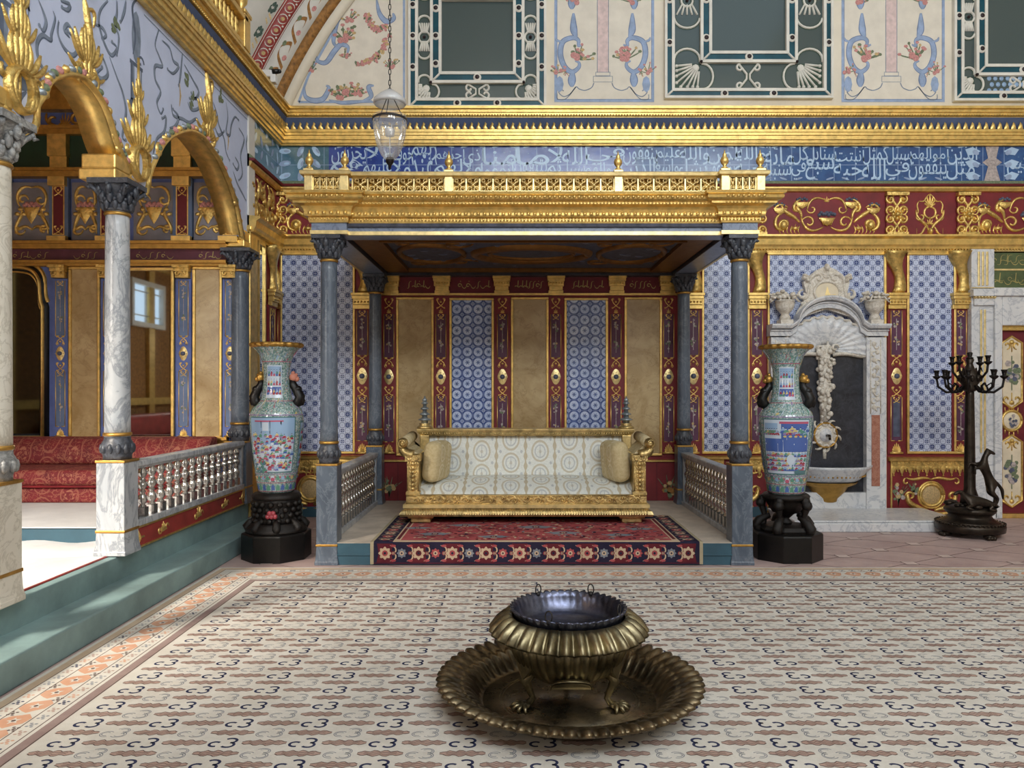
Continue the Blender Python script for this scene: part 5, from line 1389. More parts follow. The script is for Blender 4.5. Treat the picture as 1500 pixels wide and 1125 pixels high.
def along(path, d, z, step, r, sc=(1, 1, 1)):
    for i in range(len(path)-1):
        a, c = Vector(path[i]), Vector(path[i+1]); L = (c-a).length
        if L < .1: continue
        dr = (c-a)/L; nn = Vector((dr.y, -dr.x)); n = int(L/step)
        for k in range(n+1):
            p = a+dr*(L*k/max(1, n))+nn*d; bm_.ball((p.x, p.y, z), r, 5, 3, sc)
bm_ = MB(); 
along(base, .02, 3.062, .03, .013, (1, 1, 1.3)); along(base, .055, 3.105, .055, .021); along(base, .128, 3.186, .03, .011); along(base, .174, 3.226, .042, .016, (1.2, 1.2, .9))
bm_.build('bead_rows', 'gold', can)
# parapet
pb = plan(.05); z_b, z_t = 3.275, 3.475
m = MB(); m.sweep([(-.06, 3.27), (.03, 3.27), (.03, 3.30), (-.06, 3.30)], pb); m.build('parapet_base', 'gold_pale', can)
m = MB(); m.sweep([(-.06, z_t-.035), (.03, z_t-.035), (.035, z_t-.01), (.025, z_t), (-.06, z_t)], pb); m.build('parapet_rail', 'gold_pale', can)
posts = []
yF = pb[1][1]; yM = pb[3][1]; xl, xi, xj, xr = pb[0][0], pb[2][0], pb[4][0], pb[6][0]
def pxx(px, Y): return (px-CX)*Y/FPX
pm = [pxx(657, yM), pxx(906, yM)]
ps = [(xl+.035, yF+.035), (xi-.03, yF+.035), (pm[0], yM+.03), (pm[1], yM+.03), (xj+.03, yF+.035), (xr-.035, yF+.035), (xl+.03, 7.9), (xr-.03, 7.9), (xl+.03, 9.14), (xr-.03, 9.14)]
for (x, y) in ps:
    m = MB(); m.box((x-.036, y-.036, 3.28), (x+.036, y+.036, z_t+.012)); m.box((x-.042, y-.042, z_t), (x+.042, y+.042, z_t+.022)); post = m.build('parapet_post', 'gold_pale', can, .004)
    m = MB(); m.lathe([(.02, 0), (.03, .008), (.03, .016), (.012, .03), (.03, .055), (.036, .075), (.03, .10), (.014, .12), (.02, .128), (.008, .145), (.003, .175)], (x, y, z_t+.02), 14, lambda th, i: 1+(.06*math.cos(8*th) if 4 <= i <= 6 else 0)); m.build('finial', 'gold', post)
def lattice(x0, x1, y, n):
    m = MB(); f = wallfn(y); za, zb_ = 3.305, z_t-.038; w = (x1-x0)/n
    m.mat(0).slab(f, x0, za-.005, x1, za+.012, -.012, .012); m.slab(f, x0, zb_-.012, x1, zb_+.005, -.012, .012)
    for i in range(n+1): m.slab(f, x0+i*w-.006, za, x0+i*w+.006, zb_, -.012, .012)
    h = zb_-za
    for i in range(n):
        c = x0+(i+.5)*w
        for s in (-1, 1):
            for off in (-.006,):
                m.relief(f, [(c-s*w*.45, za+h*.12), (c+s*w*.45, za+h*.88)], .008, .016, False, off)
                m.relief(f, spiral(c+s*w*.24, za+h*.24, w*.17, w*.17, 0, 2*pi, 9), .007, .016, False, off); m.relief(f, spiral(c+s*w*.24, za+h*.78, w*.13, w*.13, 0, 2*pi, 8), .006, .014, False, off)
        m.dome(f, (c, za+h*.5), .018, h=.018, n0=-.002, seg=8)
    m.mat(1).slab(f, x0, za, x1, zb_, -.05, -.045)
    m.build('lattice_panel', ['gold_pale', 'gold_dark'], can)
lattice(ps[0][0]+.04, ps[1][0]-.04, yF+.03, 4); lattice(xi+.03, pm[0]-.036, yM+.03, 6); lattice(pm[0]+.036, pm[1]-.036, yM+.03, 12); lattice(pm[1]+.036, xj-.03, yM+.03, 6); lattice(ps[4][0]+.04, ps[5][0]-.04, yF+.03, 4)
def lat_side(x):
    m = MB(); f = (lambda u, v, n: (x+n, u, v)); m.slab(f, yF+.07, 3.31, 9.1, z_t-.04, -.01, .01); m.build('side_panel', 'gold_pale', can)
lat_side(xl+.03); lat_side(xr-.03)
# painted ceiling of the canopy and its gilded coffers
m = MB(); x0_, x1_, y0_, y1_ = CXL-.1, CXR+.1, CYF-.1, BW
m.mat(0).box((x0_, y0_, 3.0), (x1_, y1_, 3.03)); fc = lambda u, v, n: (u, v, 3.0-n)
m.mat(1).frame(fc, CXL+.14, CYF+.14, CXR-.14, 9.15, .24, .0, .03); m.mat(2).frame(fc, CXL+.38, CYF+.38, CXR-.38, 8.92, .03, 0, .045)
cx0, cy0 = (CXL+CXR)/2, (CYF+9.1)/2
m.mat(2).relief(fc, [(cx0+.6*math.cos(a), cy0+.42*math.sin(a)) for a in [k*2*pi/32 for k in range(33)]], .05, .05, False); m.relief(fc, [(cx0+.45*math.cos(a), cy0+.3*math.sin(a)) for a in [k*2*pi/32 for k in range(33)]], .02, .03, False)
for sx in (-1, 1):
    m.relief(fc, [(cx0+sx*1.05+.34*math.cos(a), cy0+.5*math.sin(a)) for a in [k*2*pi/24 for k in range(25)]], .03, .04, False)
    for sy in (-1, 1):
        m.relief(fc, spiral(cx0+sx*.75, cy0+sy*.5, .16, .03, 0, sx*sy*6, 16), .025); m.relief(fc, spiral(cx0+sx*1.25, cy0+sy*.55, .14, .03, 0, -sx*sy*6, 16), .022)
for k in range(44):
    a = 2*pi*k/44; m.mat(3).dome(fc, (cx0+1.5*math.cos(a)*(.6+.4*random.random()), cy0+.8*math.sin(a)*(.5+.5*random.random())), .05, .03, .01, seg=7, ang=a)
m.build('painted_ceiling', ['ceiling_slate', 'gold_shaded', 'gold_shaded', 'inlay_slate'], can)  # gilding toned darker: the shade under the canopy is put into its colour
m = MB(); m.mat(0).box((CXL-.1, CYF-.1, 2.936), (CXL+.12, BW, 3.0)); m.box((CXR-.12, CYF-.1, 2.936), (CXR+.1, BW, 3.0)); m.box((CXL+.1, 9.05, 2.936), (CXR-.1, BW, 3.0)); m.box((CXL+.1, CYF-.06, 2.936), (CXR-.1, CYF+.14, 3.0)); 
m.build('beam', 'marble_dark', can)

# wall apron between the canopy wall and the platform
m = MB()
for px in (583, 612, 899, 962): m.slab(W0, bx(px)-.006, bz(735), bx(px)+.006, bz(678), 0, .004)
m.build('panel_joints', 'red_deep', wall_back)
# ================================================================== sofa
SX0, SX1, SYF, SYB = -1.095, 1.315, 7.55, 8.45
ZR = ZP+.016                                   # top of the rug on the platform
t = thing('sofa', 'long gilt-framed throne sofa with pale patterned brocade on the canopy platform', 'sofa', ((SX0+SX1)/2, 8.0, ZR))
m = MB()
for x in (SX0+.14, SX1-.14):
    for y in (SYF+.1, SYB-.08):
        m = MB(); m.box((x-.10, y-.08, ZR), (x+.10, y+.08, ZR+.05)); m.box((x-.13, y-.1, ZR+.045), (x+.13, y+.1, ZR+.08)); m.build('leg', 'gold_old', t, .012)
# base rail: reeded cavetto, then flat fillet, then carved frieze
zb0 = ZR+.075
path = [(SX0-.02, SYB), (SX0-.02, SYF-.02), (SX1+.02, SYF-.02), (SX1+.02, SYB)]
m = MB(); m.sweep([(-.3, zb0), (.035, zb0), (.045, zb0+.02), (.03, zb0+.05), (-.005, zb0+.075), (-.005, zb0+.085), (-.3, zb0+.085)], path)
N = 96
for i in range(N):
    x = SX0-.01+(SX1-SX0+.02)*(i+.5)/N; m.tube([(x, SYF-.062, zb0+.012), (x, SYF-.058, zb0+.035), (x, SYF-.035, zb0+.06), (x, SYF-.016, zb0+.078)], [.008, .011, .01, .006], 5)
m.build('reeded_moulding', 'gold_old', t)
m = MB(); m.sweep([(-.3, zb0+.08), (.012, zb0+.08), (.012, zb0+.115), (0, zb0+.125), (-.3, zb0+.125)], path); m.build('fillet', 'gold_pale', t)
m = MB(); zf0, zf1 = zb0+.12, zb0+.21
m.box((SX0, SYF-.02, zf0), (SX1, SYF+.06, zf1)); m.box((SX0, SYF, zf0), (SX0+.08, SYB, zf1)); m.box((SX1-.08, SYF, zf0), (SX1, SYB, zf1))
ffr = wallfn(SYF-.02); zc = (zf0+zf1)/2
n = 19
for i in range(n):
    x = SX0+.06+(SX1-SX0-.12)*(i+.5)/n; s = 1 if i % 2 else -1
    m.relief(ffr, spiral(x, zc+s*.012, .04, .008, s*pi, s*pi+s*6, 14), .011, .016); m.relief(ffr, bez((x-.06, zc-s*.04), (x-.02, zc-s*.05), (x+.02, zc-s*.03), (x+.06, zc+s*.03), 6), .01, .014)
    m.dome(ffr, (x, zc+s*.012), .014, h=.016, seg=6)
    for k in range(3): m.dome(ffr, (x+.05, zc+(k-1)*.03), .014, .008, .012, seg=6, ang=k)
for zz in (zf0+.008, zf1-.006): m.relief(ffr, [(SX0, zz), (SX1, zz)], .007, .01, False)
m.build('carved_rail', 'gold_old_carved', t)
# seat: crowned upholstery rising towards the back
m = MB(); vs = []; NX, NY = 30, 12
for j in range(NY+1):
    v = j/NY; y = SYF+.015+(8.16-SYF)*v
    for i in range(NX+1):
        u = i/NX; x = SX0+.10+(SX1-SX0-.20)*u
        z = zf1-.02+.16*math.sin(min(1, v*1.15)*pi/2)**.8*(.9+.1*math.sin(u*pi)) if j else zf1-.03
        vs.append((x, y, z))
m.add(vs, [(j*(NX+1)+i, j*(NX+1)+i+1, (j+1)*(NX+1)+i+1, (j+1)*(NX+1)+i) for j in range(NY) for i in range(NX)], True)
m.build('seat', 'brocade', t)
m = MB(); z1 = 1.06
prof = [(8.12, .55), (8.13, .7), (8.16, .9), (8.2, z1), (8.3, z1), (8.3, .55)]
m.prism(prof, lambda a, c, tt: (tt, a, c), SX0+.14, SX1-.14, False); m.build('backrest', 'brocade', t, .02, 3)
m = MB()
for x in (SX0+.06, SX1-.16): m.box((x, 8.12, .4), (x+.10, 8.32, 1.065))
m.box((SX0+.05, 8.28, .4), (SX1-.05, 8.36, 1.065)); m.build('back_post', 'gold_old', t, .008)
m = MB(); m.sweep([(-.26, 1.06), (.0, 1.06), (.005, 1.075), (.025, 1.10), (.03, 1.12), (.03, 1.135), (-.26, 1.135)], [(SX0+.06, 8.36), (SX0+.06, 8.13), (SX1-.06, 8.13), (SX1-.06, 8.36)])
for i in range(86):
    x = SX0+.08+(SX1-SX0-.16)*(i+.5)/86; m.tube([(x, 8.128, 1.073), (x, 8.112, 1.095)], .009, 5)
m.build('crest_rail', 'gold_old', t)
# arms with scrolled, carved fronts
for sg, xo in ((-1, SX0), (1, SX1)):
    xi = xo-sg*.13
    m = MB(); fa = (lambda u, v, n: (u, SYF+.0-n, v)); xa, xb = min(xo, xi), max(xo, xi); xm = (xa+xb)/2
    m.box((xa+.005, SYF-.005, zf1-.01), (xb-.005, SYF+.12, .86)); m.box((xa-.005, SYF-.015, zf1), (xb+.005, SYF+.12, zf1+.03)); m.box((xa-.012, SYF-.02, .84), (xb+.012, SYF+.12, .90))
    for k in range(7):
        z = zf1+.06+k*.042; m.dome(fa, (xm, z), .022, .026, .02, .004, 8)
        for s in (-1, 1): m.relief(fa, bez((xm, z-.02), (xm+s*.02, z-.01), (xm+s*.04, z), (xm+s*.03, z+.025), 4), .008, n0=.005)
    for s in (-1, 1): m.relief(fa, [(xm+s*.052, zf1+.04), (xm+s*.052, .84)], .006, .01, False, .004)
    for s in (-1, 1): m.relief(fa, spiral(xm+s*.03, .87, .03, .006, pi/2, pi/2-s*6, 12), .011, n0=.018)
    for k in range(5): m.relief(fa, bez((xm+(k-2)*.02, .84), (xm+(k-2)*.026, .82), (xm+(k-2)*.03, .80), (xm+(k-2)*.022, .785), 4), .012, n0=.004)
    # outward scroll
    for k in range(2): m.tube([(xm+sg*(.0+.11*math.sin(a)), SYF+.02+k*.06, .90+.10*(1-math.cos(a))*.62) for a in [j*pi*.55/8 for j in range(9)]], [.05, .05, .05, .048, .045, .042, .04, .038, .036], 8)
    m.ball((xm+sg*.105, SYF+.03, 1.02), .055, 12, 8); m.relief(fa, spiral(xm+sg*.105, 1.02, .045, .01, -pi/2, -pi/2+sg*8, 16), .012, n0=.02)
    m.build('arm_front', 'gold_old_carved', t)
    m = MB(); m.box((xa+.01, SYF+.1, zf1), (xb-.01, 8.2, .885)); m.box((xa-.0, SYF+.1, .88), (xb+.0, 8.2, .905)); m.build('arm_panel', 'gold_old', t)
    m = MB(); m.tube([(xm+sg*.1, SYF+.06, 1.02), (xm+sg*.1, 8.25, 1.05)], .055, 14); m.box((min(xm, xm+sg*.13), SYF+.1, .9), (max(xm, xm+sg*.13), 8.2, .94)); 
    m.prism([(xm-.05, .9), (xm+.05, .9), (xm+sg*.11, .99), (xm+sg*.07, 1.0)], lambda a, c, tt: (a, tt, c), SYF+.1, 8.2)
    m.build('arm_roll', 'brocade_tan', t)
# pagoda ornaments at the two back corners
for x in (SX0+.10, SX1-.10):
    m = MB(); c = (x, 8.24, 0)
    m.lathe([(.085, 1.135), (.085, 1.155), (.06, 1.165), (.055, 1.18), (.065, 1.19)], c, 16); g_ = m.build('finial_base', 'gold_old', t)
    m = MB(); z = 1.19; r = .06
    for k in range(4):
        m.lathe([(r*.62, z), (r*.62, z+.03), (r*1.15, z+.034), (r*1.2, z+.042), (r*.55, z+.062)], c, 8); z += .06; r *= .8
    m.lathe([(.022, z), (.028, z+.02), (.012, z+.035), (.004, z+.06)], c, 8)
    m.build('finial', 'silver_grey', t)['label'] = 'small silver pagoda finial'
def pillow(lab, xc, yc, tilt):
    m = MB(); vs = []; NU, NV = 16, 12; hx, hy, hz = .105, .21, .215
    for i in range(NU+1):
        ph = -pi/2+pi*i/NU
        for k in range(20):
            a = 2*pi*k/20; e = lambda c: math.copysign(abs(c)**.38, c)
            ry, rz = hy*e(math.cos(a)), hz*e(math.sin(a)); s = math.cos(ph)**.32 if abs(math.cos(ph)) > 1e-6 else 0
            vs.append((hx*math.sin(ph)*(1.15-.5*max(abs(ry)/hy, abs(rz)/hz)**3*.5), ry*s, rz*s))
    R = Matrix.Rotation(tilt*3.2, 4, 'Z')@Matrix.Rotation(-tilt, 4, 'Y'); vs = [R@Vector(v)+Vector((xc, yc, .815)) for v in vs]
    m.add(vs, [(i*20+k, i*20+(k+1) % 20, (i+1)*20+(k+1) % 20, (i+1)*20+k) for i in range(NU) for k in range(20)], True)
    return tag(m.build('bolster_cushion', 'brocade_tan'), lab, 'cushion')
pillow('plump tan brocade cushion leaning on the left sofa arm', SX0+.275, 7.86, -.10)
pillow('plump tan brocade cushion leaning on the right sofa arm', SX1-.275, 7.86, .10)

# ================================================================== porcelain vases and their stands
VPROF = [(.155, 0), (.165, .02), (.17, .06), (.185, .14), (.205, .28), (.225, .44), (.238, .58), (.242, .68), (.236, .73), (.215, .77), (.18, .805), (.15, .84), (.135, .89), (.124, .96), (.118, 1.03), (.116, 1.10), (.122, 1.17), (.135, 1.22), (.155, 1.27), (.185, 1.31), (.21, 1.335), (.216, 1.35)]
def prof_r(z):
    for (r0, a), (r1, c) in zip(VPROF, VPROF[1:]):
        if a <= z <= c: return r0+(r1-r0)*(z-a)/(c-a)
    return VPROF[-1][0]
def vase(label, x, y, zb, face, scene, handles, k=1.0):
    t = thing('floor_vase', label, 'vase', (x, y, zb))
    m = MB(); m.lathe([(r, z*k) for r, z in VPROF]+[(.20, 1.35*k), (.10, 1.2*k), (.09, 1.1*k)], (x, y, zb), 48); m.build('body', 'porcelain_green', t)
    m = MB(); sc = lambda th, i: 1+.03*math.cos(18*th)
    m.lathe([(.212, 1.335*k), (.232, 1.345*k), (.24, 1.365*k), (.228, 1.38*k), (.205, 1.375*k), (.20, 1.35*k)], (x, y, zb), 108, sc, closed_ends=False); m.build('scalloped_rim', 'gold_dark', t)
    def fv(u, v, n):     # u: arc in radians from the facing direction, v: height
        r = prof_r(min(1.349, max(0, v)))+n+.0015; a = face+u
        return (x+r*math.cos(a), y+r*math.sin(a), zb+v*k)
    def grid(mm, u0, u1, v0, v1, n, NU=10, NV=10):
        vs = [fv(u0+(u1-u0)*i/NU, v0+(v1-v0)*j/NV, n) for j in range(NV+1) for i in range(NU+1)]
        mm.add(vs, [(j*(NU+1)+i, j*(NU+1)+i+1, (j+1)*(NU+1)+i+1, (j+1)*(NU+1)+i) for j in range(NV) for i in range(NU)], True)
    EM = ['enamel_white', 'enamel_blue', 'enamel_rose', 'enamel_red', 'enamel_green', 'enamel_teal', 'enamel_yellow', 'enamel_black', 'enamel_sky', 'enamel_lilac', 'porcelain_pale']
    m = MB()
    FN = [fv]
    def fig(u, v, s, n=.002):
        fv = FN[0]
        c = random.choice([1, 2, 3, 2, 9, 4, 1]); w = s*3.1
        m.mat(c).poly(fv, [(u-w*.45, v), (u+w*.45, v), (u+w*.22, v+s*.55), (u+w*.12, v+s*.78), (u-w*.12, v+s*.78), (u-w*.22, v+s*.55)], n)
        m.mat(random.choice([3, 4, 8, 6])).stroke(fv, [(u-w*.4, v+s*.3), (u, v+s*.62), (u+w*.45, v+s*.45)], s*.45, n+.0004, True)
        m.mat(0).dome(fv, (u, v+s*.86), w*.11, s*.12, n0=n+.0006, seg=6); m.mat(7).dome(fv, (u, v+s*.97), w*.11, s*.06, n0=n+.0009, seg=5)
    pw_ = 1.02; WID = 1.32
    fm = lambda u, v, n: fv(u*WID-.03, v, n)
    def gridm(mm, u0, u1, *r): grid(mm, u0*WID-.03, u1*WID-.03, *r)
    FN[0] = fm
    # main panel
    m.mat(9 if 0 else 5); gridm(m, -pw_*.72, pw_*.72, .19, .70, .0012); m.mat(0); gridm(m, -pw_*.68, pw_*.68, .20, .69, .002)
    if scene == 'pavilion':
        m.mat(8); gridm(m, -pw_*.68, pw_*.68, .52, .69, .0026); m.mat(2); gridm(m, -.5, .35, .655, .668, .003, 10, 1)
        m.mat(8); gridm(m, -.68, .0, .45, .6, .0028)
        m.mat(7); m.stroke(fm, [(-.28, .66), (-.28, .56), (-.02, .56), (-.02, .665)], .02, .0034); m.stroke(fm, [(.28, .66), (.28, .44)], .03, .0034)
        m.mat(0); gridm(m, -.24, -.06, .575, .65, .0034, 3, 2)
        for j in range(7):
            for i in range(13): fig(-.6+i*.1+random.uniform(-.05, .05), .215+j*.047+random.uniform(-.02, .02), random.uniform(.035, .055), .0036+(6-j)*.0006)
        for i in range(14): m.mat(random.choice([4, 5])).dome(fm, (-.62+random.random()*.4, .21+random.random()*.08), .05, .02, n0=.0075, seg=7)
    else:
        m.mat(1); gridm(m, -.68, .68, .40, .52, .0026); m.mat(2); gridm(m, -.2, .66, .655, .675, .003, 8, 1); m.mat(8); gridm(m, -.66, -.25, .55, .66, .0028); m.mat(1); gridm(m, -.15, .64, .52, .655, .0028)
        m.mat(0); m.stroke(fm, [(-.68, .50), (-.1, .50), (-.1, .40)], .018, .0034); m.stroke(fm, [(0, .52), (.66, .52)], .02, .0034); m.stroke(fm, [(-.66, .47), (-.25, .47), (-.25, .3)], .012, .0034); m.stroke(fm, [(.2, .47), (.6, .47)], .012, .0034)
        m.mat(4); m.stroke(fm, [(-.15, .54), (.66, .54)], .03, .0032)
        for k_ in range(5): m.mat(6).dome(fm, (-.05+k_*.15, .54), .05, .01, n0=.0036, seg=6)
        for i in range(10): fig(-.1+i*.08, .55+random.uniform(-.01, .03), .06, .0038)
        for i in range(6): fig(-.62+i*.07, .55, .06, .0036)
        for j in range(4):
            for i in range(13): fig(-.62+i*.1+random.uniform(-.04, .04), .225+j*.043, random.uniform(.038, .055), .0036+(3-j)*.0006)
        m.mat(0).dome(fm, (.12, .33), .12, .05, n0=.0066, seg=10); m.stroke(fm, [(.12, .3), (.05, .24)], .02, .0066); m.stroke(fm, [(.2, .3), (.24, .24)], .02, .0066)
        for i in range(8): m.mat(5).dome(fm, (.3+i*.05, .215), .05, .018, n0=.0068, seg=7)
    FN[0] = fv
    # side panels
    for s in (-1, 1):
        m.mat(5); grid(m, s*1.52-.32, s*1.52+.32, .22, .66, .0012, 6); m.mat(8); grid(m, s*1.52-.28, s*1.52+.28, .24, .64, .002, 6)
        for j in range(5):
            for i in range(3): fig(s*1.52-.16+i*.16, .26+j*.07, .07, .003)
    # neck panel
    m.mat(0); grid(m, -.55, .55, .87, 1.17, .002, 6, 6); m.mat(1); grid(m, -.5, .5, .89, .97, .0026, 6, 2); m.mat(8); grid(m, -.5, .5, 1.08, 1.16, .0026, 6, 2)
    m.mat(7 if scene == 'pavilion' else 1).stroke(fv, [(.42, 1.15), (.42, 1.0)], .03, .0034)
    for j in range(3):
        for i in range(5): fig(-.4+i*.2, .90+j*.085, .06, .0036)
    # bands, key fret and lappets
    for v0, v1, c in ((.095, .10, 2), (.175, .18, 9), (.712, .72, 9), (.84, .845, 2), (1.2, 1.206, 2), (.015, .02, 2)):
        m.mat(c); grid(m, -pi, pi, v0, v1, .0016, 40, 1)
    for i in range(26):
        u = -pi+i*2*pi/26; m.mat([4, 6, 4, 8][i % 4]).dome(fv, (u, .14), .09, .018, n0=.003, seg=7); m.mat(2).dome(fv, (u+.1, .15), .04, .01, n0=.0034, seg=6)
        m.mat(1 if i % 2 else 4).poly(fv, [(u-.1, .03), (u+.1, .03), (u+.08, .065), (u, .085), (u-.08, .065)], .002)
    m.mat(0).poly(fv, [(-.18, .10), (-.05, .165), (.05, .165), (.18, .10), (.08, .13), (-.08, .13)], .005); m.mat(2).dome(fv, (0, .13), .1, .018, n0=.0056, seg=8)
    for i in range(170):   # flowering scroll work over the shoulder and flanks
        u = random.uniform(-pi, pi); v = random.choice([random.uniform(.73, .85), random.uniform(.2, .7), random.uniform(1.2, 1.31), random.uniform(.87, 1.18)])
        if abs(u) < 1.04 and .19 < v < .71 or abs(u) < .6 and .86 < v < 1.18: continue
        if .9 < abs(u) < 1.88 and .21 < v < .67: continue
        m.mat(random.choice([4, 5, 4, 6, 2, 8, 9, 0])).dome(fv, (u, v), random.uniform(.04, .09), random.uniform(.006, .014), n0=.002, seg=6, ang=random.random())
    m.build('painted_decoration', EM, t)
    # applied handles
    for (a, pink) in handles:
        aa = face+a; dx, dy = math.cos(aa), math.sin(aa)
        def hp(r, z): return (x+dx*r, y+dy*r, zb+z*k)
        hd = MB(); hd.mat(0)
        hd.tube([hp(.16, .80), hp(.20, .83), hp(.215, .88), hp(.185, .94), hp(.15, .99), hp(.145, 1.04)], [.035, .05, .048, .042, .036, .026], 8)
        hd.tube([hp(.215, .87), hp(.24, .84), hp(.235, .80)], [.03, .026, .012], 6); hd.ball(hp(.19, .95), .045, 8, 6, (1, 1, .8))
        for q in range(6): hd.ball(hp(.20-.008*q, .86+.03*q), .02, 6, 4)
        hd.mat(1)
        hd.ball(hp(.155, 1.06), .042, 8, 6); hd.ball(hp(.185, 1.045), .026, 7, 5); hd.ball(hp(.15, 1.10), .02, 6, 4); hd.ball(hp(.18, 1.085), .014, 6, 4)
        hd.build('handle', ['ebony', 'flesh_pink' if pink else 'gold_dark'], t)
    return t
vase('tall famille porcelain vase with a crowd under a pavilion, on the left ebony stand', -2.225, 7.0, .612, -pi/2+.12, 'pavilion', [(1.5, True), (-1.75, False)], 1.0)
vase('tall porcelain vase with riders and a white horse, on the right ebony stand', 2.52, 7.0, .594, -pi/2-.28, 'riders', [(1.5, False), (-1.45, False)], 1.0)
def stand_base(t, x, y, r=.31):
    m = MB(); m.lathe([(r, 0), (r, .235), (r*.97, .245), (r*.9, .25)], (x, y, 0), 8, smooth=False, a0=pi/8); m.build('plinth', 'ebony', t, .006)
def foot_scrolls(mb, x, y, n, r, z, s, a0=0.3, k=.8):
    kk = k
    for k in range(n):
        a = a0+2*pi*k/n; dx, dy = math.cos(a), math.sin(a)
        mb.tube([(x+dx*q*r, y+dy*q*r, z+zz*s) for q, zz in ((.55, 1.5), (.7, 1.35), (.92, .95), (1.05, .45), (1.0, .1), (.85, .05), (.8, .3), (.88, .45))], [w_*kk for w_ in (.03, .04, .055, .06, .055, .04, .03, .02)], 8)
        mb.ball((x+dx*r*.98, y+dy*r*.98, z+.3*s), .05*kk, 8, 6)
t = thing('vase_stand', 'carved black stand with a closed drum under the left vase', 'stand', (-2.225, 7.0, 0))
x, y = -2.225, 7.0
stand_base(t, x, y, .315)
m = MB(); m.lathe([(.27, .245), (.28, .26), (.27, .285), (.24, .31), (.235, .33)], (x, y, 0), 24); foot_scrolls(m, x, y, 8, .255, .265, .075, k=.6); m.build('scrolled_foot', 'ebony_carved', t)
m = MB(); m.lathe([(.2, .32), (.205, .36), (.195, .44), (.2, .52), (.215, .55)], (x, y, 0), 24)
for k in range(16):
    a = 2*pi*k/16
    for q in range(4): m.ball((x+.205*math.cos(a+q*.15), y+.205*math.sin(a+q*.15), .36+.05*q), .028, 6, 4)
m.build('carved_drum', 'ebony_carved', t)
m = MB()
for k in range(5): m.ball((x+.225*math.cos(-pi/2+.1+(k-2)*.07), y+.225*math.sin(-pi/2+.1+(k-2)*.07), .41+.03*(k % 2)), .024, 7, 5)
m.build('red_boss', 'enamel_red', t)['label'] = 'small red carved boss'
m = MB(); m.lathe([(.19, .545), (.22, .55), (.225, .575), (.215, .59), (.20, .605), (.165, .612)], (x, y, 0), 32, lambda th, i: 1+.015*math.cos(24*th)); m.build('top', 'ebony_carved', t)
t = thing('vase_stand', 'carved black stand with open curved legs under the right vase', 'stand', (2.52, 7.0, 0))
x, y = 2.52, 7.0
stand_base(t, x, y, .325)
m = MB(); m.lathe([(.24, .245), (.25, .27), (.22, .30), (.12, .31)], (x, y, 0), 8, smooth=False, a0=pi/8); foot_scrolls(m, x, y, 5, .25, .25, .09, -pi/2+.628); m.build('tray', 'ebony_carved', t)
for k in range(5):
    a = -pi/2+.628+2*pi*k/5; dx, dy = math.cos(a), math.sin(a); m = MB()
    m.tube([(x+dx*r_, y+dy*r_, z) for r_, z in ((.17, .56), (.205, .54), (.22, .49), (.20, .43), (.185, .37), (.195, .32), (.22, .29))], [.034, .042, .038, .028, .023, .028, .038], 8)
    m.ball((x+dx*.22, y+dy*.22, .50), .05, 8, 6); m.build('leg', 'ebony_carved', t)
m = MB(); m.lathe([(.12, .42), (.17, .5), (.19, .545), (.21, .55), (.215, .575), (.195, .594), (.15, .594)], (x, y, 0), 24, lambda th, i: 1+(.03*math.cos(10*th) if i < 3 else 0)); m.lathe([(.05, .31), (.06, .33), (.03, .36), (.07, .4), (.11, .43)], (x, y, 0), 16); m.build('top', 'ebony_carved', t)

# ================================================================== marble wall fountain
FY = 9.06; ft = thing('wall_fountain', 'white marble wall fountain with shell niche, dark slab and hanging basin', 'fountain', (bx(1213), BW, 0))
kf = FY/FPX
def fx(px): return (px-CX)*kf
def fz(py): return H-(py-CY)*kf
FW = wallfn(BW-.012)
cxf = fx(1214)
m = MB(); m.slab(FW, fx(1150), fz(722), fx(1272), fz(500), 0, .03); m.build('dark_slab', 'marble_dark', ft)
m = MB(); m.mat(0)
m.slab(FW, fx(1130), fz(752), fx(1156), fz(494), 0, .12); m.slab(FW, fx(1270), fz(752), fx(1299), fz(494), 0, .12); m.slab(FW, fx(1130), fz(752), fx(1300), fz(722), 0, .10)
m.mat(1); m.slab(FW, fx(1277), fz(712), fx(1289), fz(608), .12, .13); m.slab(FW, fx(1138), fz(712), fx(1150), fz(608), .12, .13)
m.mat(2)
for xx in (1283, 1144):
    x = fx(xx); f = lambda u, v, n: FW(u, v, n+.12)
    for k in range(9): m.relief(f, spiral(x+.02*(-1)**k, fz(600)+.1*k*.95, .045, .01, k, k+5, 9), .012, .02); m.dome(f, (x-.02*(-1)**k, fz(600)+.1*k*.95+.03), .03, .035, .02, seg=7)
    m.relief(f, [(x-.06, fz(606)), (x-.06, fz(498))], .008, .012, False); m.relief(f, [(x+.06, fz(606)), (x+.06, fz(498))], .008, .012, False)
m.build('carved_jambs', ['marble_white', 'marble_red', 'stone_carved'], ft)
# arched cornice
def arc(r, a0, a1, n, cx_=cxf, cz=None, ry=None): return [(cx_+r*math.cos(a0+(a1-a0)*i/n), cz+(ry or r)*math.sin(a0+(a1-a0)*i/n)) for i in range(n+1)]
zc = fz(490)
m = MB(); 
def swept_arch(mb, hw, zlo, rise, prof, edge):
    """flat shoulders and a segmental arch; prof [(offset up, depth)]"""
    line = [(fx(1128), zlo), (fx(1158), zlo)]+[(cxf+hw*math.cos(a), zlo+rise*math.sin(a)) for a in [pi-.15-(pi-.3)*i/16 for i in range(17)]]+[(fx(1270), zlo), (fx(1301), zlo)]
    vs = []; n = len(line); k = len(prof)
    for (x, z) in line:
        for up, d in prof: vs.append(FW(x, z+up, d))
    mb.add(vs, [(i*k+j, i*k+j+1, (i+1)*k+j+1, (i+1)*k+j) for i in range(n-1) for j in range(k-1)]+[tuple(range(k)), tuple((n-1)*k+j for j in range(k))])
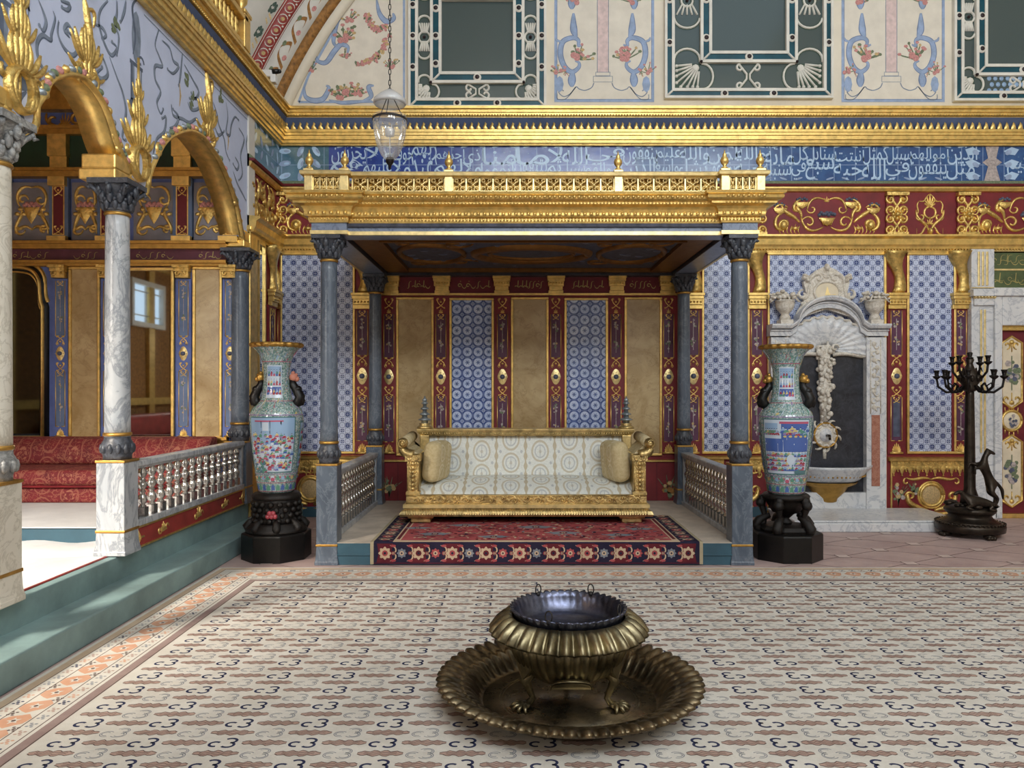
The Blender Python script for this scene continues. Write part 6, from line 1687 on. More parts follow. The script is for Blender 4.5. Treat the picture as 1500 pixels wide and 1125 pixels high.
swept_arch(m, fx(1262)-cxf, fz(492), .34, [(0, 0), (0, .13), (.05, .13), (.06, .16), (.07, .16), (.08, .13), (.09, .2), (.12, .22), (.14, .22), (.14, 0)], 0)
m.build('arched_cornice', 'marble_white', ft)
# shell niche: fan of ribs
m = MB(); zc = fz(512); R0, R1 = .07, .42; NR = 15; vs = []
for i in range(NR*4+1):
    a = pi*(-.06+1.12*i/(NR*4)); rib = .5+.5*math.cos(2*pi*i/4); 
    for j in range(7):
        t_ = j/6; r = R0+(R1-R0)*t_; d = .03+.10*math.sin(t_*pi*.75)*(.6)+.028*rib*t_
        vs.append(FW(cxf+r*1.22*math.cos(a)*(1+.02*rib*(j == 6)), zc+r*.93*math.sin(a)*(1+.03*rib*(j == 6)), d))
m.add(vs, [(i*7+j, i*7+j+1, (i+1)*7+j+1, (i+1)*7+j) for i in range(NR*4) for j in range(6)], True)
sh = m.build('shell', 'marble_white', ft); sh.modifiers.new('thick', 'SOLIDIFY').thickness = .012
m = MB()
rim = [(cxf+R1*1.24*math.cos(a)*(1+.02*math.cos(30*a)), zc+R1*.95*math.sin(a)*(1+.03*math.cos(30*a))) for a in [pi*(-.06+1.12*i/60) for i in range(61)]]
m.relief(FW, rim, .018, .03, False, .07)
for s in (-1, 1): m.relief(FW, bez((cxf+s*.48, zc-.07), (cxf+s*.4, zc-.1), (cxf+s*.3, zc-.02), (cxf+s*.08, zc-.06)), .025, .04, False, .06); m.relief(FW, spiral(cxf+s*.09, zc+.02, .05, .012, 0, s*6, 12), .016, n0=.1)
m.relief(FW, [(cxf, zc-.05), (cxf, zc+.1)], .03, n0=.1); m.build('shell_rim', 'stone_carved', ft)
# carved crest with oval medallion
m = MB(); cz_ = fz(427); m.mat(0)
crest_pts = [(fx(1172), fz(466)), (fx(1178), fz(446)), (fx(1184), fz(430)), (fx(1180), fz(412)), (fx(1190), fz(402)), (fx(1200), fz(394)), (cxf, fz(388)), (fx(1228), fz(394)), (fx(1238), fz(402)), (fx(1248), fz(412)), (fx(1244), fz(430)), (fx(1250), fz(446)), (fx(1256), fz(466)), (cxf, fz(452))]
m.prism(crest_pts, FW, 0, .07)
f = lambda u, v, n: FW(u, v, n+.07)
m.mat(1).dome(f, (cxf, cz_+.0), .14, .115, .012, .004, 20)
m.mat(0).relief(f, [(cxf+.155*math.cos(a), cz_+.128*math.sin(a)) for a in [k*2*pi/28 for k in range(29)]], .018, .03, False)
m.mat(2).poly(f, [(cxf-.03, cz_-.04), (cxf+.05, cz_-.05), (cxf+.02, cz_+.0), (cxf+.0, cz_+.07), (cxf-.015, cz_+.02)], .02); m.stroke(f, [(cxf+.0, cz_-.045), (cxf+.1, cz_-.03)], .008, .02)
m.mat(0)
for s in (-1, 1):
    X = lambda pts: [(cxf+s*p[0], cz_+p[1]) for p in pts]
    m.relief(f, X(bez((.0, .2), (.12, .26), (.22, .2), (.2, .1), 12)), .028); m.relief(f, X(spiral(.29, -.03, .06, .015, pi/2, pi/2-6, 14)), .022); m.relief(f, X(bez((.2, .1), (.24, .02), (.2, -.06), (.29, -.09), 10)), .024)
    m.relief(f, X(bez((.2, -.08), (.26, -.16), (.34, -.22), (.36, -.28), 10)), .03); m.relief(f, X(spiral(.1, .17, .06, .015, 0, 6, 12)), .02); m.relief(f, X(bez((.06, -.15), (.14, -.12), (.2, -.16), (.16, -.24), 8)), .022)
    for k in range(6): m.dome(f, X([(.26+.02*math.cos(k), .17+.03*math.sin(k*1.7))])[0], .028, h=.05, seg=7)
    for k in range(8): m.dome(f, X([(.24+random.uniform(-.06, .06), -.17+random.uniform(-.05, .05))])[0], .026, h=.03, seg=6)
palmette(m, f, cxf, cz_+.17, .16, .14, 7); m.dome(f, (cxf, cz_+.3), .035, .05, .05, seg=8)
for k in range(5): m.relief(f, [(cxf+(k-2)*.04, cz_-.15), (cxf+(k-2)*.03, cz_-.22)], .02)
m.build('carved_crest', ['stone_carved', 'cream_panel', 'gold_pale'], ft)
# garland of carved fruit and the spout plate
m = MB()
for k in range(120):
    t_ = random.random(); wd = .105*(1-t_*.45)
    m.ball((cxf-.02+random.uniform(-wd, wd), BW-.06-random.random()*.07, fz(508)-(fz(508)-fz(612))*t_), random.uniform(.022, .038), 6, 4, (1, .8, random.uniform(.7, 1.3)))
m.tube([(cxf-.02, BW-.05, fz(505)), (cxf-.02, BW-.05, fz(618))], [.08, .05], 8); m.build('fruit_garland', 'stone_carved', ft)
m = MB(); zc = fz(638); xs = cxf-.01
m.mat(0).dome(FW, (xs, zc), .15, .16, .04, .03, 12)
for k in range(10):
    a = 2*pi*k/10+.3; m.relief(FW, spiral(xs+.14*math.cos(a), zc+.15*math.sin(a), .06, .012, a, a+5, 10), .02, .04, True, .04)
m.relief(FW, [(xs, zc-.15), (xs, zc-.29)], .05, .05, True, .03); m.relief(FW, [(xs, zc+.1), (xs, zc+.26)], .04, .05, True, .03)
m.mat(1).dome(FW, (xs, zc), .075, .085, .03, .07, 14); m.mat(2).relief(FW, [(xs+.14*math.cos(a), zc+.15*math.sin(a)) for a in [q*2*pi/18 for q in range(19)]], .012, .02, False, .06)
m.mat(3).tube([(xs, BW-.1, zc), (xs, BW-.19, zc), (xs, BW-.2, zc-.05)], .016, 8)
m.build('spout_plate', ['stone_carved', 'marble_white', 'gold_dark', 'bronze'], ft)
# basin: half bowl on a gilt bracket
m = MB()
def half(prof, sx=1.0, lob=0, seg=40):
    vs = []
    for r, z, d in prof:
        for k in range(seg+1):
            a = pi+pi*k/seg; q = 1+lob*math.cos(6*a); vs.append((cxf+.03+r*sx*math.cos(a)*q, BW-.04+d*r*math.sin(a)*q, z))
    m.add(vs, [(i*(seg+1)+k, i*(seg+1)+k+1, (i+1)*(seg+1)+k+1, (i+1)*(seg+1)+k) for i in range(len(prof)-1) for k in range(seg)], True)
zb_ = fz(682)
half([(.30, zb_-.21, .7), (.36, zb_-.18, .75), (.42, zb_-.13, .8), (.45, zb_-.07, .82), (.50, zb_-.03, .85), (.515, zb_, .85), (.49, zb_+.005, .85), (.44, zb_-.05, .8), (.2, zb_-.15, .7)], 1, .025)
b_ = m.build('basin', 'marble_white', ft); b_.modifiers.new('thick', 'SOLIDIFY').thickness = .012
m = MB(); half([(.03, zb_-.52, .9), (.07, zb_-.5, .9), (.06, zb_-.46, .9), (.11, zb_-.44, .9), (.12, zb_-.4, .9), (.2, zb_-.32, .85), (.24, zb_-.26, .8), (.33, zb_-.23, .75), (.35, zb_-.2, .75)], 1, .02)
for k in range(26):
    a = pi+pi*(k+.5)/26; m.ball((cxf+.03+.43*math.cos(a), BW-.04+.34*math.sin(a), zb_-.12), .013, 5, 3)
m.build('gilded_bracket', 'gold_dark', ft)
m = MB(); m.box((fx(1128), 8.2, 0), (fx(1352), 9.1, .10)); m.box((fx(1126), 8.22, .10), (fx(1355), 9.12, .125)); m.build('step', 'marble_white', ft, .012)
# flower urns standing on the shoulders of the fountain
def flower_urn(lab, x):
    YU = BW-.15; t = thing('flower_urn', lab, 'urn', (x, YU, 0)); c = (x, YU, 0); z = fz(492)+.14
    t.location.z = z
    m = MB(); m.box((x-.075, YU-.075, z), (x+.075, YU+.075, z+.05)); m.lathe([(.07, z+.05), (.06, z+.09), (.045, z+.12), (.06, z+.14), (.095, z+.18), (.11, z+.23), (.105, z+.27), (.12, z+.28), (.10, z+.29)], c, 16); m.build('urn_body', 'stone_carved', t)
    m = MB()
    for k in range(46):
        a = random.random()*2*pi; r = .18*math.sqrt(random.random()); m.ball((x+r*math.cos(a), YU+r*.5*math.sin(a), z+.29+random.random()*.13*(1-r*2.4)), random.uniform(.018, .036), 6, 4, (1, 1, .7))
    for k in range(9):
        a = k*2*pi/9; m.tube([(x, YU, z+.28), (x+.12*math.cos(a), YU+.07*math.sin(a), z+.33), (x+.19*math.cos(a), YU+.085*math.sin(a), z+.26)], [.02, .016, .006], 5)
    m.build('carved_flowers', 'stone_carved', t)
flower_urn('small marble urn of carved flowers on the left shoulder of the fountain', fx(1147)+.02)
flower_urn('small marble urn of carved flowers on the right shoulder of the fountain', fx(1283)-.02)

# ================================================================== bronze candelabrum
x, y = 4.87, 8.05
t = thing('candelabrum', 'tall dark bronze candelabrum with a rearing horse on its round base', 'candelabrum', (x, y, 0))
for k in range(4):
    a = -pi/2+.12+k*pi/2; m = MB(); m.ball((x+.27*math.cos(a), y+.27*math.sin(a), .035), .05, 8, 5, (1.1, 1.1, .7))
    for q in (-1, 0, 1): m.ball((x+.32*math.cos(a+q*.1), y+.32*math.sin(a+q*.1), .022), .024, 6, 4)
    m.build('foot', 'bronze', t)
m = MB(); m.lathe([(.29, .05), (.33, .06), (.335, .12), (.32, .14), (.30, .15)], (x, y, 0), 40); 
for k in range(48): m.ball((x+.325*math.cos(k*2*pi/48), y+.325*math.sin(k*2*pi/48), .145), .012, 5, 3)
m.build('base_drum', 'bronze', t)
m = MB(); m.lathe([(.30, .145), (.27, .16), (.22, .19), (.2, .22), (.235, .25), (.25, .275), (.235, .30), (.2, .32), (.12, .34)], (x, y, 0), 40)
for k in range(16):
    a = random.random()*6.28; r = .2*random.random(); m.ball((x+r*math.cos(a), y+r*math.sin(a), .33), random.uniform(.04, .07), 6, 4, (1, 1, .5))
m.build('base_mount', 'bronze', t)
m = MB(); m.lathe([(.09, .32), (.085, .4), (.055, .5), (.049, 1.0), (.042, 1.5), (.04, 1.56)], (x, y, 0), 24, lambda th, i: 1+.06*math.cos(10*th)); m.lathe([(.05, 1.54), (.09, 1.57), (.07, 1.6), (.11, 1.66), (.09, 1.74), (.05, 1.78), (.03, 1.84), (.045, 1.88), (.03, 1.89)], (x, y, 0), 16)
for k in range(10):
    a = 2*pi*k/10; m.ball((x+.10*math.cos(a), y+.10*math.sin(a), 1.68), .025, 6, 4, (1, 1, 1.6))
m.build('stem', 'bronze', t)
# skin-grown bronze horses
def skin_fig(name, verts, edges, mat, parent, sub=1):
    off = parent.location; me = bpy.data.meshes.new(name); me.from_pydata([(a-off.x, b-off.y, c-off.z) for (a, b, c), r in verts], edges, [])
    bm = bmesh.new(); bm.from_mesh(me); lay = bm.verts.layers.skin.verify(); bm.verts.ensure_lookup_table()
    for i, (p, r) in enumerate(verts): bm.verts[i][lay].radius = (r, r)
    bm.verts[0][lay].use_root = True; bm.to_mesh(me); bm.free(); me.materials.append(M[mat])
    o = bpy.data.objects.new(name, me); COL.objects.link(o); o.parent = parent
    sk = o.modifiers.new('skin', 'SKIN'); sk.use_smooth_shade = True; s2 = o.modifiers.new('sub', 'SUBSURF'); s2.levels = sub; s2.render_levels = sub
    return o
bx_, by_ = x+.07, y-.12
H_ = lambda a, c, d, r: ((bx_+a, by_+d, c), r)
vh = [H_(.09, .56, 0, .052), H_(.045, .66, 0, .046), H_(.0, .75, 0, .050), H_(.015, .84, 0, .032), H_(.045, .905, 0, .025), H_(.085, .90, 0, .02), H_(.125, .875, 0, .014),   # hip, belly, chest, neck, poll, head, muzzle
      H_(.055, .475, -.05, .032), H_(.125, .415, -.05, .018), H_(.105, .35, -.05, .012), H_(.085, .335, -.05, .016),
      H_(.09, .47, .05, .032), H_(.16, .415, .05, .018), H_(.145, .35, .05, .012), H_(.125, .335, .05, .016),
      H_(-.06, .74, -.045, .02), H_(-.12, .73, -.05, .014), H_(-.115, .665, -.05, .011), H_(-.06, .77, .04, .02), H_(-.12, .78, .04, .014), H_(-.14, .72, .04, .011),
      H_(.15, .57, 0, .016), H_(.20, .50, 0, .02), H_(.21, .40, 0, .010), H_(.045, .94, .012, .008)]
eh = [(0, 1), (1, 2), (2, 3), (3, 4), (4, 5), (5, 6), (0, 7), (7, 8), (8, 9), (9, 10), (0, 11), (11, 12), (12, 13), (13, 14), (2, 15), (15, 16), (16, 17), (2, 18), (18, 19), (19, 20), (0, 21), (21, 22), (22, 23), (4, 24)]
skin_fig('rearing_horse', vh, eh, 'bronze', t)['label'] = 'rearing bronze horse'
bx_, by_ = x-.05, y-.17
vh = [H_(.14, .38, 0, .055), H_(.04, .39, 0, .056), H_(-.05, .40, 0, .05), H_(-.11, .44, 0, .034), H_(-.15, .49, 0, .024), H_(-.19, .48, -.01, .02), H_(-.23, .455, -.015, .013),
      H_(.18, .34, -.05, .036), H_(.10, .31, -.08, .022), H_(.18, .30, -.09, .014), H_(-.06, .35, -.05, .026), H_(-.13, .33, -.08, .018), H_(-.07, .31, -.1, .013), H_(.2, .36, .02, .018), H_(.25, .33, .0, .012)]
eh = [(0, 1), (1, 2), (2, 3), (3, 4), (4, 5), (5, 6), (0, 7), (7, 8), (8, 9), (2, 10), (10, 11), (11, 12), (0, 13), (13, 14)]
skin_fig('lying_horse', vh, eh, 'bronze', t)['label'] = 'reclining bronze horse'
def arm(a, r, z0_, zc_, z1_, cup=.03):
    dx, dy = math.cos(a), math.sin(a); m = MB()
    P_ = lambda q, z: (x+dx*q, y+dy*q, z)
    m.tube([P_(.06, z0_), P_(r*.4, zc_), P_(r*.7, zc_-.01), P_(r*.95, zc_+.05), P_(r, z1_-.04)], [.014, .014, .013, .012, .011], 6); m.ball(P_(r*.55, zc_), .022, 6, 4)
    m.tube([P_(r*.55, zc_), P_(r*.5, zc_+.06), P_(r*.62, zc_+.09), P_(r*.7, zc_+.05)], [.012, .01, .009, .006], 5)
    br = m.build('arm', 'bronze_arm', t)
    m = MB(); m.lathe([(.012, z1_-.05), (.035, z1_-.03), (.042, z1_-.015), (.018, z1_-.01), (.024, z1_+.03), (.032, z1_+.045), (.028, z1_+.05), (.01, z1_+.045)], P_(r, 0), 10); m.build('candle_cup', 'bronze_arm', br)
for k in range(8): arm(.2+k*pi/4, .31, 1.60, 1.54, 1.72)
for k in range(4): arm(.5+k*pi/2, .19, 1.74, 1.70, 1.87)
m = MB(); m.lathe([(.02, 1.87), (.035, 1.89), (.04, 1.90), (.02, 1.91), (.03, 1.95), (.02, 1.96)], (x, y, 0), 10); m.build('candle_cup', 'bronze_arm', t)

# ================================================================== hanging glass lantern
LY = 5.0; kl = LY/FPX
def lx(px): return (px-CX)*kl
def lz(py): return H-(py-CY)*kl
x, y = lx(571), LY
t = thing('hanging_lantern', 'clear glass bell lantern hanging on a chain in front of the frieze', 'lantern', (x, y, lz(240)))
m = MB(); zz = lz(133)
z = lz(129); k = 0
while z < 6.2:
    pts = [(x+(.008*math.cos(a) if k % 2 else 0), y+(0 if k % 2 else .008*math.cos(a)), z+.022*math.sin(a)) for a in [j*2*pi/8 for j in range(8)]]
    m.tube(pts, .0028, 4, True); z += .036; k += 1
m.tube([(x, y, z-.02), (x, y, 9.0)], .004, 5); m.build('chain', 'wire_dark', t)
m = MB(); m.lathe([(.012, zz+.01), (.03, zz), (.07, lz(139)), (.105, lz(146)), (.11, lz(151)), (.1, lz(154)), (.108, lz(150)), (.1, lz(146)), (.03, zz-.006)], (x, y, 0), 32, closed_ends=False); m.build('smoke_bell', 'glass_milk', t)
m = MB(); m.ball((x, y, zz), .018, 8, 6)
for k in range(3):
    a = .5+k*2*pi/3; m.tube([(x, y, zz), (x+.107*math.cos(a), y+.107*math.sin(a), lz(174))], .003, 5)
m.build('suspension_wires', 'wire_dark', t)
m = MB(); m.lathe([(.109, lz(170)), (.112, lz(173)), (.112, lz(182)), (.107, lz(192)), (.098, lz(204)), (.082, lz(216)), (.058, lz(227)), (.035, lz(233)), (.02, lz(236))], (x, y, 0), 40, closed_ends=False); m.build('glass_bell', 'glass', t)
m = MB(); m.lathe([(.114, lz(174.5)), (.116, lz(174)), (.116, lz(177)), (.113, lz(177.5))], (x, y, 0), 40, closed_ends=False); m.build('metal_band', 'wire_dark', t)
m = MB(); m.lathe([(.022, lz(231)), (.028, lz(233)), (.026, lz(238)), (.012, lz(242)), (.008, lz(246)), (.003, lz(249))], (x, y, 0), 12); m.build('bottom_cap', 'bronze_arm', t)
m = MB(); m.lathe([(.004, lz(200)), (.03, lz(199)), (.034, lz(190)), (.03, lz(189)), (.02, lz(198))], (x, y, 0), 16, closed_ends=False); m.tube([(x, y, lz(235)), (x, y, lz(199))], .004, 5); m.build('oil_cup', 'glass_milk', t)

# ================================================================== brass brazier on its tray
x, y = .265, 3.72
t = thing('brass_tray', 'large round fluted brass tray on the carpet under the brazier', 'tray', (x, y, 0))
def fluted(prof, n, amp, seg=192, cx=x, cy=y, name='', mat='', parent=None, swirl=0):
    m = MB(); vs = []
    for i, (r, z, f) in enumerate(prof):
        for k in range(seg):
            th = 2*pi*k/seg; ph = n*(th+swirl*i); c = abs(math.sin(ph/2))
            q = r+amp*f*(c-.5)*1.6; vs.append((cx+q*math.cos(th), cy+q*math.sin(th), z+amp*f*(c-.6)*.8))
    m.add(vs, [(i*seg+k, i*seg+(k+1) % seg, (i+1)*seg+(k+1) % seg, (i+1)*seg+k) for i in range(len(prof)-1) for k in range(seg)], True)
    return m
ZC = .008
m = fluted([(.425, .028, 0), (.435, .03, .2), (.45, .042, .6), (.475, .075, .9), (.50, .105, .9), (.518, .118, .7), (.53, .116, .4), (.54, .118, .7), (.565, .134, 1), (.60, .142, 1.1), (.626, .136, 1.1), (.634, .122, 1.1), (.626, .116, 1), (.60, .122, .9), (.55, .108, .8), (.50, .07, .6), (.45, .025, .3), (.43, .014, 0), (.40, ZC+.004, 0), (.0, ZC+.004, 0)], 56, .03, 280)
m.build('dish', 'brass_tray', t)
m = MB(); m.lathe([(.001, .0285), (.427, .0285), (.427, .02), (.001, .02)], (x, y, 0), 64, closed_ends=False); m.build('tray_floor', 'brass_disc', t)
m = MB(); m.lathe([(.38, ZC), (.40, ZC), (.41, .02), (.38, .02)], (x, y, 0), 48); m.build('foot_ring', 'brass_tray', t)
m = MB()
for rr in (.33, .345): m.tube([(x+rr*math.cos(k*2*pi/64), y+rr*math.sin(k*2*pi/64), .0285) for k in range(64)], .002, 4, True)
m.build('engraved_ring', 'brass_old', t)
x, y = .262, 3.72
t = thing('brazier', 'fluted brass brazier bowl on three claw feet, standing in the tray', 'brazier', (x, y, .03))
m = fluted([(.0, .135, 0), (.10, .135, .3), (.17, .15, .6), (.225, .19, .9), (.265, .245, 1), (.285, .30, 1), (.29, .35, .8), (.28, .37, .3)], 40, .013, 240, x, y); m.build('bowl', 'brass_old', t)
m = fluted([(.279, .444, 0), (.292, .452, .2), (.32, .435, .8), (.355, .40, 1), (.374, .372, 1.1), (.376, .362, 1.1), (.366, .366, 1), (.33, .385, .8), (.295, .40, .4), (.28, .36, .2)], 32, .024, 256, x, y); m.build('flared_rim', 'brass_old', t)
for k, a in enumerate((-pi/2-1.06, -pi/2+1.06, pi/2-.02)):
    dx, dy = math.cos(a), math.sin(a); m = MB(); Pq = lambda r, z: (x+dx*r, y+dy*r, z)
    m.tube([Pq(.17, .20), Pq(.225, .19), Pq(.245, .155), Pq(.22, .105), Pq(.205, .07), Pq(.23, .045)], [.028, .032, .026, .018, .016, .02], 8)
    m.ball(Pq(.25, .045), .028, 8, 5, (1.2, 1.2, .6))
    for q in (-2, -1, 0, 1, 2):
        b2 = a+q*.55; m.tube([(x+dx*.245, y+dy*.245, .046), (x+dx*.25+math.cos(b2)*.045, y+dy*.25+math.sin(b2)*.045, .05), (x+dx*.25+math.cos(b2)*.07, y+dy*.25+math.sin(b2)*.07, .034)], [.013, .012, .006], 6)
    # shield plate with scalloped apron at the top of the leg
    leg = m.build('leg', 'brass_old', t); m = MB()
    fs = lambda u, v, n: (x+(.245+n+.1*(v-.2))*math.cos(a+u), y+(.245+n+.1*(v-.2))*math.sin(a+u), v)
    m.prism([(-.26, .255), (.26, .255), (.22, .215), (.10, .185), (0, .165), (-.10, .185), (-.22, .215)], lambda u, v, n: fs(u, v, n), -.01, .02); m.build('leg_plate', 'brass_old', leg, .004)
a = -pi/2; m = MB(); fs = lambda u, v, n: (x+(.232+n+.7*(v-.18))*math.cos(a+u), y+(.232+n+.7*(v-.18))*math.sin(a+u), v)
m.prism([(.42*math.cos(q), .15+.05*math.sin(q)) for q in [pi*j/12 for j in range(13)]], fs, -.01, .014); m.relief(fs, [(.44*math.cos(q), .15+.058*math.sin(q)) for q in [pi*j/16 for j in range(17)]], .007, .02, False); m.build('apron', 'brass_old', t)
t = thing('brazier_pan', 'dark steel lift-out pan with four wire rings set into the brazier', 'pan', (x, y, .3))
m = fluted([(.0, .385, 0), (.225, .385, 0), (.25, .40, 0), (.264, .455, .1), (.274, .482, .8), (.283, .486, 1), (.282, .478, 1), (.272, .455, .2), (.256, .40, 0), (.235, .375, 0), (0, .375, 0)], 44, .009, 176, x, y); m.build('pan', 'pan_steel', t)
for k, a in enumerate((1.05, 2.12, -1.98, -.55)):
    m = MB(); cxr, cyr = x+.272*math.cos(a), y+.272*math.sin(a)
    m.tube([(cxr+.017*math.cos(q)*-math.sin(a), cyr+.017*math.cos(q)*math.cos(a), .503+.027*math.sin(q)) for q in [j*2*pi/12 for j in range(12)]], .0035, 5, True); m.ball((cxr, cyr, .478), .012, 6, 4)
    m.build('ring_handle', 'wire_dark', t)
# ================================================================== the big carpet
CX0, CX1, CYN, CYF2 = -2.575, 5.6, .6, 6.545
ZC0 = .008
m = MB(); m.mat(0).box((CX0, CYN, .0005), (CX1, CYF2, ZC0-.001))
fc = fc0 = floorfn(ZC0-.001)
# border bands, outside to inside: (distance from the edge, width, material)
BD = [(0, .025, 0), (.025, .05, 6), (.075, .006, 4), (.081, .075, 7), (.156, .006, 4), (.162, .14, 7), (.302, .006, 4), (.308, .075, 7), (.383, .006, 4), (.389, .02, 0), (.409, .05, 5), (.459, .008, 4)]
for d, wd, k in BD:
    m.mat(k); m.rect(fc, CX0+d, CYN, CX0+d+wd, CYF2-d, .0004); m.rect(fc, CX0+d, CYF2-d-wd, CX1, CYF2-d, .0005)
def border_motif(u, v, s, k, horiz):
    q = (lambda a, c: (u+a, v+c)) if not horiz else (lambda a, c: (u+c, v+a))
    if k == 0:       # main band: orange lozenge with pale star
        m.mat(8).poly(fc, [q(-.068, .02), q(-.04, .05), q(0, .062), q(.03, .075), q(.068, .03), q(.06, -.03), q(.03, -.05), q(.0, -.078), q(-.03, -.06), q(-.066, -.03)], .0010)
        m.mat(0).poly(fc, [q(.03*(1.1 if j % 2 else .5)*math.cos(j*pi/5), .034*(1.1 if j % 2 else .5)*math.sin(j*pi/5)) for j in range(10)], .0014); m.mat(4).dome(fc, (u, v), .011, n0=.0018, seg=7)
    else:
        m.mat(k).dome(fc, (u, v), .010, n0=.001, seg=6)
        for j in range(4): m.mat(k).dome(fc, q(.018*math.cos(j*pi/2+.6), .022*math.sin(j*pi/2+.6)), .009, .007, n0=.0012, seg=6)
y = CYN+.1; i = 0
while y < CYF2-.25:
    border_motif(CX0+.232, y, 1, 0, False); border_motif(CX0+.175, y+.08, 1, 4, False) if i % 2 else border_motif(CX0+.29, y+.08, 1, 4, False)
    for q in (.118, .345): border_motif(CX0+q, y+.04, 1, [1, 3, 2][i % 3], False); border_motif(CX0+q, y+.12, 1, [8, 2, 3][i % 3], False)
    y += .165; i += 1
xq = CX0+.3
while xq < CX1-.1:
    border_motif(xq, CYF2-.232, 1, 0, True)
    for q in (.118, .345): border_motif(xq+.04, CYF2-q, 1, [1, 3, 2][i % 3], True); border_motif(xq+.12, CYF2-q, 1, [8, 2, 3][i % 3], True)
    xq += .165; i += 1
# field: rows of three-arc motifs alternating with wavy brown stripes
PX, PY = .350, .097
FX0, FYF = CX0+.48, CYF2-.49
def arcs(cx_, cy_, kind, sg):
    """two stacked arcs like a 3 and a smaller c beside them, mirrored by sg"""
    un = [[(.022+.026*math.cos(t), .019+.021*math.sin(t)) for t in [2.5-k*3.9/12 for k in range(13)]], [(.022+.027*math.cos(t), -.020+.022*math.sin(t)) for t in [1.4-k*3.9/12 for k in range(13)]],
          [(-.036+.024*math.cos(t), -.014+.021*math.sin(t)) for t in [.8+k*4.3/12 for k in range(13)]]]
    for pts in un:
        pts = [(cx_+sg*a, cy_+c) for a, c in pts]
        if kind == 0: m.mat(1).stroke(fc, pts, .0125, .0006, False)
        else:
            c0 = (sum(p[0] for p in pts)/len(pts), sum(p[1] for p in pts)/len(pts))
            m.mat(2).stroke(fc, [(c0[0]+(p[0]-c0[0])*.8, c0[1]+(p[1]-c0[1])*.75) for p in pts], .0042, .0006); m.stroke(fc, [(c0[0]+(p[0]-c0[0])*1.25, c0[1]+(p[1]-c0[1])*1.25) for p in pts], .0042, .0006)
def stripe(cx_, cy_, L):
    n = 14; ph = random.random()*6
    top = [(cx_-L/2+L*i/n, cy_+(.006+.019*abs(math.sin(pi*i/n))**.5*(.8+.4*math.sin(i*1.9+ph)))) for i in range(n+1)]
    bot = [(cx_-L/2+L*i/n, cy_-(.006+.019*abs(math.sin(pi*i/n))**.5*(.8+.4*math.cos(i*1.7+ph)))) for i in range(n+1)]
    vs = [fc(a, c, .0005) for a, c in top]+[fc(a, c, .0005) for a, c in bot]
    m.mat(3).add(vs, [(i, i+1, n+2+i, n+1+i) for i in range(n)])
    m.mat(4).stroke(fc, top, .0045, .0009); m.stroke(fc, bot, .0045, .0009)
    for q_ in (.33, .66): m.stroke(fc, [(a, c*q_+d*(1-q_)+.004*math.sin(i*1.3)) for i, ((a, c), (_, d)) in enumerate(zip(top, bot))][2:-2], .003, .0009)
j = 0; yy = FYF-.05
while yy > CYN+.05:
    x = FX0+(.12 if j % 2 == 0 else .12+PX/2)-PX
    while x < CX1-.15:
        if x-.07 > FX0: arcs(x, yy, 0 if j % 2 == 0 else 1, 1 if x < .35 else -1)
        if x+PX/2-.1 > FX0: stripe(x+PX/2, yy, .195)
        x += PX
    yy -= PY; j += 1
carpet = tag(m.build('carpet', ['carpet_cream', 'carpet_navy', 'carpet_grey', 'carpet_brown', 'carpet_dark', 'carpet_mauve', 'carpet_tan', 'carpet_cream', 'carpet_orange']),
    'huge cream carpet with rows of dark arcs and brown wavy stripes covering the floor', 'carpet')

# ================================================================== red oriental rug hanging over the platform edge
RX0, RX1, RYB = -1.285, 1.66, 8.05
YE = 6.646                                     # front of the hanging part
def rug_fn(u, v, n):      # v runs back from the lower front hem: up the front, then along the platform
    d = .19
    if v <= d: return (u, YE-n, .012+v)
    if v <= d+.02: 
        a = (v-d)/.02*pi/2; return (u, YE+.012-(.012+n)*math.cos(a), .202+(.012+n)*math.sin(a)-.002)
    return (u, YE+.012+(v-d-.02), ZP+.010+n)
VL = .21+(RYB-YE)
m = MB(); N = 30
vseq = [0, .05, .1, .15, .19, .193, .197, .2, .203, .207, .21]+[.21+(VL-.21)*k/10 for k in range(1, 11)]
def strip(u0, u1, v0, v1, k, n):
    seq = [v0]+[v for v in vseq if v0 < v < v1]+[v1]; vs = []
    for v in seq: vs += [rug_fn(u0, v, n), rug_fn(u1, v, n)]
    m.mat(k).add(vs, [(2*i, 2*i+1, 2*i+3, 2*i+2) for i in range(len(seq)-1)])
strip(RX0, RX1, 0, VL, 5, 0)
def inset(d, k, n, dv=None): strip(RX0+d, RX1-d, dv if dv is not None else d, VL-d, k, n)
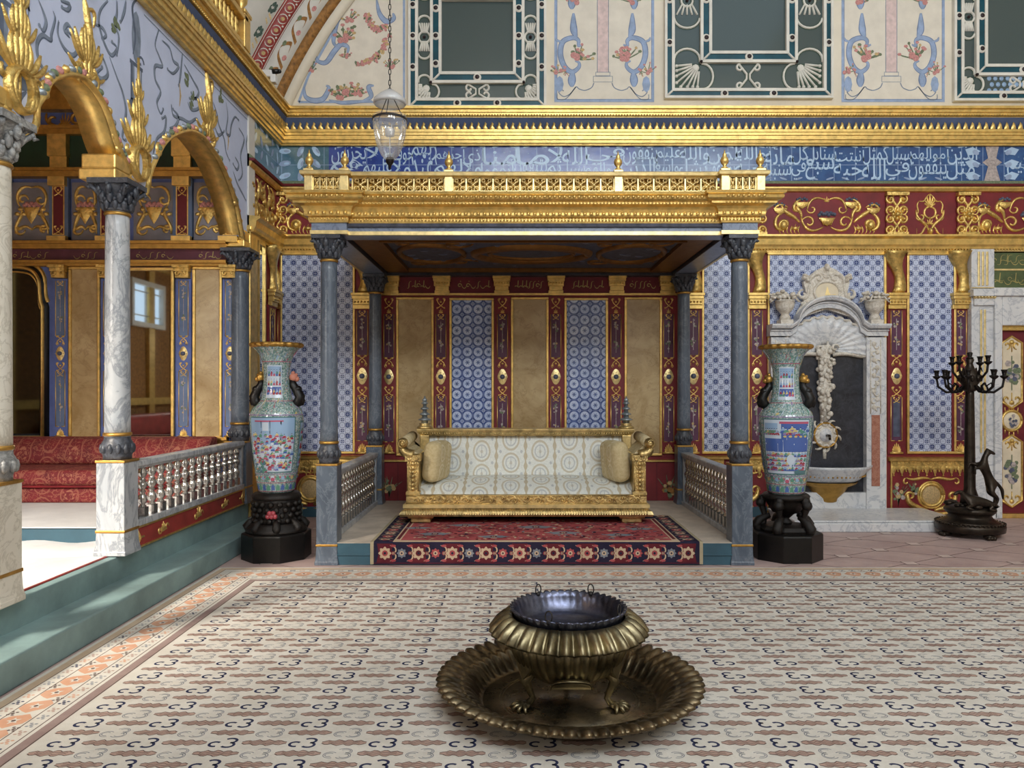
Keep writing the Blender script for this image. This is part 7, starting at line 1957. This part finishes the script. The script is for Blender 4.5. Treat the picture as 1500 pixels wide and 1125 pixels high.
# hanging front carries the wide navy border; the field lies on the platform
inset(.03, 0, .0006, .0); inset(.20, 2, .0012, .20); inset(.215, 3, .0018, .215); inset(.245, 2, .0022, .245); inset(.26, 1, .0026, .26)
for k in range(2): strip(RX0+.03, RX1-.03, .006+k*.006, .009+k*.006, 3, .0009)
def rosette(u, v, s, c1, c2, n=.0012):
    m.mat(c1).poly(rug_fn, [(u+s*(.86+.14*math.cos(j*pi/2))*math.cos(j*pi/16), v+s*(.86+.14*math.cos(j*pi/2))*math.sin(j*pi/16)) for j in range(32)], n); m.mat(c2).dome(rug_fn, (u, v), s*.45, n0=n+.0005, seg=8); m.mat(0).dome(rug_fn, (u, v), s*.2, n0=n+.001, seg=6)
nb = 19
for i in range(nb):
    u = RX0+.13+(RX1-RX0-.26)*i/(nb-1); v = .098
    m.mat(3).poly(rug_fn, [(u-.075, v-.085), (u+.075, v-.085), (u+.055, v), (u+.07, v+.085), (u-.07, v+.085), (u-.055, v)], .0009) if i % 2 == 0 else None
    rosette(u, v, .06 if i % 2 == 0 else .045, [2, 4, 2, 1][i % 4], [1, 2, 3, 2][i % 4], .0014)
    um = u+(RX1-RX0-.26)/(nb-1)/2
    if i < nb-1:
        for s in (-1, 1): m.mat(2).stroke(rug_fn, smooth_pts([(um-.03, v+s*.07), (um+.015, v+s*.05), (um+.02, v+s*.015), (um-.01, v+s*.01)]), .012, .0016, True)
        rosette(um, v, .02, 1, 2, .0016); m.mat(1).dome(rug_fn, (um, v+.065), .025, .012, n0=.0018, seg=7); m.mat(1).dome(rug_fn, (um, v-.065), .025, .012, n0=.0018, seg=7)
for s, uc in ((-1, RX0+.115), (1, RX1-.115)):
    for i in range(9):
        v = .28+i*.16; rosette(uc, v, .055, [2, 1][i % 2], [1, 2][i % 2], .0016)
        for q in (-1, 1): m.mat(2).stroke(rug_fn, smooth_pts([(uc+q*.07, v+.05), (uc+q*.03, v+.08), (uc, v+.08)]), .012, .0016, True)
for i in range(nb):
    u = RX0+.18+(RX1-RX0-.36)*i/(nb-1); m.mat([1, 0, 2][i % 3]).dome(rug_fn, (u, .23), .02, .008, n0=.0026, seg=6)
random.seed(11)
for i in range(900):         # dense field of palmettes, leaves and cloudy medallions
    u = random.uniform(RX0+.29, RX1-.29); v = random.uniform(.28, VL-.3)
    k = random.choice([2, 3, 3, 4, 2, 0, 3, 6]); s = random.uniform(.010, .024)
    if random.random() < .35: m.mat(k).stroke(rug_fn, bez((u-.05, v), (u-.02, v+.05), (u+.03, v-.05), (u+.06, v+.02), 7), .008, .0030+i*1e-6, True)
    else: m.mat(k).dome(rug_fn, (u, v), s*1.4, s*.7, n0=.0031+i*1e-6, seg=7, ang=random.random()*3)
for u, v, s in ((-.75, .55, .14), (-.2, .42, .13), (.45, .6, .15), (.95, .5, .13), (.2, .9, .16), (-.5, 1.0, .14), (1.2, .8, .12), (-.95, .85, .12)):
    m.mat(4).poly(rug_fn, [(u+s*(1+.2*math.cos(j*2.1))*math.cos(j*pi/9), v+s*.45*(1+.2*math.sin(j*1.7))*math.sin(j*pi/9)) for j in range(18)], .0042); rosette(u, v, s*.3, 3, 2, .0046)
rug = tag(m.build('oriental_rug', ['rug_navy', 'rug_red', 'rug_cream', 'rug_maroon', 'rug_slate', 'rug_edge', 'rug_navy']), 'red oriental rug with a navy flower border, hanging over the platform front under the sofa', 'rug')
